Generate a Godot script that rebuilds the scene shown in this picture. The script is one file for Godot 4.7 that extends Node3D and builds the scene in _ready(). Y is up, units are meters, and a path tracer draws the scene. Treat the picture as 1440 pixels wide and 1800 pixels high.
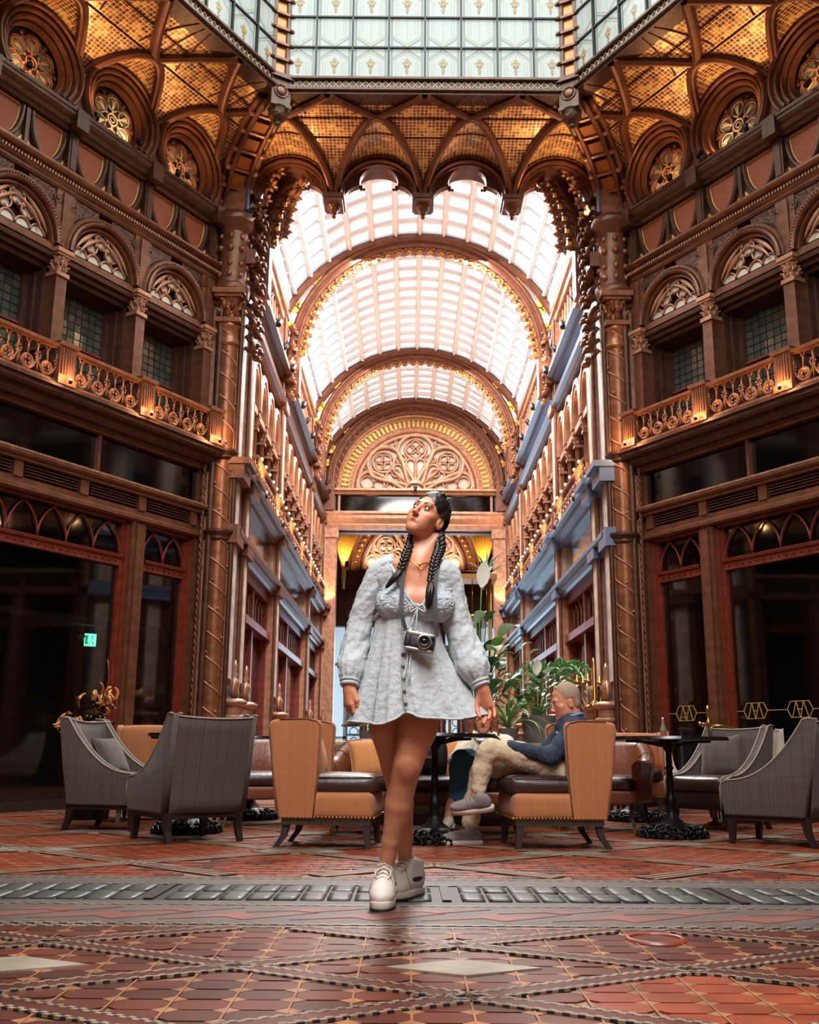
extends Node3D

var M := {}
var C := {}
var used := {}
var rng := RandomNumberGenerator.new()
const CAM := Vector3(-0.155, 0.63, 0.0)
const HS := 5.386          # side of the hexagonal hall
const HD := 13.0           # distance of its far side
const BAY := 1.22
const T0 := 0.39           # first pilaster, measured from the hall's corner
const PW := 2.5            # half width of the arcade

func _ready() -> void:
	rng.seed = 7
	# camera
	var cam := Camera3D.new()
	cam.name = "viewpoint"
	cam.position = CAM
	cam.rotation_degrees = Vector3(13.13, 0.0, 0.45)
	cam.fov = rad_to_deg(2.0 * atan(900.0 / 1800.0))
	cam.near = 0.05
	cam.far = 120.0
	add_child(cam)
	# sky and exposure
	var sky_m := ProceduralSkyMaterial.new()
	sky_m.sky_top_color = Color(0.62, 0.72, 0.85)
	sky_m.sky_horizon_color = Color(0.86, 0.89, 0.92)
	sky_m.ground_bottom_color = Color(0.3, 0.29, 0.28)
	sky_m.ground_horizon_color = Color(0.7, 0.7, 0.7)
	var env := Environment.new()
	env.background_mode = Environment.BG_SKY
	env.sky = Sky.new()
	env.sky.sky_material = sky_m
	env.background_energy_multiplier = 1.0
	env.tonemap_mode = Environment.TONE_MAPPER_LINEAR
	env.tonemap_exposure = 1.0
	env.sdfgi_enabled = true
	env.ssao_enabled = true
	env.ssil_enabled = true
	var we := WorldEnvironment.new()
	we.name = "environment"
	we.environment = env
	add_child(we)
	# daylight that comes through the glass of the dome and of the arcade's vault, just below the panes
	area("dome_daylight", Vector3(0, 11.25, -8.34), Vector2(6.0, 6.0), 2.3, Color(0.95, 1.0, 0.98), Vector3(0, -1, 0))
	for a in [[-13.8, 1.6, 11.0], [-16.0, 3.0, 11.0], [-20.5, 4.8, 8.5], [-24.6, 2.4, 3.6]]:
		area("vault_daylight", Vector3(0, 9.55, a[0]), Vector2(2.6, a[1]), a[2], Color(1.0, 0.98, 0.97), Vector3(0, -1, 0))
	area("passage_daylight", Vector3(0, 8.6, 0.8), Vector2(4.0, 7.0), 6.2, Color(1.0, 0.98, 0.97), Vector3(0, -1, 0))
	area("door_daylight", Vector3(0, 2.4, -34.2), Vector2(4.4, 4.2), 1.6, Color(0.75, 0.9, 1.0), Vector3(0, 0, 1))
	materials()
	hall()
	arcade()
	people()
	furniture()
	details()

func area(called: String, at: Vector3, size: Vector2, energy: float, c: Color, dir: Vector3) -> void:
	var l := AreaLight3D.new()
	l.name = numbered(called)
	l.area_size = size
	l.light_energy = energy
	l.light_color = c
	l.area_range = 60.0
	l.area_attenuation = 2.0
	l.shadow_enabled = true
	l.area_normalize_energy = false
	add_child(l)
	l.look_at_from_position(at, at + dir, Vector3.UP if absf(dir.y) < 0.9 else Vector3.FORWARD)

func omni(par: Node3D, at: Vector3, energy: float, c: Color, size := 0.03) -> void:
	var l := OmniLight3D.new()
	l.name = "light"
	l.position = at
	l.light_energy = energy
	l.light_color = c
	l.light_size = size
	l.omni_range = 40.0
	l.omni_attenuation = 2.0
	l.shadow_enabled = true
	par.add_child(l, true)

func spot(par: Node3D, at: Vector3, dir: Vector3, energy: float, c: Color, angle := 40.0, size := 0.03) -> void:
	var l := SpotLight3D.new()
	l.name = "light"
	l.light_energy = energy
	l.light_color = c
	l.light_size = size
	l.spot_angle = angle
	l.spot_angle_attenuation = 0.6
	l.spot_range = 40.0
	l.spot_attenuation = 2.0
	l.shadow_enabled = true
	par.add_child(l, true)
	var up := Vector3.UP if absf(dir.normalized().y) < 0.95 else Vector3.RIGHT
	l.transform = Transform3D(Basis.looking_at(dir, up), at)

# ---------------------------------------------------------------- helpers
func numbered(n: String) -> String:
	used[n] = used.get(n, 0) + 1
	return n if used[n] == 1 else "%s_%03d" % [n, used[n] - 1]

func thing(called: String, label: String, category: String, at := Vector3.ZERO, turn := 0.0, group := "") -> Node3D:
	var o := Node3D.new()
	o.name = numbered(called)
	add_child(o)
	o.position = at
	o.rotation.y = turn
	o.set_meta("label", label)
	o.set_meta("category", category)
	if group:
		o.set_meta("group", group)
	return o

func struct(called: String, label: String, category: String, xf := Transform3D()) -> Node3D:
	var o := thing(called, label, category)
	o.transform = xf
	o.set_meta("kind", "structure")
	return o

func part(par: Node3D, called: String, mesh: Mesh, m: Material, xf := Transform3D()) -> MeshInstance3D:
	var o := MeshInstance3D.new()
	o.name = called
	o.mesh = mesh
	o.material_override = m
	o.transform = xf
	par.add_child(o, true)
	return o

func stuff(o: Node3D) -> Node3D:
	o.set_meta("kind", "stuff")
	return o

func mv(x: float, y: float, z: float, s := 1.0) -> Transform3D:
	return Transform3D(Basis().scaled(Vector3(s, s, s)), Vector3(x, y, z))

func rotx(x: float, y: float, z: float, e: Vector3, s := Vector3.ONE) -> Transform3D:
	return Transform3D(Basis.from_euler(e) * Basis.from_scale(s), Vector3(x, y, z))

func bm() -> SurfaceTool:
	var st := SurfaceTool.new()
	st.begin(Mesh.PRIMITIVE_TRIANGLES)
	return st

func fin(st: SurfaceTool) -> ArrayMesh:
	st.generate_normals()
	return st.commit()

func flat(st: SurfaceTool) -> void:
	st.set_smooth_group(-1)

func quad(st: SurfaceTool, a: Vector3, b: Vector3, c: Vector3, d: Vector3) -> void:
	# a b c d run anticlockwise seen from the front
	st.add_vertex(a); st.add_vertex(c); st.add_vertex(b)
	st.add_vertex(a); st.add_vertex(d); st.add_vertex(c)

func tri(st: SurfaceTool, a: Vector3, b: Vector3, c: Vector3) -> void:
	st.add_vertex(a); st.add_vertex(c); st.add_vertex(b)

func box(st: SurfaceTool, c: Vector3, s: Vector3, b := Basis()) -> void:
	flat(st)
	var x := b.x * s.x / 2.0
	var y := b.y * s.y / 2.0
	var z := b.z * s.z / 2.0
	quad(st, c - x - y + z, c + x - y + z, c + x + y + z, c - x + y + z)
	quad(st, c + x - y - z, c - x - y - z, c - x + y - z, c + x + y - z)
	quad(st, c + x - y + z, c + x - y - z, c + x + y - z, c + x + y + z)
	quad(st, c - x - y - z, c - x - y + z, c - x + y + z, c - x + y - z)
	quad(st, c - x + y + z, c + x + y + z, c + x + y - z, c - x + y - z)
	quad(st, c - x - y - z, c + x - y - z, c + x - y + z, c - x - y + z)

func bx(st: SurfaceTool, x0: float, x1: float, y0: float, y1: float, z0: float, z1: float) -> void:
	box(st, Vector3(x0 + x1, y0 + y1, z0 + z1) / 2.0, Vector3(absf(x1 - x0), absf(y1 - y0), absf(z1 - z0)))

func boxm(x: float, y: float, z: float) -> ArrayMesh:
	var key := "box %.4f %.4f %.4f" % [x, y, z]
	if not C.has(key):
		var st := bm()
		box(st, Vector3.ZERO, Vector3(x, y, z))
		C[key] = fin(st)
	return C[key]

func frame_at(t: Vector3, up: Vector3) -> Basis:
	var side := t.cross(up).normalized()
	return Basis(side, side.cross(t).normalized(), t)

# profile points (u sideways = tangent x up, v along up); sharp across the profile, smooth along the path
func sweep(st: SurfaceTool, path: Array, up: Vector3, prof: Array, closed := false, loop := false) -> void:
	var n := path.size()
	var rows := []
	for i in n:
		var t: Vector3
		if closed:
			t = path[(i + 1) % n] - path[(i + n - 1) % n]
		else:
			t = path[mini(i + 1, n - 1)] - path[maxi(i - 1, 0)]
		t = t.normalized()
		var side := t.cross(up).normalized()
		var u2 := side.cross(t).normalized()
		var k := 1.0
		if (closed or (i > 0 and i < n - 1)):
			var d1: Vector3 = (path[i] - path[(i + n - 1) % n]).normalized()
			k = 1.0 / maxf(0.5, d1.dot(t))
		var row := []
		for p in prof:
			row.append(path[i] + side * p.x * k + u2 * p.y)
		rows.append(row)
	var m := prof.size()
	for j in (m if loop else m - 1):
		st.set_smooth_group(j + 2)
		for i in (n if closed else n - 1):
			var a: Array = rows[i]
			var b: Array = rows[(i + 1) % n]
			quad(st, a[j], b[j], b[(j + 1) % m], a[(j + 1) % m])
	if not closed and loop:
		flat(st)
		for e in [0, n - 1]:
			var r: Array = rows[e]
			for j in range(1, m - 1):
				if e == 0: tri(st, r[0], r[j], r[j + 1])
				else: tri(st, r[0], r[j + 1], r[j])

func tube(st: SurfaceTool, path: Array, r: Variant, n := 8, closed := false, caps := true) -> void:
	st.set_smooth_group(1)
	var m := path.size()
	var rows := []
	var side := Vector3.ZERO
	for i in m:
		var t: Vector3
		if closed: t = path[(i + 1) % m] - path[(i + m - 1) % m]
		else: t = path[mini(i + 1, m - 1)] - path[maxi(i - 1, 0)]
		t = t.normalized()
		if side == Vector3.ZERO:
			side = t.cross(Vector3.UP if absf(t.y) < 0.9 else Vector3.RIGHT).normalized()
		side = (side - t * side.dot(t)).normalized()
		var b := t.cross(side)
		var rad: float = r[i] if r is Array else r
		var row := []
		for k in n:
			var a := TAU * k / n
			row.append(path[i] + (side * cos(a) + b * sin(a)) * rad)
		rows.append(row)
	for i in (m if closed else m - 1):
		var a: Array = rows[i]
		var b: Array = rows[(i + 1) % m]
		for k in n:
			quad(st, a[k], a[(k + 1) % n], b[(k + 1) % n], b[k])
	if caps and not closed:
		for k in n:
			tri(st, path[0], rows[0][(k + 1) % n], rows[0][k])
			tri(st, path[m - 1], rows[m - 1][k], rows[m - 1][(k + 1) % n])

func lathe(st: SurfaceTool, prof: Array, n := 16, xf := Transform3D(), sharp := false) -> void:
	# prof: Vector2(radius, y) from bottom to top
	for j in prof.size() - 1:
		st.set_smooth_group(j + 2 if sharp else 1)
		for k in n:
			var a := TAU * k / n
			var b := TAU * (k + 1) / n
			var p: Vector2 = prof[j]
			var q: Vector2 = prof[j + 1]
			var v0 := xf * Vector3(p.x * cos(a), p.y, -p.x * sin(a))
			var v1 := xf * Vector3(p.x * cos(b), p.y, -p.x * sin(b))
			var v2 := xf * Vector3(q.x * cos(b), q.y, -q.x * sin(b))
			var v3 := xf * Vector3(q.x * cos(a), q.y, -q.x * sin(a))
			if p.x < 1e-5: tri(st, v0, v2, v3)
			elif q.x < 1e-5: tri(st, v0, v1, v2)
			else: quad(st, v0, v1, v2, v3)

func ball(st: SurfaceTool, c: Vector3, r: Vector3, n := 8, b := Basis()) -> void:
	var prof := []
	var m := maxi(3, n / 2)
	for j in m + 1:
		var a := -PI / 2 + PI * j / m
		prof.append(Vector2(0.0 if j == 0 or j == m else cos(a), sin(a)))
	lathe(st, prof, n, Transform3D(b * Basis.from_scale(r), c))

func arc(cx: float, cy: float, r: float, a0: float, a1: float, n: int, z := 0.0) -> Array:
	var p := []
	for i in n + 1:
		var a := deg_to_rad(a0 + (a1 - a0) * i / n)
		p.append(Vector3(cx + r * cos(a), cy + r * sin(a), z))
	return p

# archivolt: profile of Vector2(radius, z) swept about (cx, cy)
func archi(st: SurfaceTool, cx: float, cy: float, prof: Array, a0: float, a1: float, n: int) -> void:
	for j in prof.size() - 1:
		st.set_smooth_group(j + 2)
		for i in n:
			var a := deg_to_rad(a0 + (a1 - a0) * i / n)
			var b := deg_to_rad(a0 + (a1 - a0) * (i + 1) / n)
			var p: Vector2 = prof[j]
			var q: Vector2 = prof[j + 1]
			quad(st, Vector3(cx + p.x * cos(a), cy + p.x * sin(a), p.y), Vector3(cx + p.x * cos(b), cy + p.x * sin(b), p.y),
				Vector3(cx + q.x * cos(b), cy + q.x * sin(b), q.y), Vector3(cx + q.x * cos(a), cy + q.x * sin(a), q.y))

func torus(st: SurfaceTool, c: Vector3, R: float, r: float, n := 16, m := 6, b := Basis()) -> void:
	var p := []
	for i in n:
		p.append(c + b * Vector3(R * cos(TAU * i / n), R * sin(TAU * i / n), 0))
	tube(st, p, r, m, true)

func disc(st: SurfaceTool, c: Vector3, r: float, n := 16, depth := 0.0, a0 := 0.0, a1 := 360.0) -> void:
	# faces +z, with a rim that runs back by depth
	flat(st)
	for i in n:
		var a := deg_to_rad(a0 + (a1 - a0) * i / n)
		var b := deg_to_rad(a0 + (a1 - a0) * (i + 1) / n)
		var p := c + Vector3(cos(a), sin(a), 0) * r
		var q := c + Vector3(cos(b), sin(b), 0) * r
		tri(st, c, p, q)
		if depth > 0.0:
			var d := Vector3(0, 0, -depth)
			quad(st, p, p + d, q + d, q)

# polygon (anticlockwise) extruded from z0 to z1 (front face at z1), with a bevel
func slab(st: SurfaceTool, poly: PackedVector2Array, z0: float, z1: float, bevel := 0.0, xf := Transform3D(), steps := 2) -> void:
	if Geometry2D.is_polygon_clockwise(poly) == false:
		pass
	else:
		poly = poly.duplicate()
		poly.reverse()
	var n := poly.size()
	var nor := []
	for i in n:
		var d1 := (poly[i] - poly[(i + n - 1) % n]).normalized()
		var d2 := (poly[(i + 1) % n] - poly[i]).normalized()
		var b := Vector2(d1.y + d2.y, -d1.x - d2.x).normalized()
		nor.append(b / maxf(0.45, b.dot(Vector2(d1.y, -d1.x))))
	var rings := []
	var k := steps if bevel > 0.0 else 0
	for j in k + 1:
		var a := PI / 2 * j / maxf(k, 1)
		rings.append([bevel * (1.0 - sin(a)), z0 + bevel * (1.0 - cos(a)) if k else z0])
	for j in k + 1:
		var a := PI / 2 * j / maxf(k, 1)
		rings.append([bevel * (1.0 - cos(a)), z1 - bevel * (1.0 - sin(a)) if k else z1])
	var rows := []
	for r in rings:
		var row := []
		for i in n:
			var p: Vector2 = poly[i] - nor[i] * r[0]
			row.append(xf * Vector3(p.x, p.y, r[1]))
		rows.append(row)
	for j in rows.size() - 1:
		for i in n:
			if bevel > 0.0: st.set_smooth_group(1)
			else: flat(st)
			quad(st, rows[j][i], rows[j][(i + 1) % n], rows[j + 1][(i + 1) % n], rows[j + 1][i])
	if bevel > 0.0: st.set_smooth_group(1)
	else: flat(st)
	var idx := Geometry2D.triangulate_polygon(poly)
	for i in range(0, idx.size(), 3):
		var a: Vector2 = poly[idx[i]]
		var b: Vector2 = poly[idx[i + 1]]
		var c: Vector2 = poly[idx[i + 2]]
		var o := [idx[i], idx[i + 1], idx[i + 2]]
		if (b - a).cross(c - a) < 0: o = [idx[i], idx[i + 2], idx[i + 1]]
		var top: Array = rows[rows.size() - 1]
		tri(st, top[o[0]], top[o[1]], top[o[2]])
		tri(st, rows[0][o[0]], rows[0][o[2]], rows[0][o[1]])

# rounded box, faces bulging a little; n cells along each edge
func rbox(st: SurfaceTool, c: Vector3, s: Vector3, r: float, n := 6, bulge := 0.0, b := Basis()) -> void:
	st.set_smooth_group(1)
	var h := s / 2.0
	var inner := h - Vector3(r, r, r)
	inner = Vector3(maxf(inner.x, 0.001), maxf(inner.y, 0.001), maxf(inner.z, 0.001))
	var pts := []
	for i in n + 1:
		var e := float(i) / n * 2.0 - 1.0
		pts.append(signf(e) * (1.0 - pow(1.0 - absf(e), 1.6)))
	for f in 6:
		var ax: int = f / 2
		var sg := 1.0 if f % 2 == 0 else -1.0
		var grid := []
		for i in n + 1:
			var row := []
			for j in n + 1:
				var q := Vector3.ZERO
				q[ax] = sg
				q[(ax + 1) % 3] = pts[i]
				q[(ax + 2) % 3] = pts[j] * sg
				var p := q * h
				var k := Vector3(clampf(p.x, -inner.x, inner.x), clampf(p.y, -inner.y, inner.y), clampf(p.z, -inner.z, inner.z))
				var d := p - k
				p = k + d.normalized() * minf(r, d.length() * 10.0)
				if bulge != 0.0:
					p[ax] += sg * bulge * (1.0 - pts[i] * pts[i]) * (1.0 - pts[j] * pts[j])
				row.append(c + b * p)
			grid.append(row)
		for i in n:
			for j in n:
				quad(st, grid[i][j], grid[i + 1][j], grid[i + 1][j + 1], grid[i][j + 1])

# a moulding along x: profile of Vector2(z, y)
func mould(st: SurfaceTool, x0: float, x1: float, prof: Array) -> void:
	flat(st)
	var a := minf(x0, x1)
	var b := maxf(x0, x1)
	for j in prof.size() - 1:
		var p: Vector2 = prof[j]
		var q: Vector2 = prof[j + 1]
		quad(st, Vector3(a, p.y, p.x), Vector3(b, p.y, p.x), Vector3(b, q.y, q.x), Vector3(a, q.y, q.x))

func noisetex(freq: float, kind: int, size := 256, octaves := 3, seed_ := 1) -> Image:
	var n := FastNoiseLite.new()
	n.noise_type = kind
	n.frequency = freq
	n.fractal_octaves = octaves
	n.seed = seed_
	return n.get_seamless_image(size, size)

func normaltex(im: Image, k: float) -> ImageTexture:
	var b: Image = im.duplicate()
	b.convert(Image.FORMAT_RGBA8)
	b.bump_map_to_normal_map(k)
	return ImageTexture.create_from_image(b)

func toned(im: Image, lo: Color, hi: Color) -> ImageTexture:
	var g: Image = im.duplicate()
	g.convert(Image.FORMAT_RGB8)
	for y in g.get_height():
		for x in g.get_width():
			g.set_pixel(x, y, lo.lerp(hi, im.get_pixel(x, y).r))
	return ImageTexture.create_from_image(g)

func mat(called: String, c: Color, rough := 0.6, metal := 0.0, o := {}) -> StandardMaterial3D:
	var m := StandardMaterial3D.new()
	m.resource_name = called
	m.albedo_color = c
	m.roughness = rough
	m.metallic = metal
	for k in o:
		m.set(k, o[k])
	M[called] = m
	return m

func rgb(r: int, g: int, b: int) -> Color:
	return Color8(r, g, b)

func tri_tex(m: StandardMaterial3D, scale: float, world := false) -> void:
	m.uv1_triplanar = true
	m.uv1_world_triplanar = world
	m.uv1_scale = Vector3(scale, scale, scale)

func emit(m: StandardMaterial3D, c: Color, e: float) -> void:
	m.emission_enabled = true
	m.emission = c
	m.emission_energy_multiplier = e

# ---------------------------------------------------------------- materials
func materials() -> void:
	var carve := noisetex(0.03, FastNoiseLite.TYPE_CELLULAR, 256, 3, 3)
	var carve_n := normaltex(carve, 9.0)
	var grain := noisetex(0.05, FastNoiseLite.TYPE_SIMPLEX, 256, 4, 5)
	var grain_n := normaltex(grain, 1.6)
	var grime := toned(noisetex(0.012, FastNoiseLite.TYPE_SIMPLEX, 256, 4, 8), Color(0.72, 0.72, 0.72), Color(1, 1, 1))
	M.grain_n = null
	for d in [["bronze", rgb(128, 78, 54), 0.42, 0.35], ["bronze_dark", rgb(92, 55, 39), 0.42, 0.3], ["bronze_light", rgb(196, 140, 108), 0.4, 0.25], ["copper", rgb(164, 102, 68), 0.36, 0.45], ["mahogany", rgb(136, 54, 34), 0.4, 0.05]]:
		var m := mat(d[0], d[1], d[2], d[3], {"normal_enabled": true, "normal_texture": grain_n, "normal_scale": 0.35, "albedo_texture": grime})
		tri_tex(m, 1.6)
		m = mat(d[0] + "_carved", d[1], d[2] + 0.06, d[3], {"normal_enabled": true, "normal_texture": carve_n, "normal_scale": 1.3, "albedo_texture": grime})
		tri_tex(m, 3.0)
	mat("gold", rgb(206, 150, 60), 0.32, 0.75)
	mat("gold_leaf", rgb(226, 178, 84), 0.45, 0.3)
	mat("cream", rgb(206, 190, 166), 0.6)
	var pl := mat("plaster_beige", rgb(214, 184, 160), 0.7, 0.0, {"albedo_texture": grime})
	tri_tex(pl, 0.8)
	mat("leather_panel", rgb(140, 70, 40), 0.7, 0.0, {"normal_enabled": true, "normal_texture": carve_n, "normal_scale": 0.9})
	tri_tex(M.leather_panel, 5.0)
	mat("black_glass", rgb(7, 8, 8), 0.07, 0.0)
	mat("void_black", rgb(6, 6, 6), 0.9, 0.0)
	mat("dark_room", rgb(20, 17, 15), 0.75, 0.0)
	var marble := mat("dark_marble", Color.WHITE, 0.3, 0.0, {"albedo_texture": toned(noisetex(0.02, FastNoiseLite.TYPE_SIMPLEX, 256, 5, 12), rgb(26, 22, 18), rgb(52, 42, 34))})
	tri_tex(marble, 0.5)
	var pane := mat("shop_pane", Color(0.02, 0.02, 0.02, 0.32), 0.04, 0.0, {"transparency": BaseMaterial3D.TRANSPARENCY_ALPHA})
	pane.metallic_specular = 0.5
	for k in 3:
		mat("lead_pane_%d" % k, [rgb(62, 66, 60), rgb(54, 60, 57), rgb(72, 72, 62)][k], 0.16, 0.0)
	mat("lead", rgb(38, 34, 30), 0.5, 0.4)
	mat("iron", rgb(26, 24, 24), 0.42, 0.6)
	mat("iron_frame", rgb(34, 27, 23), 0.5, 0.3)
	mat("rose_glass", rgb(84, 100, 86), 0.2, 0.0)
	mat("pale_glass", rgb(206, 192, 176), 0.35, 0.0)
	mat("grey_glass", rgb(120, 116, 110), 0.25, 0.0)
	mat("amber_glass", rgb(176, 106, 22), 0.18, 0.1)
	mat("mirror", rgb(150, 138, 128), 0.12, 0.85)
	mat("steel", rgb(196, 190, 186), 0.2, 0.9)
	mat("slate_blue", rgb(104, 120, 146), 0.38, 0.15)  # on the arcade's right-hand ledges this blue is daylight put into the colour
	# glass that daylight comes through
	var pv := mat("vault_pane", rgb(150, 150, 152), 0.5)
	emit(pv, rgb(247, 245, 250), 0.93)
	mat("vault_muntin", rgb(226, 224, 226), 0.6)
	mat("blue_daylight", rgb(190, 215, 228), 0.5)
	emit(M.blue_daylight, rgb(180, 208, 224), 0.9)
	mat("bag_black", rgb(20, 19, 20), 0.35)
	mat("lunette_glass", rgb(172, 158, 134), 0.4)
	mat("blue_stone", rgb(196, 206, 212), 0.6)
	M.mosaic = mosaic_mat()
	M.stained_a = stained_mat(0)
	M.stained_b = stained_mat(1)
	# lamps
	mat("lamp_glow", rgb(255, 250, 240), 0.5)
	emit(M.lamp_glow, rgb(255, 246, 230), 2.2)
	mat("bead_glow", rgb(255, 230, 190), 0.5)
	emit(M.bead_glow, rgb(255, 222, 170), 1.1)

# gilded glass mosaic: amber squares of uneven tone between lead lines coloured bright for the light they reflect
func mosaic_mat() -> StandardMaterial3D:
	var n := 12
	var c := 16
	var im := Image.create(n * c, n * c, false, Image.FORMAT_RGB8)
	var ro := Image.create(n * c, n * c, false, Image.FORMAT_RGB8)
	var f := FastNoiseLite.new()
	f.frequency = 0.05
	f.seed = 4
	for j in n:
		for i in n:
			var v := rng.randf()
			var col := rgb(132, 76, 40).lerp(rgb(166, 100, 48), v)
			var patch := f.get_noise_2d(i * 4.0, j * 4.0)
			if patch > 0.22: col = rgb(190, 128, 56).lerp(rgb(220, 172, 100), v)
			elif patch < -0.25: col = rgb(104, 56, 34).lerp(rgb(128, 72, 40), v)
			im.fill_rect(Rect2i(i * c, j * c, c, c), col)
			ro.fill_rect(Rect2i(i * c, j * c, c, c), Color(0.2, 0.2 + 0.15 * v, 0.2))
	for i in n:
		im.fill_rect(Rect2i(i * c, 0, 3, n * c), rgb(255, 226, 176))
		im.fill_rect(Rect2i(0, i * c, n * c, 3), rgb(255, 226, 176))
	var m := mat("mosaic", Color.WHITE, 0.3, 0.35)
	m.albedo_texture = ImageTexture.create_from_image(im)
	m.roughness_texture = ImageTexture.create_from_image(ro)
	m.roughness = 1.0
	m.roughness_texture_channel = BaseMaterial3D.TEXTURE_CHANNEL_GREEN
	return m

func line(im: Image, a: Vector2, b: Vector2, c: Color, w := 1) -> void:
	var n := int(a.distance_to(b)) + 1
	for i in n + 1:
		var p := a.lerp(b, float(i) / n)
		im.fill_rect(Rect2i(int(p.x) - w / 2, int(p.y) - w / 2, w, w), c)

func dot(im: Image, p: Vector2, r: float, c: Color) -> void:
	for y in range(int(p.y - r), int(p.y + r) + 1):
		for x in range(int(p.x - r), int(p.x + r) + 1):
			if Vector2(x, y).distance_to(p) <= r and x >= 0 and y >= 0 and x < im.get_width() and y < im.get_height():
				im.set_pixel(x, y, c)

# painted and leaded glass of the drum: bead borders, an elongated hexagon of lead, a gold finial in the lower panels
func stained_mat(kind: int) -> StandardMaterial3D:
	var s := 192
	var im := Image.create(s, s, false, Image.FORMAT_RGB8)
	im.fill(rgb(205, 214, 206))
	for i in 900:
		var c := rgb(200, 210, 203).lerp(rgb(214, 220, 212), rng.randf())
		im.fill_rect(Rect2i(rng.randi_range(0, s), rng.randi_range(0, s), 6, 3), c)
	var leadc := rgb(62, 70, 70)
	var goldc := rgb(176, 132, 58)
	var bead := rgb(84, 112, 120)
	var up := kind == 1
	# bead bands along the sides and the slanting ends
	for x in [10, s - 11]:
		for y in range(6, s, 11): dot(im, Vector2(x, y), 4.2, bead)
		line(im, Vector2(x - 7 if x > 50 else x + 7, 0), Vector2(x - 7 if x > 50 else x + 7, s), leadc, 2)
	for k in 2:
		var sx: float = 20.0 if k == 0 else s - 21.0
		var mid := Vector2(s / 2.0, 8 if up else s - 9)
		var foot := Vector2(sx, 62 if up else s - 63)
		for t in 9:
			dot(im, foot.lerp(mid, t / 9.0), 3.8, bead)
		line(im, foot + Vector2(0, 14 if up else -14), mid + Vector2(0, 16 if up else -16), goldc, 3)
		line(im, foot + Vector2(0, -8 if up else 8), mid + Vector2(0, -8 if up else 8), leadc, 2)
		line(im, Vector2(sx + (14 if k == 0 else -14), 76 if up else 0), Vector2(sx + (14 if k == 0 else -14), s if up else s - 76), goldc, 2)
		line(im, Vector2(sx + (28 if k == 0 else -28), 84 if up else 0), Vector2(sx + (28 if k == 0 else -28), s if up else s - 84), leadc, 1)
	line(im, Vector2(s / 2.0, 40 if up else 0), Vector2(s / 2.0, s if up else s - 40), leadc, 1)
	if up:
		var dk := rgb(150, 104, 40)
		for p in [[0, 74, 9], [-15, 92, 9], [15, 92, 9], [0, 98, 12], [-9, 112, 6], [9, 112, 6], [0, 122, 7], [0, 140, 8], [0, 156, 5]]:
			dot(im, Vector2(s / 2.0 + p[0], p[1]), p[2] + 1.5, dk)
		for p in [[0, 74, 6], [-15, 92, 6], [15, 92, 6], [0, 98, 8], [0, 122, 4], [0, 140, 5]]:
			dot(im, Vector2(s / 2.0 + p[0], p[1]), p[2], rgb(222, 184, 100))
		line(im, Vector2(0, 20), Vector2(s, 20), leadc, 1)
	var m := mat("stained_glass_%d" % kind, Color.WHITE, 0.35)
	m.albedo_texture = ImageTexture.create_from_image(im)
	m.emission_enabled = true
	m.emission_texture = m.albedo_texture
	m.emission_operator = BaseMaterial3D.EMISSION_OP_MULTIPLY
	m.emission = Color.WHITE
	m.emission_energy_multiplier = 0.72
	m.albedo_color = Color(0.35, 0.35, 0.35)
	return m

# ---------------------------------------------------------------- the hexagonal hall
func wall_frame(side: int) -> Transform3D:
	# local z points into the hall, y up; x runs along the wall (sx * distance from the far corner)
	var c := cos(PI / 6)
	var z := Vector3(-side * c, 0, 0.5)
	return Transform3D(Basis(Vector3.UP.cross(z), Vector3.UP, z), Vector3(side * HS / 2.0, 0, -HD))

func cap_mesh(w: float, h: float) -> Array:
	# a leafy capital: abacus and neck (smooth), a crown of leaves (carved)
	var key := "cap %.3f %.3f" % [w, h]
	if not C.has(key):
		var st := bm()
		bx(st, -w * 0.72, w * 0.72, h * 0.84, h, -w * 0.72, w * 0.72)
		bx(st, -w * 0.62, w * 0.62, h * 0.74, h * 0.84, -w * 0.62, w * 0.62)
		bx(st, -w * 0.56, w * 0.56, -0.02, h * 0.1, -w * 0.56, w * 0.56)
		var lf := bm()
		lathe(lf, [Vector2(w * 0.42, h * 0.1), Vector2(w * 0.42, h * 0.4), Vector2(w * 0.58, h * 0.76)], 8)
		for row in 2:
			for i in 8:
				var a := TAU * (i + row * 0.5) / 8
				var d := Vector3(cos(a), 0, sin(a))
				var p := d * w * 0.44 + Vector3(0, h * (0.12 + 0.27 * row), 0)
				var q := d * w * 0.62 + Vector3(0, h * (0.36 + 0.27 * row), 0)
				tube(lf, [p, p.lerp(q, 0.6) + d * -0.01, q, q + d * w * 0.12 - Vector3(0, h * 0.04, 0)], [w * 0.1, w * 0.13, w * 0.1, w * 0.03], 5)
				ball(lf, q + d * w * 0.08, Vector3(w, w, w) * 0.09, 5)
		C[key] = [fin(st), fin(lf)]
	return C[key]

func capital(par: Node3D, x: float, y: float, z: float, w: float, h: float, m := "bronze_light") -> void:
	var c := cap_mesh(w, h)
	var o := part(par, "capital", c[0], M[m], mv(x, y, z))
	part(o, "leaf_crown", c[1], M[m + "_carved"])

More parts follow.
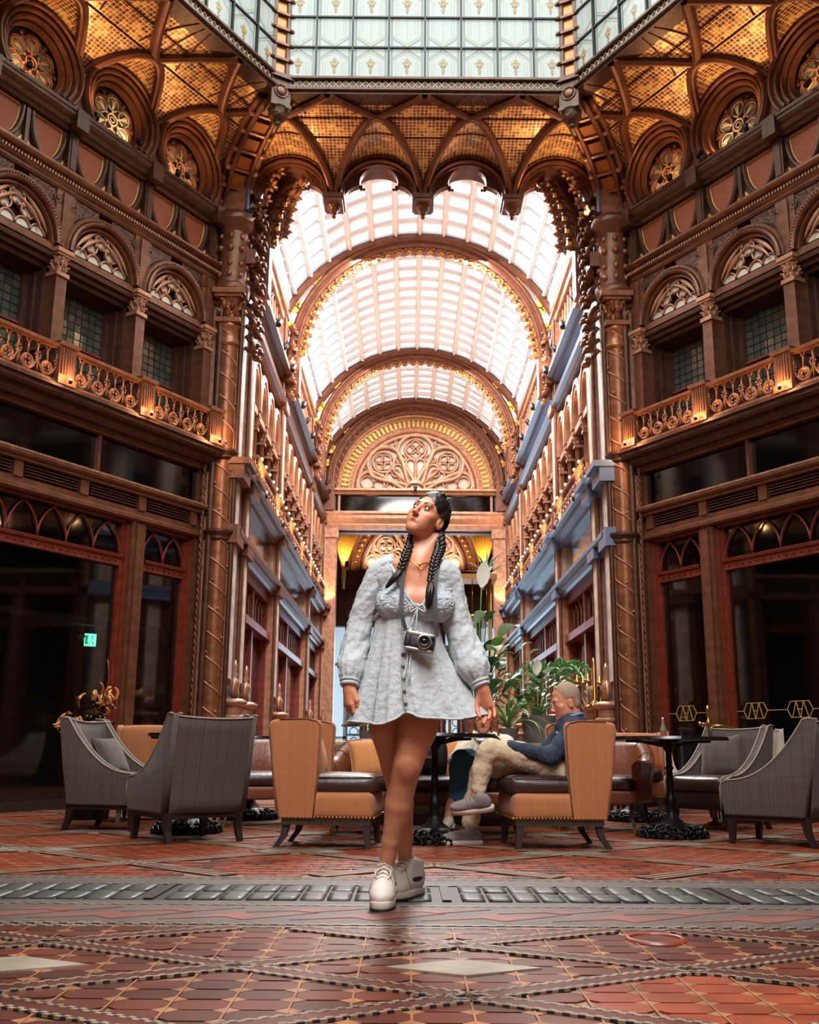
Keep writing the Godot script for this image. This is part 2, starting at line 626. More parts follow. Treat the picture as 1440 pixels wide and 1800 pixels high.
func baluster_mesh() -> ArrayMesh:
	# one unit, 0.245 wide: split shafts, a ring with a quatrefoil at the foot, buds
	if not C.has("baluster"):
		var st := bm()
		for s in [-1.0, 1.0]:
			var p := [Vector3(s * 0.122, 0.06, 0), Vector3(s * 0.122, 0.34, 0)]
			tube(st, p, 0.011, 6)
			var q := arc(s * 0.122 - s * 0.055, 0.30, 0.055, 0 if s > 0 else 180, 180 if s > 0 else 0, 6)
			tube(st, q, 0.011, 6)
			tube(st, [Vector3(s * 0.122, 0.2, 0), Vector3(s * 0.105, 0.13, 0), Vector3(s * 0.075, 0.075, 0), Vector3(s * 0.03, 0.03, 0)], 0.011, 6)
			for b in [[0.105, 0.235], [0.09, 0.205], [0.1, 0.175]]:
				ball(st, Vector3(s * b[0], b[1], 0.008), Vector3.ONE * 0.014, 6)
		tube(st, [Vector3(0, 0.17, 0), Vector3(0, 0.3, 0)], 0.012, 6)
		torus(st, Vector3(0, 0.105, 0), 0.066, 0.016, 18, 6)
		torus(st, Vector3(0, 0.105, -0.006), 0.045, 0.012, 14, 5)
		for a in 4:
			var d := Vector3(cos(PI / 4 + a * PI / 2), sin(PI / 4 + a * PI / 2), 0)
			ball(st, Vector3(0, 0.105, 0) + d * 0.032, Vector3(0.017, 0.017, 0.014), 6)
		C["baluster"] = fin(st)
	return C["baluster"]

func balustrade(par: Node3D, x0: float, x1: float, y: float, z: float, h: float, n: int) -> void:
	var L := absf(x1 - x0)
	var xc := (x0 + x1) / 2.0
	var st := bm()
	bx(st, -L / 2, L / 2, h - 0.035, h, -0.045, 0.045)
	bx(st, -L / 2, L / 2, h - 0.06, h - 0.035, -0.028, 0.028)
	bx(st, -L / 2, L / 2, 0.0, 0.025, -0.035, 0.035)
	part(par, "balustrade_rail", fin(st), M.copper, mv(xc, y, z))
	var dr := bm()
	for i in n * 2:
		var x := -L / 2 + L * (i + 0.5) / (n * 2)
		lathe(dr, [Vector2(0.003, -0.055), Vector2(0.013, -0.04), Vector2(0.006, -0.02), Vector2(0.014, 0.0)], 6, mv(x, 0, 0.02))
	part(par, "rail_drops", fin(dr), M.gold_leaf, mv(xc, y, z))
	for i in n:
		var x := x0 + (x1 - x0) * (i + 0.5) / n
		part(par, "baluster", baluster_mesh(), M.copper, rotx(x, y + 0.01, z, Vector3.ZERO, Vector3(L / n / 0.245, (h - 0.05) / 0.36, 1)))

func hall() -> void:
	hall_walls()
	hall_ceiling()
	hall_rest()
	floor_tiles()

func hall_walls() -> void:
	for side in [-1, 1]:
		var sx := float(side)
		var w := struct("wall_left" if side < 0 else "wall_right",
			"carved dark bronze arcaded wall on the %s side of the hexagonal hall" % ("left" if side < 0 else "right"), "wall", wall_frame(side))
		# backing
		var st := bm()
		bx(st, 0, sx * HS, 3.2, 9.1, -0.75, -0.42)
		bx(st, 0, sx * HS, 6.05, 9.1, -0.42, -0.12)
		part(w, "masonry", fin(st), M.bronze_dark)
		mouldings(w, sx)
		for k in 4:
			if T0 + BAY * (k + 1) > 5.3: continue
			window_bay(w, sx, T0 + BAY * (k + 0.5), k)
			lunette_bay(w, sx, T0 + BAY * (k + 0.5), k)
		for k in 5:
			pier_bay(w, sx, T0 + BAY * k, k)
		shopfront(w, sx, side)
	# windows are things of the setting of their own
	for side in [-1, 1]:
		for k in 4:
			hall_window(side, k)
			rose_window(side, k)

func mouldings(w: Node3D, sx: float) -> void:
	var a := sx * 0.12
	var b := sx * HS
	var st := bm()
	mould(st, a, b, [Vector2(-0.3, 3.24), Vector2(0.02, 3.24), Vector2(0.05, 3.26), Vector2(0.05, 3.3), Vector2(0.0, 3.33), Vector2(0.0, 3.39)])
	mould(st, a, b, [Vector2(0.0, 3.55), Vector2(0.05, 3.56), Vector2(0.05, 3.585), Vector2(0.08, 3.6), Vector2(0.1, 3.62), Vector2(0.1, 3.65), Vector2(0.03, 3.67), Vector2(-0.1, 3.67)])
	part(w, "fascia_moulding", fin(st), M.bronze)
	# grille row: long slotted vents between blocks
	st = bm()
	var gr := bm()
	bx(st, a, b, 3.39, 3.55, -0.2, -0.04)
	var x := 0.42
	while x < 5.2:
		bx(st, sx * (x - 0.07), sx * (x + 0.05), 3.385, 3.555, -0.04, 0.02)
		for j in 4:
			bx(gr, sx * (x + 0.07), sx * (x + 0.8), 3.415 + j * 0.034, 3.428 + j * 0.034, -0.04, 0.015)
		x += 0.9
	part(w, "vent_block", fin(st), M.bronze)
	part(w, "vent_slats", fin(gr), M.bronze_dark)
	# rope of small beads under the black band
	var bd := bm()
	for i in 150:
		ball(bd, Vector3(sx * (0.2 + i * 0.034), 3.655, 0.1), Vector3(0.012, 0.014, 0.014), 4)
	stuff(part(w, "bead_moulding", fin(bd), M.bronze_light))
	# black glass band
	st = bm()
	bx(st, a, b, 3.66, 4.2, -0.12, -0.06)
	part(w, "black_band", fin(st), M.black_glass)
	st = bm()
	for t in [0.3, 2.02, 3.75]:
		bx(st, sx * (t - 0.02), sx * (t + 0.02), 3.67, 4.18, -0.06, 0.0)
	mould(st, a, b, [Vector2(-0.06, 4.14), Vector2(0.02, 4.14), Vector2(0.04, 4.17)])
	mould(st, a, b, [Vector2(0.04, 3.67), Vector2(0.02, 3.7), Vector2(-0.06, 3.7)])
	part(w, "band_frame", fin(st), M.bronze)
	# gallery slab
	st = bm()
	mould(st, a, b, [Vector2(-0.1, 4.17), Vector2(0.05, 4.17), Vector2(0.06, 4.2), Vector2(0.11, 4.21), Vector2(0.16, 4.25), Vector2(0.17, 4.28), Vector2(0.24, 4.3), Vector2(0.27, 4.33), Vector2(0.27, 4.37), Vector2(0.3, 4.38), Vector2(0.3, 4.42), Vector2(-0.42, 4.42)])
	part(w, "gallery_slab", fin(st), M.bronze_dark)
	# dentil cornice over the arches
	st = bm()
	mould(st, a, b, [Vector2(-0.1, 6.78), Vector2(0.03, 6.78), Vector2(0.05, 6.81), Vector2(0.05, 6.84), Vector2(0.09, 6.86)])
	mould(st, a, b, [Vector2(0.06, 6.86), Vector2(0.06, 6.93), Vector2(0.12, 6.95), Vector2(0.15, 6.97), Vector2(0.15, 7.0), Vector2(0.0, 7.02)])
	part(w, "dentil_cornice", fin(st), M.bronze)
	var de := bm()
	for i in 124:
		var t := 0.2 + i * 0.042
		ball(de, Vector3(sx * t, 6.895, 0.075), Vector3(0.014, 0.034, 0.03), 5)
	stuff(part(w, "egg_moulding", fin(de), M.bronze_light))
	# ledge under the roses
	st = bm()
	mould(st, a, b, [Vector2(-0.05, 7.53), Vector2(0.06, 7.53), Vector2(0.08, 7.57), Vector2(0.14, 7.6), Vector2(0.12, 7.63), Vector2(0.15, 7.66), Vector2(0.17, 7.69), Vector2(0.17, 7.72), Vector2(0.19, 7.73), Vector2(0.19, 7.77), Vector2(-0.2, 7.77)])
	part(w, "rose_ledge", fin(st), M.bronze_dark)

# half-round leather panels, two to a bay, in the frieze under the ledge
func frieze_mesh() -> Array:
	if not C.has("frieze"):
		var poly := PackedVector2Array()
		for i in 17:
			var a := PI + PI * i / 16
			poly.append(Vector2(0.205 * cos(a), 0.5 + 0.44 * sin(a)))
		var st := bm()
		slab(st, poly, -0.03, -0.012)
		var g := bm()
		var path := []
		for p in poly: path.append(Vector3(p.x * 0.98, p.y, -0.008))
		tube(g, path, 0.007, 5, true)
		for s in [-1.0, 1.0]:
			slab(g, PackedVector2Array([Vector2(s * 0.262, 0.03), Vector2(s * 0.16, 0.03), Vector2(s * 0.262, 0.16)]), -0.03, -0.01)
		var f := bm()
		var pp := []
		for i in 17:
			var a := PI + PI * i / 16
			pp.append(Vector3(0.232 * cos(a), 0.5 + 0.468 * sin(a), 0))
		sweep(f, pp, Vector3(0, 0, 1), [Vector2(-0.028, -0.03), Vector2(-0.028, 0.012), Vector2(-0.012, 0.034), Vector2(0.012, 0.034), Vector2(0.028, 0.012), Vector2(0.028, -0.03)])
		C["frieze"] = [fin(st), fin(g), fin(f)]
	return C["frieze"]

func window_bay(w: Node3D, sx: float, t: float, k: int) -> void:
	var x := sx * t
	# impost beam and jambs
	var st := bm()
	mould(st, x - 0.52, x + 0.52, [Vector2(-0.42, 5.84), Vector2(-0.12, 5.84), Vector2(-0.1, 5.88), Vector2(-0.04, 5.89), Vector2(-0.03, 5.93), Vector2(0.02, 5.95), Vector2(0.03, 6.0), Vector2(-0.2, 6.02)])
	for s in [-1.0, 1.0]:
		for j in 3:
			bx(st, x + s * (0.43 + j * 0.035), x + s * (0.47 + j * 0.035), 4.42, 5.86, -0.42, -0.3 + j * 0.1)
	part(w, "window_surround", fin(st), M.bronze_dark)
	# archivolt: stacked rolls
	if not C.has("archivolt"):
		var a := bm()
		archi(a, 0, 0, [Vector2(0.6, -0.1), Vector2(0.6, 0.05), Vector2(0.585, 0.075), Vector2(0.565, 0.075), Vector2(0.55, 0.04), Vector2(0.54, 0.04), Vector2(0.535, 0.085), Vector2(0.515, 0.1), Vector2(0.495, 0.085), Vector2(0.49, 0.02), Vector2(0.48, 0.02), Vector2(0.47, 0.045), Vector2(0.455, 0.045), Vector2(0.445, 0.0), Vector2(0.44, -0.12)], 0, 180, 28)
		C["archivolt"] = fin(a)
		var b := bm()
		for i in 46:
			var g := PI * (i + 0.5) / 46
			ball(b, Vector3(0.558 * cos(g), 0.558 * sin(g), 0.06), Vector3.ONE * 0.015, 5)
		C["arch_beads"] = fin(b)
		var bk := bm()
		disc(bk, Vector3(0, 0, -0.1), 0.46, 24, 0.0, 0, 180)
		C["tympanum"] = fin(bk)
		var tc := bm()
		# blades that spring from the imposts and cross towards the crown
		for s in [-1.0, 1.0]:
			for q in [[0.405, 0.0, 6, 84, 0.03], [0.335, 0.0, 4, 96, 0.026]]:
				var pth := []
				var rad := []
				for i in 13:
					var g := deg_to_rad(q[2] + (q[3] - q[2]) * i / 12.0)
					var rr: float = q[0] - 0.05 * sin(PI * i / 12.0)
					pth.append(Vector3(s * rr * cos(g), rr * sin(g), -0.02 - 0.03 * i / 12.0))
					rad.append(maxf(0.006, q[4] * sin(PI * (0.06 + 0.9 * i / 12.0))))
				tube(tc, pth, rad, 6)
		for c in [[-0.3, 0.0, 0.098], [-0.1, 0.0, 0.098], [0.1, 0.0, 0.098], [0.3, 0.0, 0.098]]:
			tube(tc, arc(c[0], c[1], c[2], 0, 180, 12, -0.05), 0.013, 6)
		for c in [[-0.15, 0.19, 0.085], [0.15, 0.19, 0.085], [0.0, 0.31, 0.1]]:
			torus(tc, Vector3(c[0], c[1], -0.05), c[2], 0.013, 18, 6)
			for i in 3:
				var g := PI / 2 + TAU * i / 3 + PI / 3
				ball(tc, Vector3(c[0] + c[2] * 0.82 * cos(g), c[1] + c[2] * 0.82 * sin(g), -0.04), Vector3(0.024, 0.024, 0.02), 6)
		C["arch_tracery"] = fin(tc)
		var pg := bm()
		for c in [-0.3, -0.1, 0.1, 0.3]:
			disc(pg, Vector3(c, 0, -0.06), 0.09, 14, 0.02, 0, 180)
		C["arch_shells"] = fin(pg)
		var gg := bm()
		for c in [[-0.15, 0.19, 0.075], [0.15, 0.19, 0.075], [0.0, 0.31, 0.09]]:
			disc(gg, Vector3(c[0], c[1], -0.07), c[2], 16, 0.02)
		C["arch_roundels"] = fin(gg)
	var y := 6.1
	var arch := part(w, "window_arch", C["archivolt"], M.bronze, mv(x, y, 0))
	part(arch, "bead_moulding", C["arch_beads"], M.bronze_light)
	part(arch, "tympanum", C["tympanum"], M.bronze_dark)
	part(arch, "tracery", C["arch_tracery"], M.bronze_light, mv(0, 0.05, 0.03))
	part(arch, "shell_glass", C["arch_shells"], M.pale_glass, mv(0, 0.05, 0.03))
	part(arch, "roundel_glass", C["arch_roundels"], M.pale_glass, mv(0, 0.05, 0.03))
	var sp := bm()
	bx(sp, x - 0.57, x + 0.57, 6.02, 6.1, -0.2, 0.03)
	part(w, "arch_plinth", fin(sp), M.bronze)
	# carved spandrels
	if not C.has("spandrel"):
		var a := bm()
		for s in [-1.0, 1.0]:
			var poly := PackedVector2Array([Vector2(s * 0.59, 0.68), Vector2(s * 0.1, 0.68)])
			for i in 9:
				var g := deg_to_rad(80.0 - 70.0 * i / 8.0)
				poly.append(Vector2(s * 0.61 * cos(g), 0.61 * sin(g)))
			slab(a, poly, -0.12, 0.015)
			torus(a, Vector3(s * 0.5, 0.56, 0.02), 0.05, 0.014, 12, 5)
			ball(a, Vector3(s * 0.5, 0.56, 0.02), Vector3(0.03, 0.03, 0.02), 6)
		C["spandrel"] = fin(a)
	part(w, "spandrel", C["spandrel"], M.bronze_dark_carved, mv(x, y, 0))
	# balustrade and its light
	balustrade(w, sx * (t - 0.5), sx * (t + 0.5), 4.43, 0.24, 0.43, 4)
	# frieze
	var fr := frieze_mesh()
	for s in [-1.0, 1.0]:
		var fx: float = x + s * 0.295
		var p := part(w, "frieze_panel", fr[0], M.leather_panel, mv(fx, 7.02, 0.0))
		part(p, "gold_edge", fr[1], M.gold_leaf)
		part(p, "half_round_frame", fr[2], M.bronze_dark)
	var dv := bm()
	bx(dv, x - 0.025, x + 0.025, 7.02, 7.53, -0.05, 0.03)
	bx(dv, x - 0.6, x + 0.6, 7.02, 7.53, -0.12, -0.03)
	part(w, "frieze_divider", fin(dv), M.bronze_dark)

func lunette_bay(w: Node3D, sx: float, t: float, k: int) -> void:
	var x := sx * t
	if not C.has("rose_arch"):
		var a := bm()
		archi(a, 0, 0, [Vector2(0.6, 0.0), Vector2(0.6, 0.16), Vector2(0.58, 0.2), Vector2(0.555, 0.2), Vector2(0.54, 0.14), Vector2(0.525, 0.14), Vector2(0.515, 0.17), Vector2(0.49, 0.17), Vector2(0.48, 0.1), Vector2(0.47, 0.1), Vector2(0.46, 0.13), Vector2(0.435, 0.13), Vector2(0.42, 0.05), Vector2(0.41, 0.05), Vector2(0.4, 0.07), Vector2(0.385, 0.07), Vector2(0.375, -0.02)], -38, 218, 36)
		C["rose_arch"] = fin(a)
		var b := bm()
		for i in 60:
			var g := deg_to_rad(-34 + 248.0 * i / 59)
			ball(b, Vector3(0.532 * cos(g), 0.532 * sin(g), 0.145), Vector3.ONE * 0.013, 5)
		C["rose_beads"] = fin(b)
	var p := part(w, "rose_arch", C["rose_arch"], M.bronze, mv(x, 8.12, 0))
	part(p, "bead_moulding", C["rose_beads"], M.bronze_light)

func pier_bay(w: Node3D, sx: float, t: float, k: int) -> void:
	var x := sx * t
	# pilaster between the windows, its pedestal in the balustrade
	if not C.has("pilaster"):
		var st := bm()
		bx(st, -0.075, 0.075, 4.85, 5.76, -0.42, 0.07)
		bx(st, -0.1, 0.1, 4.85, 4.9, -0.3, 0.1)
		bx(st, -0.13, 0.13, 6.03, 6.78, -0.2, 0.03)
		bx(st, -0.05, 0.05, 6.1, 6.76, 0.03, 0.055)
		C["pilaster"] = fin(st)
		st = bm()
		bx(st, -0.11, 0.11, 4.42, 4.86, -0.3, 0.29)
		bx(st, -0.135, 0.135, 4.86, 4.9, -0.3, 0.32)
		bx(st, -0.125, 0.125, 4.42, 4.5, -0.3, 0.31)
		for i in 5:
			bx(st, -0.07 + i * 0.035 - 0.009, -0.07 + i * 0.035 + 0.009, 4.53, 4.83, 0.29, 0.302)
		C["pedestal"] = fin(st)
		st = bm()
		bx(st, -0.06, 0.06, 7.02, 7.53, -0.1, 0.07)
		bx(st, -0.035, 0.035, 7.06, 7.49, 0.07, 0.085)
		bx(st, -0.09, 0.09, 7.53, 7.77, 0.0, 0.205)
		C["frieze_post"] = fin(st)
		st = bm()
		bx(st, -0.07, 0.07, 7.77, 8.16, -0.12, 0.1)
		bx(st, -0.09, 0.09, 7.77, 7.84, -0.12, 0.13)
		C["rose_post"] = fin(st)
	part(w, "pilaster", C["pilaster"], M.bronze, mv(x, 0, 0))
	part(w, "pedestal", C["pedestal"], M.bronze, mv(x, 0, 0))
	capital(w, x, 5.76, 0.0, 0.16, 0.3)
	part(w, "frieze_post", C["frieze_post"], M.bronze_dark, mv(x, 0, 0))
	part(w, "rose_post", C["rose_post"], M.bronze, mv(x, 0, 0))
	capital(w, x, 8.1, 0.03, 0.15, 0.2)

func hall_window(side: int, k: int) -> void:
	if k > 2: return
	var sx := float(side)
	var t := T0 + BAY * (k + 0.5)
	var w := struct("window_%d" % (k + 1 + (0 if side < 0 else 3)), "%s leaded sash window behind the balustrade on the %s wall of the hall" % [["first", "second", "third"][k] + " from the twisted column", "left" if side < 0 else "right"], "window",
		wall_frame(side) * mv(sx * t, 0, 0))
	var st := bm()
	bx(st, -0.44, -0.41, 4.42, 5.84, -0.4, -0.3)
	bx(st, 0.41, 0.44, 4.42, 5.84, -0.4, -0.3)
	bx(st, -0.44, 0.44, 5.8, 5.84, -0.4, -0.3)
	part(w, "window_frame", fin(st), M.bronze_dark)
	st = bm()
	bx(st, -0.41, 0.41, 5.19, 5.22, -0.38, -0.33)
	part(w, "meeting_rail", fin(st), M.mahogany)
	var nx := 8
	var rows := [[4.43, 5.19, 7], [5.22, 5.8, 6]]
	var ld := bm()
	for r in rows:
		var hh: float = (r[1] - r[0]) / r[2]
		for j in r[2]:
			if j > 0: bx(ld, -0.41, 0.41, r[0] + j * hh - 0.003, r[0] + j * hh + 0.003, -0.372, -0.36)
			for i in nx:
				if j == 0 and i > 0: bx(ld, -0.41 + i * 0.1025 - 0.003, -0.41 + i * 0.1025 + 0.003, r[0], r[1], -0.372, -0.36)
				var o := part(w, "pane", boxm(0.1, hh - 0.003, 0.004), M["lead_pane_%d" % rng.randi_range(0, 2)],
					Transform3D(Basis.from_euler(Vector3(rng.randfn(0, 0.012), rng.randfn(0, 0.012), 0)), Vector3(-0.41 + (i + 0.5) * 0.1025, r[0] + (j + 0.5) * hh, -0.37)))
				o.name = "pane"
	part(w, "lead_came", fin(ld), M.lead)

func rose_window(side: int, k: int) -> void:
	if k > 2: return
	var sx := float(side)
	var w := struct("window_%d" % (7 + k + (0 if side < 0 else 3)), "%s rose window with six stained lobes above the %s wall's ledge" % [["first", "second", "third"][k] + " from the corner rib", "left" if side < 0 else "right"], "rose window",
		wall_frame(side) * mv(sx * (T0 + BAY * (k + 0.5)), 8.1, 0))
	if not C.has("rose"):
		var a := bm()
		disc(a, Vector3(0, 0, -0.05), 0.39, 30)
		C["rose_back"] = fin(a)
		var f := bm()
		var lead := bm()
		for i in 6:
			var g := TAU * i / 6 + PI / 6
			var d := Vector3(cos(g), sin(g), 0)
			tube(f, arc(d.x * 0.215, d.y * 0.215, 0.115, rad_to_deg(g) - 125, rad_to_deg(g) + 125, 14, -0.02), 0.017, 6)
			torus(lead, d * 0.215 + Vector3(0, 0, -0.025), 0.088, 0.007, 14, 5)
			for s in [-0.5, 0.0, 0.5]:
				var e := Vector3(cos(g + s * 0.9), sin(g + s * 0.9), 0)
				tube(lead, [d * 0.12 + Vector3(0, 0, -0.03), d * 0.2 + e * 0.04 + Vector3(0, 0, -0.02), d * 0.2 + e * 0.1 + Vector3(0, 0, -0.03)], [0.005, 0.012, 0.004], 5)
			ball(lead, d * 0.11 + Vector3(0, 0, -0.02), Vector3(0.022, 0.022, 0.015), 6)
			var h := Vector3(cos(g + PI / 6), sin(g + PI / 6), 0)
			ball(f, h * 0.285 + Vector3(0, 0, -0.02), Vector3(0.035, 0.035, 0.02), 6)
			ball(f, h * 0.33 + Vector3(0, 0, -0.02), Vector3(0.028, 0.028, 0.02), 6)
		torus(lead, Vector3(0, 0, -0.02), 0.075, 0.012, 16, 6)
		torus(lead, Vector3(0, 0, -0.02), 0.035, 0.008, 12, 5)
		C["rose"] = fin(f)
		C["rose_lead"] = fin(lead)
		var gl := bm()
		disc(gl, Vector3.ZERO, 0.1, 16, 0.01)
		C["rose_glass"] = fin(gl)
	part(w, "carved_ground", C["rose_back"], M.bronze_dark_carved)
	part(w, "lobed_frame", C["rose"], M.bronze_carved)
	part(w, "lead_tracery", C["rose_lead"], M.cream if k == 1 else M.bronze_light)  # second rose cream: its spotlight's light put into the colour
	for i in 6:
		var g := TAU * i / 6 + PI / 6
		part(w, "pane", C["rose_glass"], M.rose_glass if (i + k) % 3 else M.grey_glass, mv(cos(g) * 0.215, sin(g) * 0.215, -0.035))

func shopfront(w: Node3D, sx: float, side: int) -> void:
	# pillars between the openings
	var st := bm()
	for t in [[0.12, 0.36], [1.21, 1.43], [3.96, 4.18], [5.0, 5.386]]:
		bx(st, sx * t[0], sx * t[1], 0, 3.25, -0.12, 0.0)
		var m: float = (t[0] + t[1]) / 2
		if t[1] < 5.0 and t[0] > 0.5:
			bx(st, sx * (m - 0.055), sx * (m + 0.055), 0.3, 3.2, 0.0, 0.03)
			bx(st, sx * (t[0] - 0.02), sx * (t[1] + 0.02), 0, 0.26, -0.12, 0.04)
	part(w, "shop_pillar", fin(st), M.bronze)
	var doors := [[0.36, 1.21, 2], [1.43, 3.96, 6], [4.18, 5.0, 2]]
	for d in doors:
		var a: float = d[0]
		var b: float = d[1]
		var fr := bm()
		bx(fr, sx * a, sx * (a + 0.035), 0, 3.25, -0.16, -0.05)
		bx(fr, sx * (b - 0.035), sx * b, 0, 3.25, -0.16, -0.05)
		bx(fr, sx * (a + 0.035), sx * (a + 0.075), 0, 3.22, -0.18, -0.09)
		bx(fr, sx * (b - 0.075), sx * (b - 0.035), 0, 3.22, -0.18, -0.09)
		bx(fr, sx * a, sx * b, 3.21, 3.25, -0.16, -0.05)
		mould(fr, sx * (a + 0.07), sx * (b - 0.07), [Vector2(-0.18, 2.7), Vector2(-0.08, 2.7), Vector2(-0.08, 2.78), Vector2(-0.05, 2.79), Vector2(-0.04, 2.82), Vector2(-0.08, 2.835), Vector2(-0.18, 2.84)])
		var f := part(w, "shop_frame", fin(fr), M.mahogany)
		var dt := bm()
		var n := int((b - a) / 0.11)
		for i in n:
			ball(dt, Vector3(sx * (a + 0.1 + (b - a - 0.2) * (i + 0.5) / n), 2.74, -0.078), Vector3(0.016, 0.012, 0.008), 6)
		part(f, "rosettes", fin(dt), M.iron)
		# interlacing arches of the fanlight
		var p: float = (b - a - 0.15) / d[2]
		for i in d[2] + 1:
			var x0: float = a + 0.075 + i * p
			var tr_ := bm()
			for s in [-1.0, 1.0]:
				if (i == 0 and s < 0) or (i == d[2] and s > 0): continue
				var path := []
				for j in 10:
					var g := deg_to_rad(62.0 * j / 9)
					path.append(Vector3(sx * (x0 + s * 0.42 * (1 - cos(g))), 2.84 + 0.42 * sin(g), -0.11))
				tube(tr_, path, 0.013, 5)
			part(w, "fanlight_arch", fin(tr_), M.mahogany)
		var g2 := bm()
		bx(g2, sx * (a + 0.07), sx * (b - 0.07), 0.1, 2.72, -0.142, -0.138)
		part(w, "door_pane", fin(g2), M.shop_pane)
		g2 = bm()
		bx(g2, sx * (a + 0.07), sx * (b - 0.07), 2.83, 3.22, -0.142, -0.138)
		part(w, "fanlight_pane", fin(g2), M.shop_pane)
		g2 = bm()
		bx(g2, sx * a, sx * b, 0.0, 0.1, -0.2, -0.06)
		part(w, "kick_plate", fin(g2), M.dark_marble)
	# the dark room behind
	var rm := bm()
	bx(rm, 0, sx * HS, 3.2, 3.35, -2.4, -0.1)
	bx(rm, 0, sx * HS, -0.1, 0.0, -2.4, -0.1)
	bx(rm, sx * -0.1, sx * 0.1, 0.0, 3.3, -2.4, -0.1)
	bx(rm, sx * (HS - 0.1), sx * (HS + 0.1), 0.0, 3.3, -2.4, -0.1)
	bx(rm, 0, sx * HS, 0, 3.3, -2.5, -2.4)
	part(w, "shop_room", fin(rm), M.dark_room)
	if side < 0:
		# marble slabs and a lowered soffit in the left doorway
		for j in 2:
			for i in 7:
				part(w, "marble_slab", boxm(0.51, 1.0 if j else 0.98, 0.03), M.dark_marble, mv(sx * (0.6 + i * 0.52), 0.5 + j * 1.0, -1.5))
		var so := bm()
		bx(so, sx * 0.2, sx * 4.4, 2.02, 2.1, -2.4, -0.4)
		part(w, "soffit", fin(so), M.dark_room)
	else:
		# thin gold line with elongated hexagon emblems on the glass
		var ln := bm()
		for d in [[0.44, 0.555], [0.885, 1.13], [1.5, 1.605], [1.935, 2.205], [2.535, 2.805], [3.135, 3.405], [3.735, 3.9]]:
			bx(ln, d[0], d[1], 1.089, 1.095, -0.136, -0.132)
		part(w, "gold_line", fin(ln), M.gold_leaf)
		for x in [0.72, 1.77, 2.37, 2.97, 3.57]:
			part(w, "gold_emblem", emblem_mesh(), M.gold_leaf, mv(x, 1.092, -0.133))

# the mark on the glass: a flat hexagon cut by slanting bars into H and A shapes
func emblem_mesh() -> ArrayMesh:
	if not C.has("emblem"):
		var st := bm()
		var w := 0.165
		var h := 0.085
		var seg := [[-w, 0, -w * 0.72, h], [-w * 0.72, h, w * 0.72, h], [w * 0.72, h, w, 0], [w, 0, w * 0.72, -h], [w * 0.72, -h, -w * 0.72, -h], [-w * 0.72, -h, -w, 0],
			[-w * 0.62, -h, -w * 0.28, h], [-w * 0.28, h, -w * 0.02, -h], [w * 0.3, h, w * 0.64, -h], [w * 0.3, h, w * 0.02, -h], [-w * 0.17, 0, w * 0.17, 0]]
		for s in seg:
			var a := Vector3(s[0], s[1], 0)
			var b := Vector3(s[2], s[3], 0)
			var d := (b - a).normalized()
			box(st, (a + b) / 2, Vector3(a.distance_to(b) + 0.004, 0.006, 0.004), Basis(d, Vector3(0, 0, 1).cross(d), Vector3(0, 0, 1)))
		C["emblem"] = fin(st)
	return C["emblem"]

# ---------------------------------------------------------------- cove, ring and drum of the hall
func side_frame(s: int) -> Transform3D:
	# side 0 is the far one; the others follow clockwise seen from above; x runs to the right seen from inside
	var c := Vector3(0, 0, -HD + HS * sqrt(3.0) / 2.0)
	var b := Basis(Vector3.UP, -s * PI / 3)
	return Transform3D(b, c) * mv(-HS / 2, 0, -HS * sqrt(3.0) / 2.0)

const RING := 1.4
func cove_h(u: float) -> float:
	var k := 1.0 - clampf(u / RING, 0.0, 1.0)
	return 8.2 + 0.64 * sqrt(maxf(0.0, 1.0 - k * k))

func bays(s: int) -> Array:
	var a := []
	for k in 4:
		if s == 0: a.append(HS / 2 + (k - 1.5) * 1.25)
		elif s == 1: a.append(T0 + BAY * (k + 0.5))
		else: a.append(HS - (T0 + BAY * (k + 0.5)))
	return a

func lun_h(t: float, centres: Array, y: float) -> float:
	var best := 0.0
	for c in centres:
		var d: float = absf(t - c)
		if d < 0.61: best = maxf(best, y + sqrt(0.61 * 0.61 - d * d))
	return best

func groin_u(h: float) -> float:
	var q := clampf((h - 8.2) / 0.64, 0.0, 1.0)
	return RING * (1.0 - sqrt(1.0 - q * q))

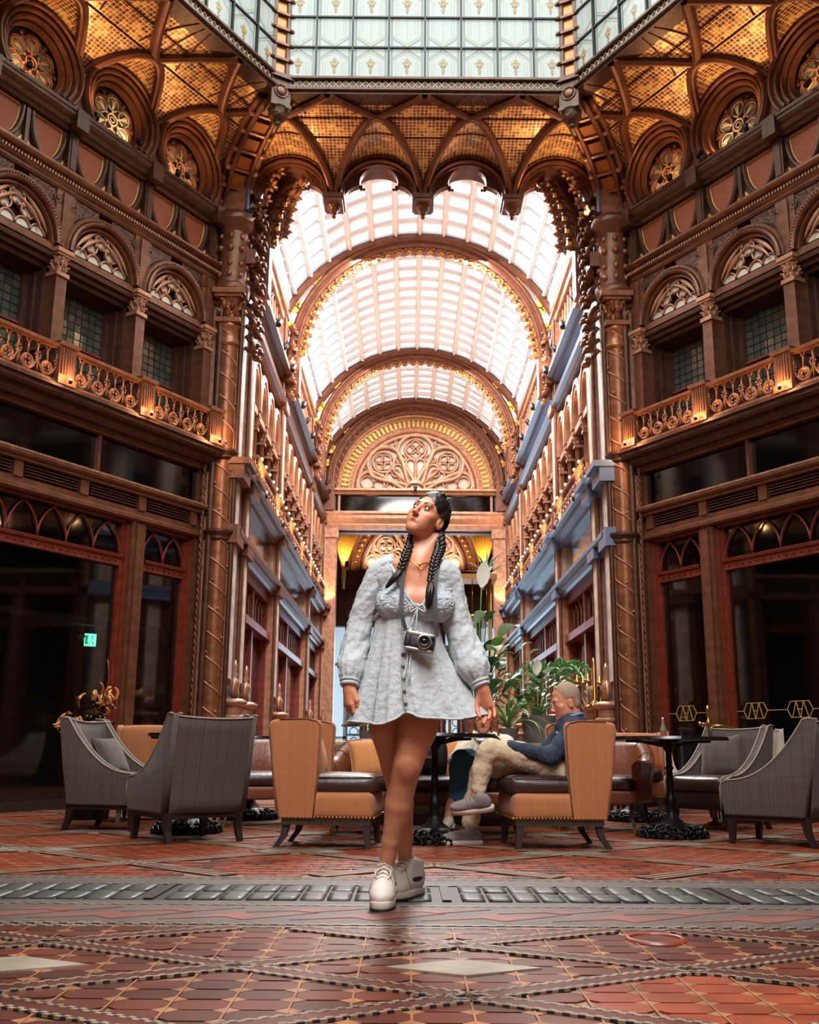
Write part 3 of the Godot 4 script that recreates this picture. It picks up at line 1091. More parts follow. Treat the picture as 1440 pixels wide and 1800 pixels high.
func hall_ceiling() -> void:
	var ce := struct("ceiling", "coved ceiling of gold mosaic webs and crossing bronze ribs under the stained glass drum", "ceiling")
	for s in [0, 1, 5]:
		var xf := side_frame(s)
		var cen := bays(s)
		var y := 8.2 if s == 0 else 8.12
		var st := bm()
		st.set_smooth_group(1)
		var nt := 150
		var nu := 16
		var g := []
		var uvs := []
		for j in nu + 1:
			var u := RING * (1.0 - cos(PI / 2 * j / nu))
			var row := []
			var ur := []
			for i in nt + 1:
				var m := u * 0.57735
				var t := lerpf(m, HS - m, float(i) / nt)
				row.append(xf * Vector3(t, maxf(cove_h(u), lun_h(t, cen, y)), u))
				ur.append(Vector2(t, u * 0.8 + cove_h(u)) / 0.62)
			g.append(row)
			uvs.append(ur)
		for j in nu:
			for i in nt:
				for q in [[j, i], [j + 1, i + 1], [j + 1, i], [j, i], [j, i + 1], [j + 1, i + 1]]:
					st.set_uv(uvs[q[0]][q[1]])
					st.add_vertex(g[q[0]][q[1]])
		part(ce, "mosaic_web", fin(st), M.mosaic)
		# ribs: they rise from each pier along the groins, cross over the arches and run on to the ring
		var prof := [Vector2(-0.055, 0.03), Vector2(-0.055, -0.03), Vector2(-0.035, -0.045), Vector2(-0.022, -0.075), Vector2(0.022, -0.075), Vector2(0.035, -0.045), Vector2(0.055, -0.03), Vector2(0.055, 0.03)]
		var P := 1.25 if s == 0 else BAY
		for c in cen:
			for d in [-1.0, 1.0]:
				var path := []
				for i in 21:
					var q := i / 20.0
					var t: float = c - d * P / 2 + d * P * q
					var h := lun_h(t, [c], y)
					var u := groin_u(maxf(h, 8.2))
					var hh := maxf(h, cove_h(u))
					if q > 0.5:
						var ua := groin_u(y + 0.61)
						u = lerpf(ua, RING, pow((q - 0.5) * 2.0, 1.15))
						hh = cove_h(u)
					if t < u * 0.577 or t > HS - u * 0.577: break
					path.append(xf * (Vector3(t, hh - 0.005, u)))
				if path.size() < 3: continue
				var rb := bm()
				sweep(rb, path, xf.basis * Vector3(0, 0.7, -1), prof)
				part(ce, "rib", fin(rb), M.bronze)
			# thin glazing bars in the webs
			var tb := bm()
			for o in [-0.31, 0.0, 0.31]:
				var path := []
				for i in 9:
					var u := lerpf(groin_u(y + 0.61) + 0.05, RING, i / 8.0)
					var t: float = c + o * (1.0 - i / 12.0)
					if t < u * 0.577 or t > HS - u * 0.577: break
					path.append(xf * Vector3(t, maxf(cove_h(u), lun_h(t, cen, y)) - 0.01, u))
				if path.size() > 2: tube(tb, path, 0.01, 4)
			for uu in [0.62, 0.95]:
				var path := []
				for i in 9:
					var t: float = c - P / 2 + P * i / 8.0
					if t < uu * 0.577 or t > HS - uu * 0.577: continue
					path.append(xf * Vector3(t, maxf(cove_h(uu), lun_h(t, cen, y)) - 0.01, uu))
				if path.size() > 2: tube(tb, path, 0.01, 4)
			part(ce, "glazing_bar", fin(tb), M.bronze)
	# roof slab over the cove so that light enters through the drum only
	var rf := bm()
	for s in 6:
		var xf := side_frame(s)
		var a := xf * Vector3(-0.4, 9.3, -0.7)
		var b := xf * Vector3(HS + 0.4, 9.3, -0.7)
		var m := RING * 0.57735
		var c := xf * Vector3(HS - m + 0.1, 9.3, RING - 0.15)
		var d := xf * Vector3(m - 0.1, 9.3, RING - 0.15)
		flat(rf)
		quad(rf, a, b, c, d)
		for p in [[a, b], [b, c], [c, d], [d, a]]:
			quad(rf, p[0], p[0] + Vector3(0, 0.2, 0), p[1] + Vector3(0, 0.2, 0), p[1])
	part(ce, "roof_slab", fin(rf), M.dark_room)
	hall_ring()
	hall_screen()

func hall_ring() -> void:
	var rg := struct("trim_1", "hexagonal bronze ring with a pale lattice frieze under the stained glass", "ring beam")
	var m := RING * 0.57735
	for s in 6:
		var xf := side_frame(s)
		var vis: bool = s in [0, 1, 5]
		var st := bm()
		mould(st, m - 0.02, HS - m + 0.02, [Vector2(1.2, 8.83), Vector2(1.43, 8.83), Vector2(1.43, 8.86), Vector2(1.47, 8.87), Vector2(1.47, 8.9), Vector2(1.42, 8.91), Vector2(1.42, 9.02), Vector2(1.47, 9.03), Vector2(1.47, 9.06), Vector2(1.44, 9.075), Vector2(1.36, 9.08)])
		mould(st, m - 0.02, HS - m + 0.02, [Vector2(1.36, 9.3), Vector2(1.2, 9.3), Vector2(1.2, 8.83)])
		part(rg, "ring_beam", fin(st), M.bronze_dark, xf)
		if not vis: continue
		var la := bm()
		var n := int((HS - 2 * m) / 0.085)
		for i in n:
			var x := m + 0.04 + i * 0.085
			for d in [-1.0, 1.0]:
				var dir := Vector3(d * 0.085, 0.1, 0).normalized()
				box(la, Vector3(x + 0.02, 8.965, 1.425), Vector3(0.13, 0.008, 0.008), Basis(dir, Vector3(0, 0, 1).cross(dir), Vector3(0, 0, 1)))
		stuff(part(rg, "lattice_frieze", fin(la), M.cream, xf))
	# stained glass drum
	if not C.has("drum_pane"):
		var st := bm()
		flat(st)
		var w := (HS - 2 * m) / 8 / 2 - 0.01
		for q in [[-1, -1], [1, 1], [1, -1], [-1, -1], [-1, 1], [1, 1]]:
			st.set_uv(Vector2(0.5 + q[0] * 0.5, 0.5 - q[1] * 0.5))
			st.add_vertex(Vector3(q[0] * w, q[1] * 0.22, 0))
		C["drum_pane"] = fin(st)
	var names := ["far", "right", "near right", "near", "near left", "left"]
	for s in 6:
		var xf := side_frame(s)
		var w := struct("window_%d" % (13 + s), "stained glass drum light on the %s side of the hexagon, pale panels with gold finials" % names[s], "stained glass", xf)
		var cw := (HS - 2 * m) / 8
		for r in (5 if s in [0, 1, 5] else 1):
			for i in 8:
				if s in [0, 1, 5]:
					part(w, "pane", C["drum_pane"], M.stained_b if r % 2 == 0 else M.stained_a, mv(m + (i + 0.5) * cw, 9.08 + (r + 0.5) * 0.455, 1.38))
		if not s in [0, 1, 5]:
			var q := bm()
			bx(q, m, HS - m, 9.08, 11.36, 1.36, 1.38)
			part(w, "pane", fin(q), M.stained_a)
		var cm := bm()
		for i in 9: bx(cm, m + i * cw - 0.012, m + i * cw + 0.012, 9.07, 11.4, 1.37, 1.42)
		for r in 6: bx(cm, m, HS - m, 9.08 + r * 0.455 - 0.01, 9.08 + r * 0.455 + 0.01, 1.37, 1.415)
		part(w, "glazing_bars", fin(cm), M.iron_frame)
	# the cap of the drum
	var cap := struct("window_19", "flat glazed cap that closes the stained glass drum", "skylight")
	var cp := bm()
	var poly := PackedVector2Array()
	for s in 6:
		var p := side_frame(s) * Vector3(m - 0.1, 0, 1.3)
		poly.append(Vector2(p.x, -p.z))
	slab(cp, poly, 0.0, 0.05, 0.0, Transform3D(Basis(Vector3(1, 0, 0), Vector3(0, 0, -1), Vector3(0, 1, 0)), Vector3(0, 11.4, 0)))
	part(cap, "pane", fin(cp), M.stained_a)
	# corner posts of the drum with their hanging corbels
	for k in [0, 1, 2, 5]:
		var xf := side_frame(k)
		var p := xf * Vector3(m, 0, RING)
		var c := Vector3(0, 0, -HD + HS * sqrt(3.0) / 2.0)
		var inw := (c - p)
		inw.y = 0
		var b := Basis(Vector3.UP.cross(inw.normalized()), Vector3.UP, inw.normalized())
		var o := thing("hanging_corbel", ["carved hanging corbel and amber glazed post at the drum's far left corner", "carved hanging corbel and amber glazed post at the drum's far right corner", "carved hanging corbel at the drum's right corner, beyond the frame", "", "", "carved hanging corbel at the drum's left corner, beyond the frame"][k], "corbel", p, 0)
		o.basis = b
		corbel_post(o)

func corbel_post(o: Node3D) -> void:
	var st := bm()
	bx(st, -0.13, 0.13, 8.62, 9.0, -0.15, 0.1)
	bx(st, -0.16, 0.16, 9.0, 9.06, -0.15, 0.14)
	bx(st, -0.14, 0.14, 8.6, 8.64, -0.15, 0.12)
	part(o, "corbel_block", fin(st), M.bronze_dark)
	st = bm()
	lathe(st, [Vector2(0.0, 8.36), Vector2(0.035, 8.38), Vector2(0.05, 8.41), Vector2(0.03, 8.43), Vector2(0.09, 8.46), Vector2(0.125, 8.52), Vector2(0.11, 8.57), Vector2(0.14, 8.61)], 12)
	part(o, "corbel_pendant", fin(st), M.bronze_dark_carved)
	st = bm()
	ball(st, Vector3(0, 8.82, 0.1), Vector3(0.07, 0.07, 0.03), 10)
	torus(st, Vector3(0, 8.82, 0.1), 0.09, 0.016, 14, 6)
	part(o, "rosette", fin(st), M.bronze)
	st = bm()
	for s in [-1.0, 1.0]:
		bx(st, s * 0.07, s * 0.12, 9.06, 11.4, -0.12, 0.06)
	part(o, "post_rail", fin(st), M.bronze_dark)
	for i in 10:
		var y := 9.1 + i * 0.225
		part(o, "amber_pane", boxm(0.13, 0.17, 0.02), M.amber_glass, mv(0, y + 0.1, 0.02))
	st = bm()
	for i in 11:
		var y := 9.09 + i * 0.225
		bx(st, -0.12, 0.12, y - 0.018, y + 0.018, -0.05, 0.08)
		for s in [-1.0, 1.0]:
			ball(st, Vector3(s * 0.15, y, 0.05), Vector3.ONE * 0.036, 6)
			ball(st, Vector3(s * 0.12, y, 0.08), Vector3.ONE * 0.028, 6)
	part(o, "crocket_bands", fin(st), M.bronze)

# the arcaded screen that hangs across the mouth of the arcade
func hall_screen() -> void:
	var sc := struct("trim_2", "hanging screen of four cusped bronze arches with carved pendants across the arcade's mouth", "arched screen", side_frame(0))
	if not C.has("screen_arch"):
		var a := bm()
		archi(a, 0, 0, [Vector2(0.625, -0.1), Vector2(0.625, 0.06), Vector2(0.6, 0.1), Vector2(0.575, 0.1), Vector2(0.56, 0.05), Vector2(0.55, 0.05), Vector2(0.54, 0.09), Vector2(0.52, 0.09), Vector2(0.51, 0.03), Vector2(0.5, 0.03), Vector2(0.49, 0.03), Vector2(0.485, -0.34)], 0, 180, 30)
		C["screen_arch"] = fin(a)
		a = bm()
		for s in [-1.0, 1.0]:
			var poly := PackedVector2Array()
			for i in 13:
				var g := deg_to_rad(-6 + 84.0 * i / 12)
				poly.append(Vector2(s * 0.49 * cos(g), 0.49 * sin(g)))
			var tip := deg_to_rad(38)
			for i in 9:
				var q := i / 8.0
				var g := lerpf(deg_to_rad(78), tip, q)
				var r := 0.49 - 0.15 * pow(q, 1.7)
				poly.append(Vector2(s * r * cos(g), r * sin(g)))
			for i in range(1, 9):
				var q := 1.0 - i / 8.0
				var g := lerpf(deg_to_rad(-6), tip, q)
				var r := 0.49 - 0.15 * pow(q, 1.7)
				poly.append(Vector2(s * r * cos(g), r * sin(g)))
			slab(a, poly, -0.16, -0.04)
			var e := Vector3(s * cos(tip), sin(tip), 0)
			ball(a, e * 0.325 + Vector3(0, 0, -0.09), Vector3(0.035, 0.035, 0.035), 7)
			ball(a, e * 0.29 + Vector3(0.02, -0.012, -0.09), Vector3(0.024, 0.024, 0.024), 6)
			ball(a, e * 0.29 + Vector3(-0.02, -0.012, -0.09), Vector3(0.024, 0.024, 0.024), 6)
			torus(a, e * 0.43 + Vector3(0, 0, -0.04), 0.035, 0.01, 12, 5)
		C["screen_cusp"] = fin(a)
		a = bm()
		for s in [0.0, 0.1]:
			pass
		bx(a, -0.15, 0.15, 8.14, 8.2, -0.32, 0.12)
		bx(a, -0.125, 0.125, 8.09, 8.14, -0.28, 0.1)
		C["pendant_block"] = fin(a)
		a = bm()
		lathe(a, [Vector2(0.0, 7.9), Vector2(0.02, 7.91), Vector2(0.034, 7.935), Vector2(0.014, 7.955), Vector2(0.04, 7.97), Vector2(0.05, 7.99), Vector2(0.035, 8.0), Vector2(0.085, 8.05), Vector2(0.105, 8.1)], 10, mv(0, 0, -0.08))
		C["pendant_drop"] = fin(a)
		a = bm()
		for i in 16:
			var g := deg_to_rad(10 + 160.0 * i / 15)
			ball(a, Vector3(0.587 * cos(g), 0.587 * sin(g), 0.1), Vector3.ONE * 0.012, 5)
		C["screen_beads"] = fin(a)
	for c in bays(0):
		var p := part(sc, "cusped_arch", C["screen_arch"], M.bronze, mv(c, 8.2, 0))
		part(p, "cusp", C["screen_cusp"], M.bronze_carved)
		part(p, "bead_moulding", C["screen_beads"], M.bronze_light)
	for j in [-1, 0, 1]:
		var p := part(sc, "pendant", C["pendant_block"], M.bronze, mv(HS / 2 + j * 1.25, 0, 0))
		part(p, "pendant_drop", C["pendant_drop"], M.bronze_carved)

# ---------------------------------------------------------------- columns at the corners, and the sides behind the camera
func hall_rest() -> void:
	for s in [-1, 1]:
		corner_column(s)
	var c := struct("wall_back", "plain dark bronze walls and open passage on the near side of the hall", "wall")
	var st := bm()
	for s in [2, 4]:
		var xf := side_frame(s)
		var a := xf * Vector3(0, 0, 0)
		var b := xf * Vector3(HS, 0, 0)
		var mid := (a + b) / 2
		var dir := (b - a).normalized()
		box(st, mid + Vector3(0, 4.7, 0) - xf.basis.z * 0.2, Vector3(HS, 9.4, 0.4), Basis(dir, Vector3.UP, dir.cross(Vector3.UP)))
	for s in [-1.0, 1.0]:
		bx(st, s * 2.7, s * 3.1, 0, 9.4, -3.7, 6.4)
	bx(st, -3.1, 3.1, 0, 9.4, 6.0, 6.4)
	bx(st, -3.1, 3.1, 9.0, 9.4, -3.7, 6.4)
	part(c, "masonry", fin(st), M.bronze_dark)
	for s in [2, 4]:
		var mo := bm()
		for y in [3.3, 4.3, 6.9, 7.7]:
			mould(mo, 0.1, HS - 0.1, [Vector2(0, y - 0.1), Vector2(0.12, y - 0.05), Vector2(0.16, y), Vector2(0.16, y + 0.08), Vector2(0, y + 0.1)])
		part(c, "cornice", fin(mo), M.bronze, side_frame(s))
	var sk := struct("window_20", "frosted skylight over the passage behind the camera", "skylight")
	var q := bm()
	bx(q, -2.2, 2.2, 8.94, 8.98, -3.2, 5.0)
	part(sk, "pane", fin(q), M.vault_pane)

func column_shaft(y0: float, y1: float, r: float, pitch: float) -> Array:
	var st := bm()
	lathe(st, [Vector2(r, y0), Vector2(r, y1)], 20)
	var sp := bm()
	var ro := bm()
	for k in 2:
		var path := []
		var n := int((y1 - y0) / 0.03)
		for i in n + 1:
			var y := y0 + (y1 - y0) * i / n
			var a := TAU * (y / pitch) + k * PI
			path.append(Vector3(cos(a) * (r + 0.004), y, sin(a) * (r + 0.004)))
			if i % 6 == 0:
				ball(ro, Vector3(cos(a) * (r + 0.012), y + 0.06, sin(a) * (r + 0.012)), Vector3.ONE * 0.017, 6)
		tube(sp, path, 0.012, 5)
	return [fin(st), fin(sp), fin(ro)]

func corner_column(s: int) -> void:
	var o := thing("twisted_column", "tall bronze column with spiral vine bands at the arcade's %s corner" % ("left" if s < 0 else "right"), "column", Vector3(s * 2.6, 0, -12.86))
	if not C.has("shaft_a"):
		C["shaft_a"] = column_shaft(0.3, 6.2, 0.135, 0.62)
	var sh: Array = C["shaft_a"]
	var p := part(o, "shaft", sh[0], M.copper)
	part(p, "spiral_band", sh[1], M.bronze_light)
	part(p, "rosettes", sh[2], M.bronze_light)
	var st := bm()
	lathe(st, [Vector2(0.26, 0), Vector2(0.26, 0.1), Vector2(0.22, 0.14), Vector2(0.2, 0.2), Vector2(0.17, 0.22), Vector2(0.18, 0.26), Vector2(0.14, 0.31)], 18, Transform3D(), true)
	part(o, "base", fin(st), M.bronze_dark)
	for y in [3.33, 4.4]:
		st = bm()
		lathe(st, [Vector2(0.14, y - 0.12), Vector2(0.17, y - 0.09), Vector2(0.17, y - 0.06), Vector2(0.21, y - 0.01), Vector2(0.21, y + 0.02), Vector2(0.14, y + 0.04)], 18, Transform3D(), true)
		part(o, "collar", fin(st), M.bronze_dark)
	st = bm()
	lathe(st, [Vector2(0.14, 5.86), Vector2(0.16, 5.88), Vector2(0.16, 5.92), Vector2(0.145, 5.94), Vector2(0.145, 6.1), Vector2(0.165, 6.12), Vector2(0.165, 6.16), Vector2(0.14, 6.2)], 18)
	part(o, "necking", fin(st), M.copper)
	capital(o, 0, 6.2, 0, 0.3, 0.45, "copper")
	# octagonal block and crowning moulding
	st = bm()
	var oct := func(r: float, y: float): return Vector2(r, y)
	lathe(st, [Vector2(0.2, 6.62), Vector2(0.24, 6.66), Vector2(0.24, 6.72), Vector2(0.21, 6.76), Vector2(0.21, 7.5), Vector2(0.26, 7.58), Vector2(0.3, 7.66), Vector2(0.3, 7.72), Vector2(0.24, 7.8), Vector2(0, 7.8)], 8, Transform3D(Basis(Vector3.UP, PI / 8), Vector3.ZERO), true)
	part(o, "octagonal_block", fin(st), M.bronze)
	st = bm()
	for i in 8:
		var d := Vector3(0, 0, 1).rotated(Vector3.UP, i * PI / 4)
		ball(st, d * 0.2 + Vector3(0, 7.24, 0), Vector3.ONE * 0.05, 8)
		for y in [6.86, 7.02, 7.42]:
			ball(st, d * 0.195 + Vector3(0, y, 0), Vector3(0.04, 0.05, 0.04), 6)
	part(o, "rosette", fin(st), M.copper)
	# roped edge between the column and the shopfront
	var rp := bm()
	var b := wall_frame(s)
	var e: Vector3 = b * Vector3(s * 0.3, 0, 0.06) - o.position
	for k in 2:
		var path := []
		for i in 131:
			var y := 0.1 + i * 0.032
			path.append(e + Vector3(cos(y * 34 + k * PI) * 0.014, y, sin(y * 34 + k * PI) * 0.014))
		tube(rp, path, 0.015, 5)
	part(o, "roped_edge", fin(rp), M.bronze)
	var jb := bm()
	lathe(jb, [Vector2(0.05, 0), Vector2(0.05, 6.5)], 8, mv(e.x - s * 0.09, 0, e.z - 0.05))
	lathe(jb, [Vector2(0.035, 0), Vector2(0.035, 6.6)], 8, mv(-s * 0.17, 0, 0.02))
	part(o, "jamb_shaft", fin(jb), M.bronze_dark)
	# rib with amber panes that climbs from the column to the drum's corner
	var c := Vector3(0, 0, -HD + HS * sqrt(3.0) / 2.0)
	var from := Vector3(s * HS / 2.0, 0, -HD)
	var dir := (c - from).normalized()
	var lenr := RING / cos(PI / 6)
	var pts := []
	for i in 15:
		var q := i / 14.0
		var k := 1.0 - q
		var u := lenr * 0.93 * (1.0 - cos(q * PI / 2)) + 0.06
		var y := 7.8 + 0.95 * sin(q * PI / 2)
		pts.append(from + dir * u + Vector3(0, y, 0) - o.position)
	var side := dir.cross(Vector3.UP)
	var rl := bm()
	for sg in [-1.0, 1.0]:
		var pp := []
		for q in pts: pp.append(q + side * sg * 0.13)
		tube(rl, pp, 0.04, 6)
		pp = []
		for q in pts: pp.append(q + side * sg * 0.2 + Vector3(0, 0.05, 0) - dir * 0.05)
		tube(rl, pp, 0.05, 6)
	var cr := bm()
	for i in 14:
		var a: Vector3 = pts[i]
		var bb: Vector3 = pts[i + 1]
		var t := (bb - a).normalized()
		var nb := Basis(side, t, side.cross(t))
		if i % 2 == 0:
			part(o, "amber_pane", boxm(0.22, 0.17, 0.015), M.amber_glass, Transform3D(nb, (a + bb) / 2 - dir * 0.03 + t * 0.06))
			box(cr, a, Vector3(0.32, 0.035, 0.05), nb)
			for sg in [-1.0, 1.0]:
				ball(cr, a + side * sg * 0.19, Vector3.ONE * 0.045, 6)
				ball(cr, a + side * sg * 0.14 + nb.z * 0.04, Vector3.ONE * 0.035, 6)
	part(o, "rib_rail", fin(rl), M.bronze)
	part(o, "crocket_bands", fin(cr), M.bronze_light)

# ---------------------------------------------------------------- tiled floor
func poly_tile(pts: Array, h: float) -> ArrayMesh:
	var st := bm()
	var poly := PackedVector2Array(pts)
	slab(st, poly, -0.012, h, 0.0, Transform3D(Basis(Vector3(1, 0, 0), Vector3(0, 0, -1), Vector3(0, 1, 0)), Vector3.ZERO))
	return fin(st)

func in_band(x: float, d: float, hw: float, hh: float, x0: float, d0: float, w: float) -> bool:
	# distance to the diamond lattice of bands
	var a := (x - x0) / hw + (d - d0) / hh
	var b := (x - x0) / hw - (d - d0) / hh
	var k := 1.0 / sqrt(1.0 / (hw * hw) + 1.0 / (hh * hh))
	var da := absf(fposmod(a, 2.0) - 1.0) * k
	var db := absf(fposmod(b, 2.0) - 1.0) * k
	return minf(da, db) < w

func floor_tiles() -> void:
	var fl := struct("floor", "patterned encaustic tile floor of red and tan tiles with diamond bands", "floor")
	var st := bm()
	bx(st, -7, 7, -0.2, -0.004, -40, 7)
	var wear := toned(noisetex(0.015, FastNoiseLite.TYPE_SIMPLEX, 256, 4, 21), Color(0.7, 0.68, 0.66), Color(1, 1, 1))
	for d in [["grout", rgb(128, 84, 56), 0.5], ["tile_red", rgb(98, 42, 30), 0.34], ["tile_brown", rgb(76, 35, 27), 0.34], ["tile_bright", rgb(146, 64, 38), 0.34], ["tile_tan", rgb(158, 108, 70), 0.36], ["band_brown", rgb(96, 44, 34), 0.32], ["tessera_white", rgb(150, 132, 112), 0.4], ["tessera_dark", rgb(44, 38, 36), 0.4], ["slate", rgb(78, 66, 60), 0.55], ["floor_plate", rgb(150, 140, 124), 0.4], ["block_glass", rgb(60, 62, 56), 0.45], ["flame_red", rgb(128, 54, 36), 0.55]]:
		var m := mat(d[0], d[1], d[2], 0.0, {"albedo_texture": wear})
		tri_tex(m, 0.9, true)
	part(fl, "tile_bed", fin(st), M.grout)
	# near field: long octagons with small lozenges between
	var oct := poly_tile([Vector2(-0.072, -0.026), Vector2(-0.045, -0.05), Vector2(0.045, -0.05), Vector2(0.072, -0.026), Vector2(0.072, 0.026), Vector2(0.045, 0.05), Vector2(-0.045, 0.05), Vector2(-0.072, 0.026)], 0.0)
	var loz := poly_tile([Vector2(-0.034, 0), Vector2(0, -0.03), Vector2(0.034, 0), Vector2(0, 0.03)], 0.0)
	for j in 15:
		for i in range(-11, 11):
			var x := (i + 0.5) * 0.153 + 0.013
			var d := 2.36 + j * 0.112
			if absf(x + 0.155) > 0.41 * d + 0.08: continue
			if d > 3.93 or in_band(x, d, 0.675, 0.37, 0.015, 3.27, 0.035): continue
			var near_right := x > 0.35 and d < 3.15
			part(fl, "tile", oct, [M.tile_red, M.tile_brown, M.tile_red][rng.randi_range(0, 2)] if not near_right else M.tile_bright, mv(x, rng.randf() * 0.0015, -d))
			if not in_band(x + 0.0765, d + 0.056, 0.675, 0.37, 0.015, 3.27, 0.05):
				part(fl, "tile_lozenge", loz, M.tile_tan, mv(x + 0.0765, 0.001, -d - 0.056))
	# thin tan fillets that run away from the camera
	for i in range(-11, 12):
		part(fl, "fillet", boxm(0.006, 0.01, 1.66), M.tile_tan, mv(i * 0.153 + 0.013, -0.002, -3.14))
	# diamond bands: a brown stripe between two rows of black and white tesserae
	var b1 := bm()
	var bw := bm()
	var bd := bm()
	for k in range(-5, 6):
		for sg in [-1.0, 1.0]:
			# the line (x - x0)/hw + sg (d - d0)/hh = 2k + 1
			var dir := Vector3(0.675, 0, sg * 0.37).normalized()
			var p0 := Vector3(0.015 + 0.675 * (2 * k + 1), 0.002, -3.27)
			var nrm := Vector3(-dir.z, 0, dir.x)
			var lo := -2.6
			var n := 260
			for i in n:
				var t := lo + 5.2 * (i + 0.5) / n
				var p := p0 + dir * t
				var d := -p.z
				if d < 2.3 or d > 3.95 or absf(p.x + 0.155) > 0.44 * d + 0.1: continue
				var bs := Basis(dir, Vector3.UP, dir.cross(Vector3.UP))
				box(b1, p, Vector3(5.2 / n + 0.001, 0.008, 0.044), bs)
				for q in [-1.0, 1.0]:
					for r in 2:
						var c: Vector3 = p + nrm * q * (0.029 + r * 0.0115) + Vector3(0, 0.0005, 0)
						var ww := (i + r) % 2 == 0
						box(bw if ww else bd, c, Vector3(5.2 / n * 1.02, 0.008, 0.0115), bs)
	part(fl, "band_stripe", fin(b1), M.band_brown)
	stuff(part(fl, "white_tesserae", fin(bw), M.tessera_white))
	stuff(part(fl, "dark_tesserae", fin(bd), M.tessera_dark))
	var plate := poly_tile([Vector2(-0.235, 0), Vector2(0, -0.115), Vector2(0.235, 0), Vector2(0, 0.115)], 0.004)
	for x in [-1.335, 0.015, 1.365]:
		part(fl, "white_plate", plate, M.floor_plate, mv(x, 0.002, -3.27))
	# lines of black and white tesserae on either side of the cross bands
	var wl := bm()
	var dl := bm()
	for d in [3.99, 4.05, 4.53, 5.20, 5.42, 5.47]:
		for i in 240:
			var x := -3.6 + i * 0.03
			bx(wl if i % 2 == 0 else dl, x, x + 0.029, -0.01, 0.0015, -d - 0.018, -d + 0.0)
			bx(dl if i % 2 == 0 else wl, x, x + 0.029, -0.01, 0.0015, -d, -d + 0.018)
	stuff(part(fl, "border_tesserae", fin(wl), M.tessera_white))
	stuff(part(fl, "border_tesserae", fin(dl), M.tessera_dark))
	# band of flame pattern in slate and red
	st = bm()
	bx(st, -3.8, 3.8, -0.01, 0.0, -4.51, -4.07)
	bx(st, -3.8, 3.8, -0.01, 0.0, -4.64, -4.55)
	bx(st, -3.8, 3.8, -0.01, 0.0, -5.4, -5.22)
	part(fl, "slate_band", fin(st), M.slate)
	var fm := poly_tile([Vector2(-0.30, -0.09), Vector2(-0.06, -0.02), Vector2(0.02, -0.09), Vector2(0.30, 0.09), Vector2(0.06, 0.02), Vector2(-0.02, 0.09)], 0.001)
	for i in 14:
		part(fl, "flame_tile", fm, M.flame_red, mv(-3.3 + i * 0.5, 0.001, -4.23))
		part(fl, "flame_tile", fm, M.flame_red, rotx(-3.05 + i * 0.5, 0.001, -4.38, Vector3.ZERO, Vector3(0.8, 1, 0.6)))
	# iron grid of pavement lights
	st = bm()
	bx(st, -3.8, 3.8, -0.02, -0.003, -5.18, -4.66)
	part(fl, "iron_grid", fin(st), M.iron_frame)
	var gb := bm()
	rbox(gb, Vector3(0, -0.006, 0), Vector3(0.102, 0.02, 0.222), 0.004, 3, 0.0012)
	var gm := fin(gb)
	var bars := bm()
	for i in range(-27, 28):
		var x := i * 0.117 + 0.02
		if i % 11 == 0:
			bx(bars, x - 0.02, x + 0.02, -0.01, 0.006, -5.17, -4.67)
			continue
		for d in [4.795, 5.045]:
			if absf(x + 0.155) < 0.42 * d + 0.1:
				part(fl, "glass_block", gm, M.block_glass, rotx(x, rng.randf() * 0.003, -d, Vector3(rng.randfn(0, 0.012), 0, rng.randfn(0, 0.02))))
	part(fl, "grid_bar", fin(bars), M.iron_frame)
	# far field
	var seeds := bm()
	flat(seeds)
	slab(seeds, PackedVector2Array([Vector2(-0.072, -0.03), Vector2(-0.04, -0.052), Vector2(0.04, -0.052), Vector2(0.072, -0.03), Vector2(0.072, 0.03), Vector2(0.04, 0.052), Vector2(-0.04, 0.052), Vector2(-0.072, 0.03)]), -0.01, 0.0, 0.0, Transform3D(Basis(Vector3(1, 0, 0), Vector3(0, 0, -1), Vector3(0, 1, 0)), Vector3.ZERO))
	var tm := fin(seeds)
	var far := []
	var cols := []
	for j in 62:
		var d := 5.56 + j * 0.118
		for i in range(-34, 35):
			var x := (i + (0.5 if j % 2 else 0.0)) * 0.153
			if absf(x) > 0.42 * d + 0.3 or absf(x) > 5.3: continue
			if in_band(x, d, 0.85, 0.74, 0.0, 6.83, 0.09): continue
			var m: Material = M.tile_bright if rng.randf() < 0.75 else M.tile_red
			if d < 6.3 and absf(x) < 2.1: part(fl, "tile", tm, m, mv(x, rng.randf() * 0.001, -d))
			else:
				far.append(Transform3D(Basis(), Vector3(x, rng.randf() * 0.001, -d)))
	var mm := MultiMesh.new()
	mm.transform_format = MultiMesh.TRANSFORM_3D
	mm.mesh = tm
	mm.instance_count = far.size()
	for i in far.size(): mm.set_instance_transform(i, far[i])
	var mi := MultiMeshInstance3D.new()
	mi.name = "far_tiles"
	mi.multimesh = mm
	mi.material_override = M.tile_bright
	fl.add_child(mi, true)
	stuff(mi)
	var m2 := MultiMesh.new()
	m2.transform_format = MultiMesh.TRANSFORM_3D
	m2.mesh = loz
	m2.instance_count = far.size()
	for i in far.size(): m2.set_instance_transform(i, far[i] * mv(0.0765, 0.0015, 0.0))
	var mj := MultiMeshInstance3D.new()
	mj.name = "far_lozenges"
	mj.multimesh = m2
	mj.material_override = M.tile_tan
	fl.add_child(mj, true)
	stuff(mj)
	var fb := bm()
	var fd := bm()
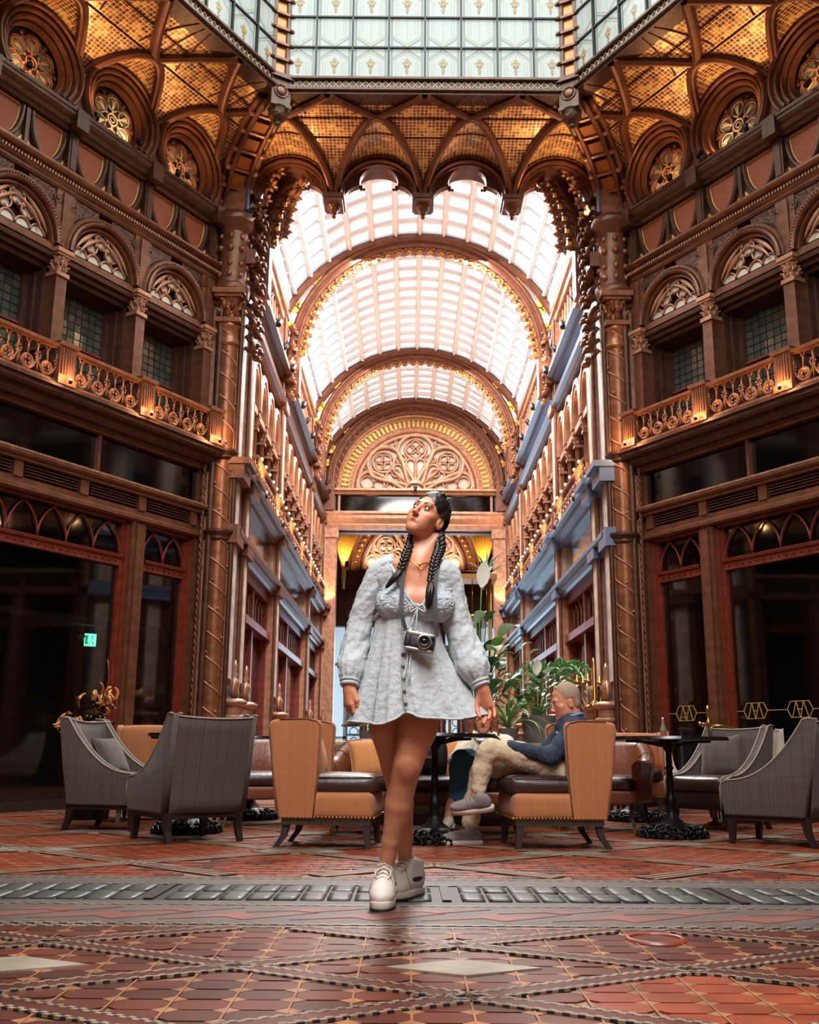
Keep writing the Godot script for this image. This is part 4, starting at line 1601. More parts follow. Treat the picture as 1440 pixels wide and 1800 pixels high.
	for k in range(-5, 6):
		for sg in [-1.0, 1.0]:
			var dir := Vector3(0.85, 0, sg * 0.74).normalized()
			var p0 := Vector3(0.85 * (2 * k + 1), 0.001, -6.83)
			var nrm := Vector3(-dir.z, 0, dir.x)
			for i in 120:
				var t := -9.0 + 18.0 * (i + 0.5) / 120
				var p := p0 + dir * t
				var d := -p.z
				if d < 5.55 or d > 12.6 or absf(p.x) > 5.2: continue
				var bs := Basis(dir, Vector3.UP, dir.cross(Vector3.UP))
				box(fd, p, Vector3(0.151, 0.006, 0.14), bs)
				for q in [-0.055, 0.0, 0.055]:
					box(fb, p + nrm * q + Vector3(0, 0.001, 0), Vector3(0.151, 0.006, 0.022), bs)
	part(fl, "far_band", fin(fd), M.band_brown)
	part(fl, "far_band_lines", fin(fb), M.tessera_white)
	var pl2 := poly_tile([Vector2(-0.3, 0), Vector2(-0.16, -0.12), Vector2(0.16, -0.12), Vector2(0.3, 0), Vector2(0.16, 0.12), Vector2(-0.16, 0.12)], 0.003)
	for p in [[-0.85, 6.83], [0.85, 6.83], [-2.55, 6.83], [2.55, 6.83], [-1.7, 7.6], [1.7, 7.6], [0, 7.6], [-2.55, 8.3], [-0.85, 8.3], [0.85, 8.3], [2.55, 8.3]]:
		part(fl, "white_plate", pl2, M.floor_plate, mv(p[0], 0.002, -p[1]))
	var ring := thing("floor_cover", "round terracotta inspection cover with a raised rim set in the floor", "cover", Vector3(0.705, 0, -3.77))
	var rc := bm()
	lathe(rc, [Vector2(0.0, 0.004), Vector2(0.085, 0.004)], 24)
	part(ring, "lid", fin(rc), M.tile_brown)
	rc = bm()
	lathe(rc, [Vector2(0.085, 0.0), Vector2(0.085, 0.009), Vector2(0.09, 0.012), Vector2(0.1, 0.012), Vector2(0.105, 0.002)], 24)
	part(ring, "rim", fin(rc), M.tile_bright)

# ---------------------------------------------------------------- the arcade beyond the hall
const PIERS := [13.05, 13.95, 17.6, 23.2, 26.9]
const VY := 7.3
const VR := 2.75

func arcade_frame(side: int) -> Transform3D:
	# x runs with the depth (sx * d), z into the arcade
	var z := Vector3(-side, 0, 0)
	return Transform3D(Basis(Vector3.UP.cross(z), Vector3.UP, z), Vector3(side * PW, 0, 0))

func arcade() -> void:
	for side in [-1, 1]:
		arcade_wall(side)
	vault()
	for k in 4:
		arcade_rib(k)
	end_wall()
	far_room()

func crocket() -> Array:
	# a three-lobed leaf that hangs down, and the same with a gilt boss in a small arch
	if not C.has("crocket"):
		var st := bm()
		tube(st, [Vector3(0, 0.02, 0), Vector3(0, -0.04, 0.02), Vector3(0, -0.09, 0.03)], [0.016, 0.02, 0.014], 5)
		for a in [-95.0, -48.0, 0.0, 48.0, 95.0]:
			var d := Vector3(sin(deg_to_rad(a)), -cos(deg_to_rad(a)), 0.3)
			var o := Vector3(0, -0.07, 0.02)
			tube(st, [o, o + d * 0.035, o + d * 0.06 + Vector3(0, 0, 0.02), o + d * 0.082 + Vector3(0, 0, 0.01)], [0.01, 0.021, 0.015, 0.002], 5)
		C["crocket"] = fin(st)
		st = bm()
		tube(st, arc(0, 0, 0.088, 0, 180, 10), 0.02, 5)
		tube(st, arc(0, 0, 0.066, 0, 180, 8, -0.02), 0.014, 5)
		for s in [-1.0, 1.0]:
			ball(st, Vector3(s * 0.05, -0.005, 0.0), Vector3.ONE * 0.02, 5)
		C["cusp_arch"] = fin(st)
		st = bm()
		ball(st, Vector3(0, 0.025, -0.01), Vector3(0.052, 0.052, 0.03), 8)
		C["cusp_boss"] = fin(st)
	return [C["crocket"], C["cusp_arch"], C["cusp_boss"]]

func lancet_mesh() -> Array:
	# one opening of the upper arcade, 0.92 wide: stilted arch with trefoil cusps
	if not C.has("lancet"):
		var st := bm()
		archi(st, 0, 0, [Vector2(0.46, -0.02), Vector2(0.46, 0.07), Vector2(0.43, 0.1), Vector2(0.4, 0.1), Vector2(0.385, 0.05), Vector2(0.37, 0.05), Vector2(0.36, 0.08), Vector2(0.34, 0.08), Vector2(0.33, -0.02), Vector2(0.32, -0.16)], 0, 180, 18)
		C["lancet"] = fin(st)
		st = bm()
		tube(st, arc(-0.15, -0.02, 0.15, 20, 180, 8, -0.06), 0.022, 5)
		tube(st, arc(0.15, -0.02, 0.15, 0, 160, 8, -0.06), 0.022, 5)
		torus(st, Vector3(0, 0.19, -0.06), 0.11, 0.022, 14, 5)
		C["lancet_tracery"] = fin(st)
		st = bm()
		disc(st, Vector3(0, 0, -0.12), 0.36, 18, 0.0, 0, 180)
		C["lancet_back"] = fin(st)
		st = bm()
		for s in [-1.0, 1.0]:
			var poly := PackedVector2Array([Vector2(s * 0.46, 0.5), Vector2(0, 0.5)])
			for i in 9:
				var g := deg_to_rad(90.0 - 90.0 * i / 8.0)
				poly.append(Vector2(s * 0.455 * cos(g), 0.455 * sin(g)))
			slab(st, poly, -0.1, 0.01)
		C["lancet_spandrel"] = fin(st)
	return [C["lancet"], C["lancet_tracery"], C["lancet_back"], C["lancet_spandrel"]]

func arcade_wall(side: int) -> void:
	var sx := float(-side)
	var w := struct("wall_arcade_left" if side < 0 else "wall_arcade_right", "two-storey shop wall on the %s of the arcade, bright copper piers over dark shopfronts" % ("left" if side < 0 else "right"), "wall", arcade_frame(side))
	var a := sx * 13.0
	var b := sx * 26.9
	var led: Material = M.slate_blue if side > 0 else M.bronze  # right-hand ledges and cornices coloured bluish for the daylight on them
	var st := bm()
	bx(st, a, b, 3.3, 9.4, -1.3, -0.7)
	bx(st, a, b, 5.5, 9.4, -0.75, -0.12)
	bx(st, a, sx * 36, 0, 9.4, -3.4, -3.1)
	part(w, "masonry", fin(st), M.bronze_dark)
	var L := [
		["ledge_lower", led, [Vector2(-0.2, 3.2), Vector2(0.03, 3.2), Vector2(0.05, 3.25), Vector2(0.1, 3.28), Vector2(0.1, 3.33), Vector2(0.16, 3.36), Vector2(0.16, 3.42), Vector2(-0.1, 3.45)]],
		["ledge_upper", led, [Vector2(-0.2, 4.06), Vector2(0.04, 4.06), Vector2(0.06, 4.12), Vector2(0.15, 4.16), Vector2(0.17, 4.22), Vector2(0.22, 4.24), Vector2(0.22, 4.3), Vector2(-0.7, 4.3)]],
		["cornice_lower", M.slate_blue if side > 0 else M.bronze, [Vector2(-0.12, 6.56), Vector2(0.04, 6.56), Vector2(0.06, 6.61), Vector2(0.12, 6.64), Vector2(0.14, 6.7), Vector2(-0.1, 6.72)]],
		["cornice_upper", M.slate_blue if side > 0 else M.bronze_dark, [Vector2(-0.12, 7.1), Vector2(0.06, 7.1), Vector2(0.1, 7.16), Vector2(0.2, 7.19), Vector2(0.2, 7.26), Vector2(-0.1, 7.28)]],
		["vault_cornice", M.bronze_light, [Vector2(-0.12, 8.28), Vector2(0.03, 8.28), Vector2(0.05, 8.34), Vector2(0.1, 8.37), Vector2(0.1, 8.46), Vector2(-0.1, 8.5)]]]
	for l in L:
		st = bm()
		mould(st, a, b, l[2])
		part(w, l[0], fin(st), l[1])
	st = bm()
	bx(st, a, b, 7.28, 8.3, -0.14, -0.06)
	for i in 46: bx(st, sx * (13.2 + i * 0.3), sx * (13.3 + i * 0.3), 7.3, 8.28, -0.06, -0.02)
	part(w, "clerestory_panel", fin(st), M.bronze_light)
	for i in 4:
		var d0: float = PIERS[i] + 0.22
		var d1: float = PIERS[i + 1] - 0.22
		arcade_span(w, sx, d0, d1, side, i)
	for i in PIERS.size():
		arcade_pier(w, sx, PIERS[i], side, i)
	# dark shop interiors
	st = bm()
	bx(st, a, b, 3.15, 3.3, -3.2, -0.15)
	bx(st, a, b, -0.1, 0.0, -3.2, 0.0)
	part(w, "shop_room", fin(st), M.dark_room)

func arcade_span(w: Node3D, sx: float, d0: float, d1: float, side: int, k: int) -> void:
	var L := d1 - d0
	var n := maxi(1, roundi(L / 0.86))
	var p := L / n
	var lm := lancet_mesh()
	var short := L < 1.0
	# reflecting panels between the cornices and over the shops
	var st := bm()
	bx(st, sx * d0, sx * d1, 6.72, 7.1, -0.12, -0.02)
	part(w, "mirror_panel", fin(st), M.mirror)
	st = bm()
	bx(st, sx * d0, sx * d1, 3.45, 4.06, -0.2, -0.05)
	part(w, "mirror_panel", fin(st), M.mirror)
	st = bm()
	for q in [[d0, d0 + 0.06], [d1 - 0.06, d1]]: bx(st, sx * q[0], sx * q[1], 3.45, 4.06, -0.1, 0.0)
	part(w, "panel_frame", fin(st), M.plaster_beige)
	# shopfront
	st = bm()
	for q in [[d0, d0 + 0.1], [d1 - 0.1, d1], [(d0 + d1) / 2 - 0.05, (d0 + d1) / 2 + 0.05]]: bx(st, sx * q[0], sx * q[1], 0, 3.2, -0.22, -0.06)
	bx(st, sx * d0, sx * d1, 2.42, 2.54, -0.24, 0.0)
	bx(st, sx * d0, sx * d1, 3.05, 3.2, -0.24, -0.04)
	part(w, "shop_frame", fin(st), M.mahogany)
	var m := maxi(2, roundi(L / 0.36))
	for i in m + 1:
		var x0 := d0 + L * i / m
		var fa := bm()
		for s in [-1.0, 1.0]:
			if (i == 0 and s < 0) or (i == m and s > 0): continue
			var path := []
			for j in 7:
				var g := deg_to_rad(50.0 * j / 6)
				path.append(Vector3(sx * (x0 + s * 0.5 * (1 - cos(g))), 2.54 + 0.66 * sin(g), -0.12))
			tube(fa, path, [0.03, 0.028, 0.024, 0.02, 0.018, 0.016, 0.014], 5)
		part(w, "fanlight_arch", fin(fa), M.bronze)
	st = bm()
	bx(st, sx * d0, sx * d1, 0.0, 3.1, -0.165, -0.16)
	part(w, "shop_pane", fin(st), M.shop_pane)
	if short: return
	# upper arcade: colonnettes, lancets, dark windows behind, balustrade
	balustrade(w, sx * d0, sx * d1, 4.31, 0.12, 0.46, n * 3)
	st = bm()
	bx(st, sx * d0, sx * d1, 4.3, 5.6, -0.68, -0.62)
	part(w, "window_pane", fin(st), M.black_glass)
	if not C.has("colonnette"):
		var c := bm()
		lathe(c, [Vector2(0.075, 4.3), Vector2(0.075, 4.42), Vector2(0.055, 4.46), Vector2(0.05, 4.5), Vector2(0.05, 5.36), Vector2(0.065, 5.38), Vector2(0.05, 5.42)], 10)
		C["colonnette"] = fin(c)
	for i in n + 1:
		var x := sx * (d0 + p * i)
		part(w, "colonnette", C["colonnette"], M.copper, mv(x, 0, -0.05))
		capital(w, x, 5.4, -0.05, 0.13, 0.24)
	for i in n:
		var xf := rotx(sx * (d0 + p * (i + 0.5)), 5.68, -0.04, Vector3.ZERO, Vector3(p / 0.92, 1.6, 1))
		var o := part(w, "lancet_arch", lm[0], M.bronze_light, xf)
		part(o, "tracery", lm[1], M.copper)
		part(o, "arch_ground", lm[2], M.plaster_beige)
		part(o, "spandrel", lm[3], M.bronze_light_carved)
		st = bm()
	st = bm()
	bx(st, sx * d0, sx * d1, 5.58, 5.68, -0.2, 0.02)
	part(w, "impost", fin(st), M.bronze_light)

func arcade_pier(w: Node3D, sx: float, d: float, side: int, k: int) -> void:
	if not C.has("arc_pier"):
		var st := bm()
		bx(st, -0.22, 0.22, 0.0, 8.4, -0.4, 0.06)
		C["arc_pier"] = fin(st)
		st = bm()
		for y in [[1.5, 3.2], [3.47, 4.05], [4.34, 6.5], [6.75, 7.1]]:
			bx(st, -0.11, 0.11, y[0], y[1], 0.06, 0.09)
		C["arc_pier_panel"] = fin(st)
		st = bm()
		for s in [-1.0, 1.0]:
			lathe(st, [Vector2(0.03, 0.0), Vector2(0.03, 8.3)], 8, mv(s * 0.2, 0, 0.06))
			bx(st, s * 0.13, s * 0.16, 0.0, 8.3, 0.05, 0.085)
		C["arc_pier_shaft"] = fin(st)
		st = bm()
		lathe(st, [Vector2(0.12, 0.0), Vector2(0.12, 1.0)], 16)
		C["drum"] = fin(st)
		st = bm()
		lathe(st, [Vector2(0.12, 0.98), Vector2(0.15, 1.0), Vector2(0.16, 1.03), Vector2(0.13, 1.05)], 16)
		lathe(st, [Vector2(0.11, 1.05), Vector2(0.11, 1.16)], 16)
		lathe(st, [Vector2(0.12, 1.15), Vector2(0.17, 1.19), Vector2(0.17, 1.22), Vector2(0.1, 1.25)], 16)
		lathe(st, [Vector2(0.02, 1.25), Vector2(0.06, 1.28), Vector2(0.045, 1.36), Vector2(0.075, 1.42), Vector2(0.05, 1.48), Vector2(0.02, 1.52), Vector2(0.035, 1.56), Vector2(0.02, 1.6), Vector2(0.03, 1.66), Vector2(0.0, 1.74)], 10)
		for s in [-1.0, 1.0]:
			tube(st, [Vector3(s * 0.06, 1.25, 0), Vector3(s * 0.1, 1.36, 0), Vector3(s * 0.04, 1.5, 0)], 0.02, 6)
		C["drum_cap"] = fin(st)
		st = bm()
		bx(st, -0.27, 0.27, 4.05, 4.33, -0.1, 0.2)
		bx(st, -0.29, 0.29, 4.24, 4.32, -0.1, 0.28)
		bx(st, -0.26, 0.26, 3.2, 3.44, -0.1, 0.15)
		C["arc_break"] = fin(st)
		st = bm()
		bx(st, -0.24, 0.24, 7.08, 7.29, -0.1, 0.22)
		bx(st, -0.23, 0.23, 6.55, 6.72, -0.1, 0.14)
		C["arc_break2"] = fin(st)
	var x := sx * d
	part(w, "pier", C["arc_pier"], M.bronze_light, mv(x, 0, 0))
	part(w, "pier_panel", C["arc_pier_panel"], M.plaster_beige, mv(x, 0, 0))
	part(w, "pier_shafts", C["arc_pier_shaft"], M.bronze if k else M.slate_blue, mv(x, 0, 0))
	part(w, "drum_pedestal", C["drum"], M.steel, mv(x, 0, 0.16))
	part(w, "pedestal_finial", C["drum_cap"], M.bronze_light, mv(x, 0, 0.16))
	part(w, "ledge_break", C["arc_break"], M.slate_blue if side > 0 else M.bronze, mv(x, 0, 0))  # right side again carries the daylight's blue in its colour
	part(w, "cornice_break", C["arc_break2"], M.bronze, mv(x, 0, 0))
	# leafy crockets that climb the pier's edge
	if k in [0, 2, 3]:
		var cr := crocket()
		for i in 9 if k else 14:
			var y := (6.9 if k else 5.9) + i * 0.16
			part(w, "crocket", cr[0], M.bronze_light_carved if k else M.bronze_carved, rotx(x + sx * -0.05, y, 0.12, Vector3(-0.4, 0, 0.5 * (1 if i % 2 else -1)), Vector3.ONE * (1.5 if k else 2.0)))

func vault() -> void:
	var names := ["nearest", "second", "third"]
	var d := [13.0, 17.6, 23.2, 26.9]
	for k in 3:
		var w := struct("window_%d" % (21 + k), "%s bay of the arcade's barrel vault of square daylight panes in pale coffers" % names[k], "skylight")
		var n: int = [9, 12, 8][k]
		var L: float = d[k + 1] - d[k]
		var a0 := 90.0 - 65.4
		var da := 130.8 / 14
		var st := bm()
		var cell := L / n
		var cw := VR * deg_to_rad(da)
		if not C.has("vault_pane%d" % k):
			C["vault_pane%d" % k] = boxm(cw - 0.09, 0.012, cell - 0.1)
		for j in n:
			for i in range(0, 14):
				var g := deg_to_rad(a0 + da * (i + 0.5))
				var z: float = -(d[k] + cell * (j + 0.5))
				var up := Vector3(cos(g), sin(g), 0)
				var b := Basis(Vector3(sin(g), -cos(g), 0), up, Vector3(0, 0, 1))
				var p := Vector3(0, VY, z) + up * (VR + 0.1)
				if i == 0 or i == 13:
					part(w, "closed_panel", boxm(cw - 0.16, 0.03, cell - 0.14), M.vault_muntin, Transform3D(b, p - up * 0.06))
				else:
					part(w, "pane", C["vault_pane%d" % k], M.vault_pane, Transform3D(b, p))
		# coffer frames: stepped bars along and across
		for i in 15:
			var g := deg_to_rad(a0 + da * i)
			var up := Vector3(cos(g), sin(g), 0)
			var b := Basis(Vector3(sin(g), -cos(g), 0), up, Vector3(0, 0, 1))
			box(st, Vector3(0, VY, -(d[k] + L / 2)) + up * (VR + 0.07), Vector3(0.11, 0.04, L), b)
			box(st, Vector3(0, VY, -(d[k] + L / 2)) + up * (VR + 0.035), Vector3(0.07, 0.05, L), b)
			box(st, Vector3(0, VY, -(d[k] + L / 2)) + up * (VR + 0.0), Vector3(0.035, 0.03, L), b)
		for j in n + 1:
			var z: float = -(d[k] + cell * j)
			archi(st, 0, VY, [Vector2(VR + 0.06, z - 0.055), Vector2(VR + 0.06, z + 0.055)], a0, 180 - a0, 22)
			archi(st, 0, VY, [Vector2(VR + 0.06, z - 0.03), Vector2(VR + 0.025, z - 0.03), Vector2(VR + 0.025, z + 0.03), Vector2(VR + 0.06, z + 0.03)], a0, 180 - a0, 22)
		part(w, "coffer_bars", fin(st), M.vault_muntin)
	# roof shell over the vault
	var r := struct("ceiling_arcade", "roof shell carried over the arcade's glazed vault", "roof")
	var sh := bm()
	for s in [-1.0, 1.0]:
		bx(sh, s * 2.4, s * 3.9, 8.5, 9.5, -26.9, -13.05)
	archi(sh, 0, VY, [Vector2(VR + 0.25, -26.9), Vector2(VR + 0.25, -13.0)], 20, 160, 22)
	# gable over the arcade's mouth, above the hanging screen
	var poly := PackedVector2Array([Vector2(2.9, 8.4), Vector2(2.9, 10.6), Vector2(-2.9, 10.6), Vector2(-2.9, 8.4)])
	for i in 21:
		var g := deg_to_rad(155.0 - 130.0 * i / 20)
		poly.append(Vector2(VR * cos(g), VY + VR * sin(g)))
	slab(sh, poly, -13.35, -13.2)
	part(r, "roof_shell", fin(sh), M.vault_muntin)

func arcade_rib(k: int) -> void:
	var d: float = [13.42, 17.6, 23.2, 26.75][k]
	var w := struct("trim_%d" % (3 + k), ["spiky crocketed transverse arch at the arcade's mouth, leaves in two rows", "first cusped transverse arch inside the arcade, gilt bosses along its edge", "second cusped transverse arch inside the arcade, gilt bosses along its edge", "plain cusped arch that frames the wheel tracery at the arcade's end"][k], "transverse arch", mv(0, 0, -d))
	var cy := 7.62
	var st := bm()
	archi(st, 0, cy, [Vector2(2.4, -0.1), Vector2(2.4, 0.06), Vector2(2.36, 0.1), Vector2(2.32, 0.1), Vector2(2.3, 0.05), Vector2(2.27, 0.05), Vector2(2.25, 0.08), Vector2(2.2, 0.08), Vector2(2.18, 0.02), Vector2(2.16, -0.18)], 0, 180, 48)
	# flat rim just under the vault
	archi(st, 0, VY, [Vector2(VR + 0.02, -0.1), Vector2(VR + 0.02, 0.1), Vector2(VR - 0.06, 0.12), Vector2(VR - 0.1, 0.06), Vector2(VR - 0.1, -0.1)], 24, 156, 40)
	bx(st, -2.5, -2.17, 6.9, cy, -0.18, 0.08)
	bx(st, 2.17, 2.5, 6.9, cy, -0.18, 0.08)
	part(w, "arch_moulding", fin(st), M.bronze)
	# spandrel between the arch and the vault, with gilt panels
	for s in [-1.0, 1.0]:
		var poly := PackedVector2Array()
		for i in 15:
			var g := deg_to_rad(24 + 62.0 * i / 14)
			poly.append(Vector2(s * (VR - 0.05) * cos(g), VY + (VR - 0.05) * sin(g)))
		for i in 17:
			var g := deg_to_rad(88.0 - 86.0 * i / 16)
			poly.append(Vector2(s * 2.39 * cos(g), cy + 2.39 * sin(g)))
		var sp := bm()
		slab(sp, poly, -0.14, 0.02)
		part(w, "spandrel", fin(sp), M.bronze_light)
		var gl := bm()
		for p in [[1.9, 9.16, 0.11], [2.26, 8.62, 0.14], [2.36, 8.22, 0.1]]:
			for q in 3:
				var g := PI / 2 + TAU * q / 3 + 0.5
				disc(gl, Vector3(s * p[0] + cos(g) * p[2] * 0.5, p[1] + sin(g) * p[2] * 0.5, 0.035), p[2] * 0.55, 10, 0.03)
		slab(gl, PackedVector2Array([Vector2(s * 1.72, 9.2), Vector2(s * 1.2, 9.72), Vector2(s * 1.6, 9.46)]), 0.0, 0.035)
		part(w, "gilt_panel", fin(gl), M.gold_leaf)
	var cr := crocket()
	var n := 33
	for i in n:
		var g := PI * (i + 0.5) / n
		var e := Vector3(cos(g), sin(g), 0)
		var b := Basis(Vector3(sin(g), -cos(g), 0), e, Vector3(0, 0, 1))
		var sc := 1.0 if k else 1.2
		if k < 3:
			var o := part(w, "cusp", cr[1], M.bronze_light_carved, Transform3D(b.scaled_local(Vector3(1.18, 1.1, 1.2)), Vector3(0, cy, 0.02) + e * 2.1))
			part(o, "gilt_boss", cr[2], M.gold)
		else:
			part(w, "cusp", cr[1], M.bronze, Transform3D(b.scaled_local(Vector3(1.18, 1.1, 1.2)), Vector3(0, cy, 0.02) + e * 2.1))
		var h := PI * i / n
		var f := Vector3(cos(h), sin(h), 0)
		if k < 3:
			part(w, "crocket", cr[0], M.bronze_light_carved, Transform3D(Basis(Vector3(sin(h), -cos(h), 0), f, Vector3(0, 0, 1)).scaled_local(Vector3.ONE * (1.1 if k else 1.9)), Vector3(0, cy, 0.04) + f * 2.14))
	if k == 0:
		# outer row, nearer and darker
		for i in 30:
			var h := PI * (i + 0.5) / 30
			var f := Vector3(cos(h), sin(h), 0)
			part(w, "crocket", cr[0], M.bronze_light_carved, Transform3D(Basis(Vector3(sin(h), -cos(h), 0), f, Vector3(0, 0, 1)).scaled_local(Vector3.ONE * 1.6), Vector3(0, cy - 0.05, 0.3) + f * 2.43))
		var ot := bm()
		archi(ot, 0, cy - 0.05, [Vector2(2.56, 0.2), Vector2(2.56, 0.34), Vector2(2.48, 0.36), Vector2(2.45, 0.3), Vector2(2.43, 0.2)], 0, 180, 40)
		part(w, "outer_moulding", fin(ot), M.bronze)

func petal(st: SurfaceTool, ang: float, r0: float, r1: float, wid: float, t: float, z: float) -> void:
	var d := Vector3(cos(ang), sin(ang), 0)
	var s := Vector3(-sin(ang), cos(ang), 0)
	var p := []
	for i in 33:
		var q := i / 32.0
		var a := PI * (2.0 * q - 1.0)
		var along := lerpf(r0, r1 - wid, (cos(a) + 1.0) / 2.0) if absf(a) > PI / 2 else r1 - wid + wid * cos(a)
		if absf(a) > PI / 2:
			var u := (PI - absf(a)) / (PI / 2)
			along = lerpf(r0, r1 - wid, u)
			p.append(d * along + s * signf(a) * wid * sin(u * PI / 2) * lerpf(0.55, 1.0, u) + Vector3(0, 0, z))
		else:
			p.append(d * along + s * wid * sin(a) + Vector3(0, 0, z))
	tube(st, p, t, 6)

func wheel(o: Node3D, R: float, col: Material, ground: Material) -> void:
	# half wheel of loops, quatrefoils and lancets over a pale glass ground
	var st := bm()
	disc(st, Vector3(0, 0, -0.12), R * 0.99, 40, 0.0, 0, 180)
	part(o, "glass_ground", fin(st), ground)
	st = bm()
	var fine := bm()
	for a in [90.0, 90.0 - 47, 90.0 + 47]:
		var g := deg_to_rad(a)
		petal(st, g, R * 0.14, R * 0.99, R * 0.3, R * 0.036, -0.03)
		var d := Vector3(cos(g), sin(g), 0)
		var s := Vector3(-sin(g), cos(g), 0)
		for q in 4:
			var e := Vector3(cos(q * PI / 2 + g), sin(q * PI / 2 + g), 0)
			torus(fine, d * R * 0.74 + e * R * 0.075 + Vector3(0, 0, -0.05), R * 0.075, R * 0.016, 12, 5)
		torus(st, d * R * 0.74 + Vector3(0, 0, -0.05), R * 0.18, R * 0.022, 18, 5)
		for q in [-1.0, 1.0]:
			petal(fine, g + q * 0.17, R * 0.24, R * 0.57, R * 0.075, R * 0.018, -0.05)
		tube(fine, [d * R * 0.2, d * R * 0.55], R * 0.02, 5)
		for q in [-1.0, 1.0]:
			torus(fine, d * R * 0.58 + s * q * R * 0.22 + Vector3(0, 0, -0.05), R * 0.06, R * 0.016, 10, 5)
	for q in [-1.0, 1.0]:
		var g := deg_to_rad(90 - q * 80)
		petal(st, g, R * 0.18, R * 0.97, R * 0.2, R * 0.034, -0.03)
		for j in 3:
			torus(fine, Vector3(cos(g - q * 0.0) * R * (0.42 + j * 0.2), sin(g) * R * (0.42 + j * 0.2) + R * 0.01, -0.05), R * (0.07 + 0.02 * j), R * 0.018, 12, 5)
		torus(fine, Vector3(q * R * 0.42, R * 0.86, -0.05), R * 0.08, R * 0.018, 12, 5)
		torus(fine, Vector3(q * R * 0.9, R * 0.36, -0.05), R * 0.07, R * 0.018, 12, 5)
		torus(fine, Vector3(q * R * 0.33, R * 0.32, -0.05), R * 0.07, R * 0.018, 12, 5)
	tube(st, arc(0, 0, R * 0.17, 0, 180, 12, -0.03), R * 0.03, 6)
	tube(st, arc(0, 0, R * 0.98, 0, 180, 40, -0.03), R * 0.035, 6)
	part(o, "loop_tracery", fin(st), col)
	part(o, "fine_tracery", fin(fine), M.bronze_light)

func end_wall() -> void:
	var w := struct("wall_arcade_end", "wheel tracery lunette, gilt ring and black glazed gallery that close the arcade's end", "wall", mv(0, 7.49, -26.9))
	wheel(w, 1.62, M.bronze_light, M.lunette_glass)
	var st := bm()
	archi(st, 0, 0, [Vector2(2.55, -0.05), Vector2(2.55, 0.02), Vector2(2.2, 0.02), Vector2(2.14, 0.07), Vector2(2.1, 0.02), Vector2(2.08, -0.02)], 0, 180, 40)
	archi(st, 0, 0, [Vector2(1.78, -0.02), Vector2(1.77, 0.03), Vector2(1.72, 0.05), Vector2(1.68, 0.03), Vector2(1.63, -0.08)], 0, 180, 40)
	part(w, "arch_band", fin(st), M.bronze_light)
	st = bm()
	archi(st, 0, 0, [Vector2(2.09, -0.03), Vector2(1.76, -0.03)], 0, 180, 40)
	part(w, "gilt_band", fin(st), M.gold_leaf)
	var lp := bm()
	for i in 48:
		var g := PI * (i + 0.5) / 48
		var e := Vector3(cos(g), sin(g), 0)
		var b := Basis(Vector3(sin(g), -cos(g), 0), e, Vector3(0, 0, 1)).scaled_local(Vector3(0.6, 1, 1))
		torus(lp, e * 1.925 + Vector3(0, 0, 0), 0.125, 0.022, 12, 5, b)
	stuff(part(w, "gilt_loops", fin(lp), M.bronze_light))
	# entablature, black panel and lower beam
	st = bm()
	mould(st, -2.6, 2.6, [Vector2(-0.3, -0.12), Vector2(0.08, -0.12), Vector2(0.1, -0.06), Vector2(0.2, -0.03), Vector2(0.2, 0.02), Vector2(-0.1, 0.04)])
	mould(st, -2.6, 2.6, [Vector2(-0.4, -1.06), Vector2(0.02, -1.06), Vector2(0.04, -0.96), Vector2(0.02, -0.92), Vector2(0.06, -0.85), Vector2(0.1, -0.78), Vector2(0.1, -0.7), Vector2(0.16, -0.66), Vector2(0.16, -0.6), Vector2(-0.05, -0.56)])
	for x in [-2.06, 2.06]: bx(st, x - 0.03, x + 0.03, -0.6, -0.1, -0.1, 0.0)
	part(w, "entablature", fin(st), M.bronze_light)
	st = bm()
	bx(st, -2.6, 2.6, -0.58, -0.1, -0.3, -0.05)
	part(w, "black_panel", fin(st), M.black_glass)
	st = bm()
	bx(st, -3.4, 3.4, 0.0, 3.4, -0.4, -0.16)
	bx(st, -3.4, 3.4, -1.1, 0.0, -0.6, -0.3)
	part(w, "masonry", fin(st), M.bronze)
	# square piers that carry it
	st = bm()
	for s in [-1.0, 1.0]:
		bx(st, s * 2.1, s * 2.5, -7.49, -1.06, -0.4, 0.0)
		bx(st, s * 2.05, s * 2.55, -1.3, -1.06, -0.4, 0.06)
	part(w, "end_pier", fin(st), M.bronze_light)

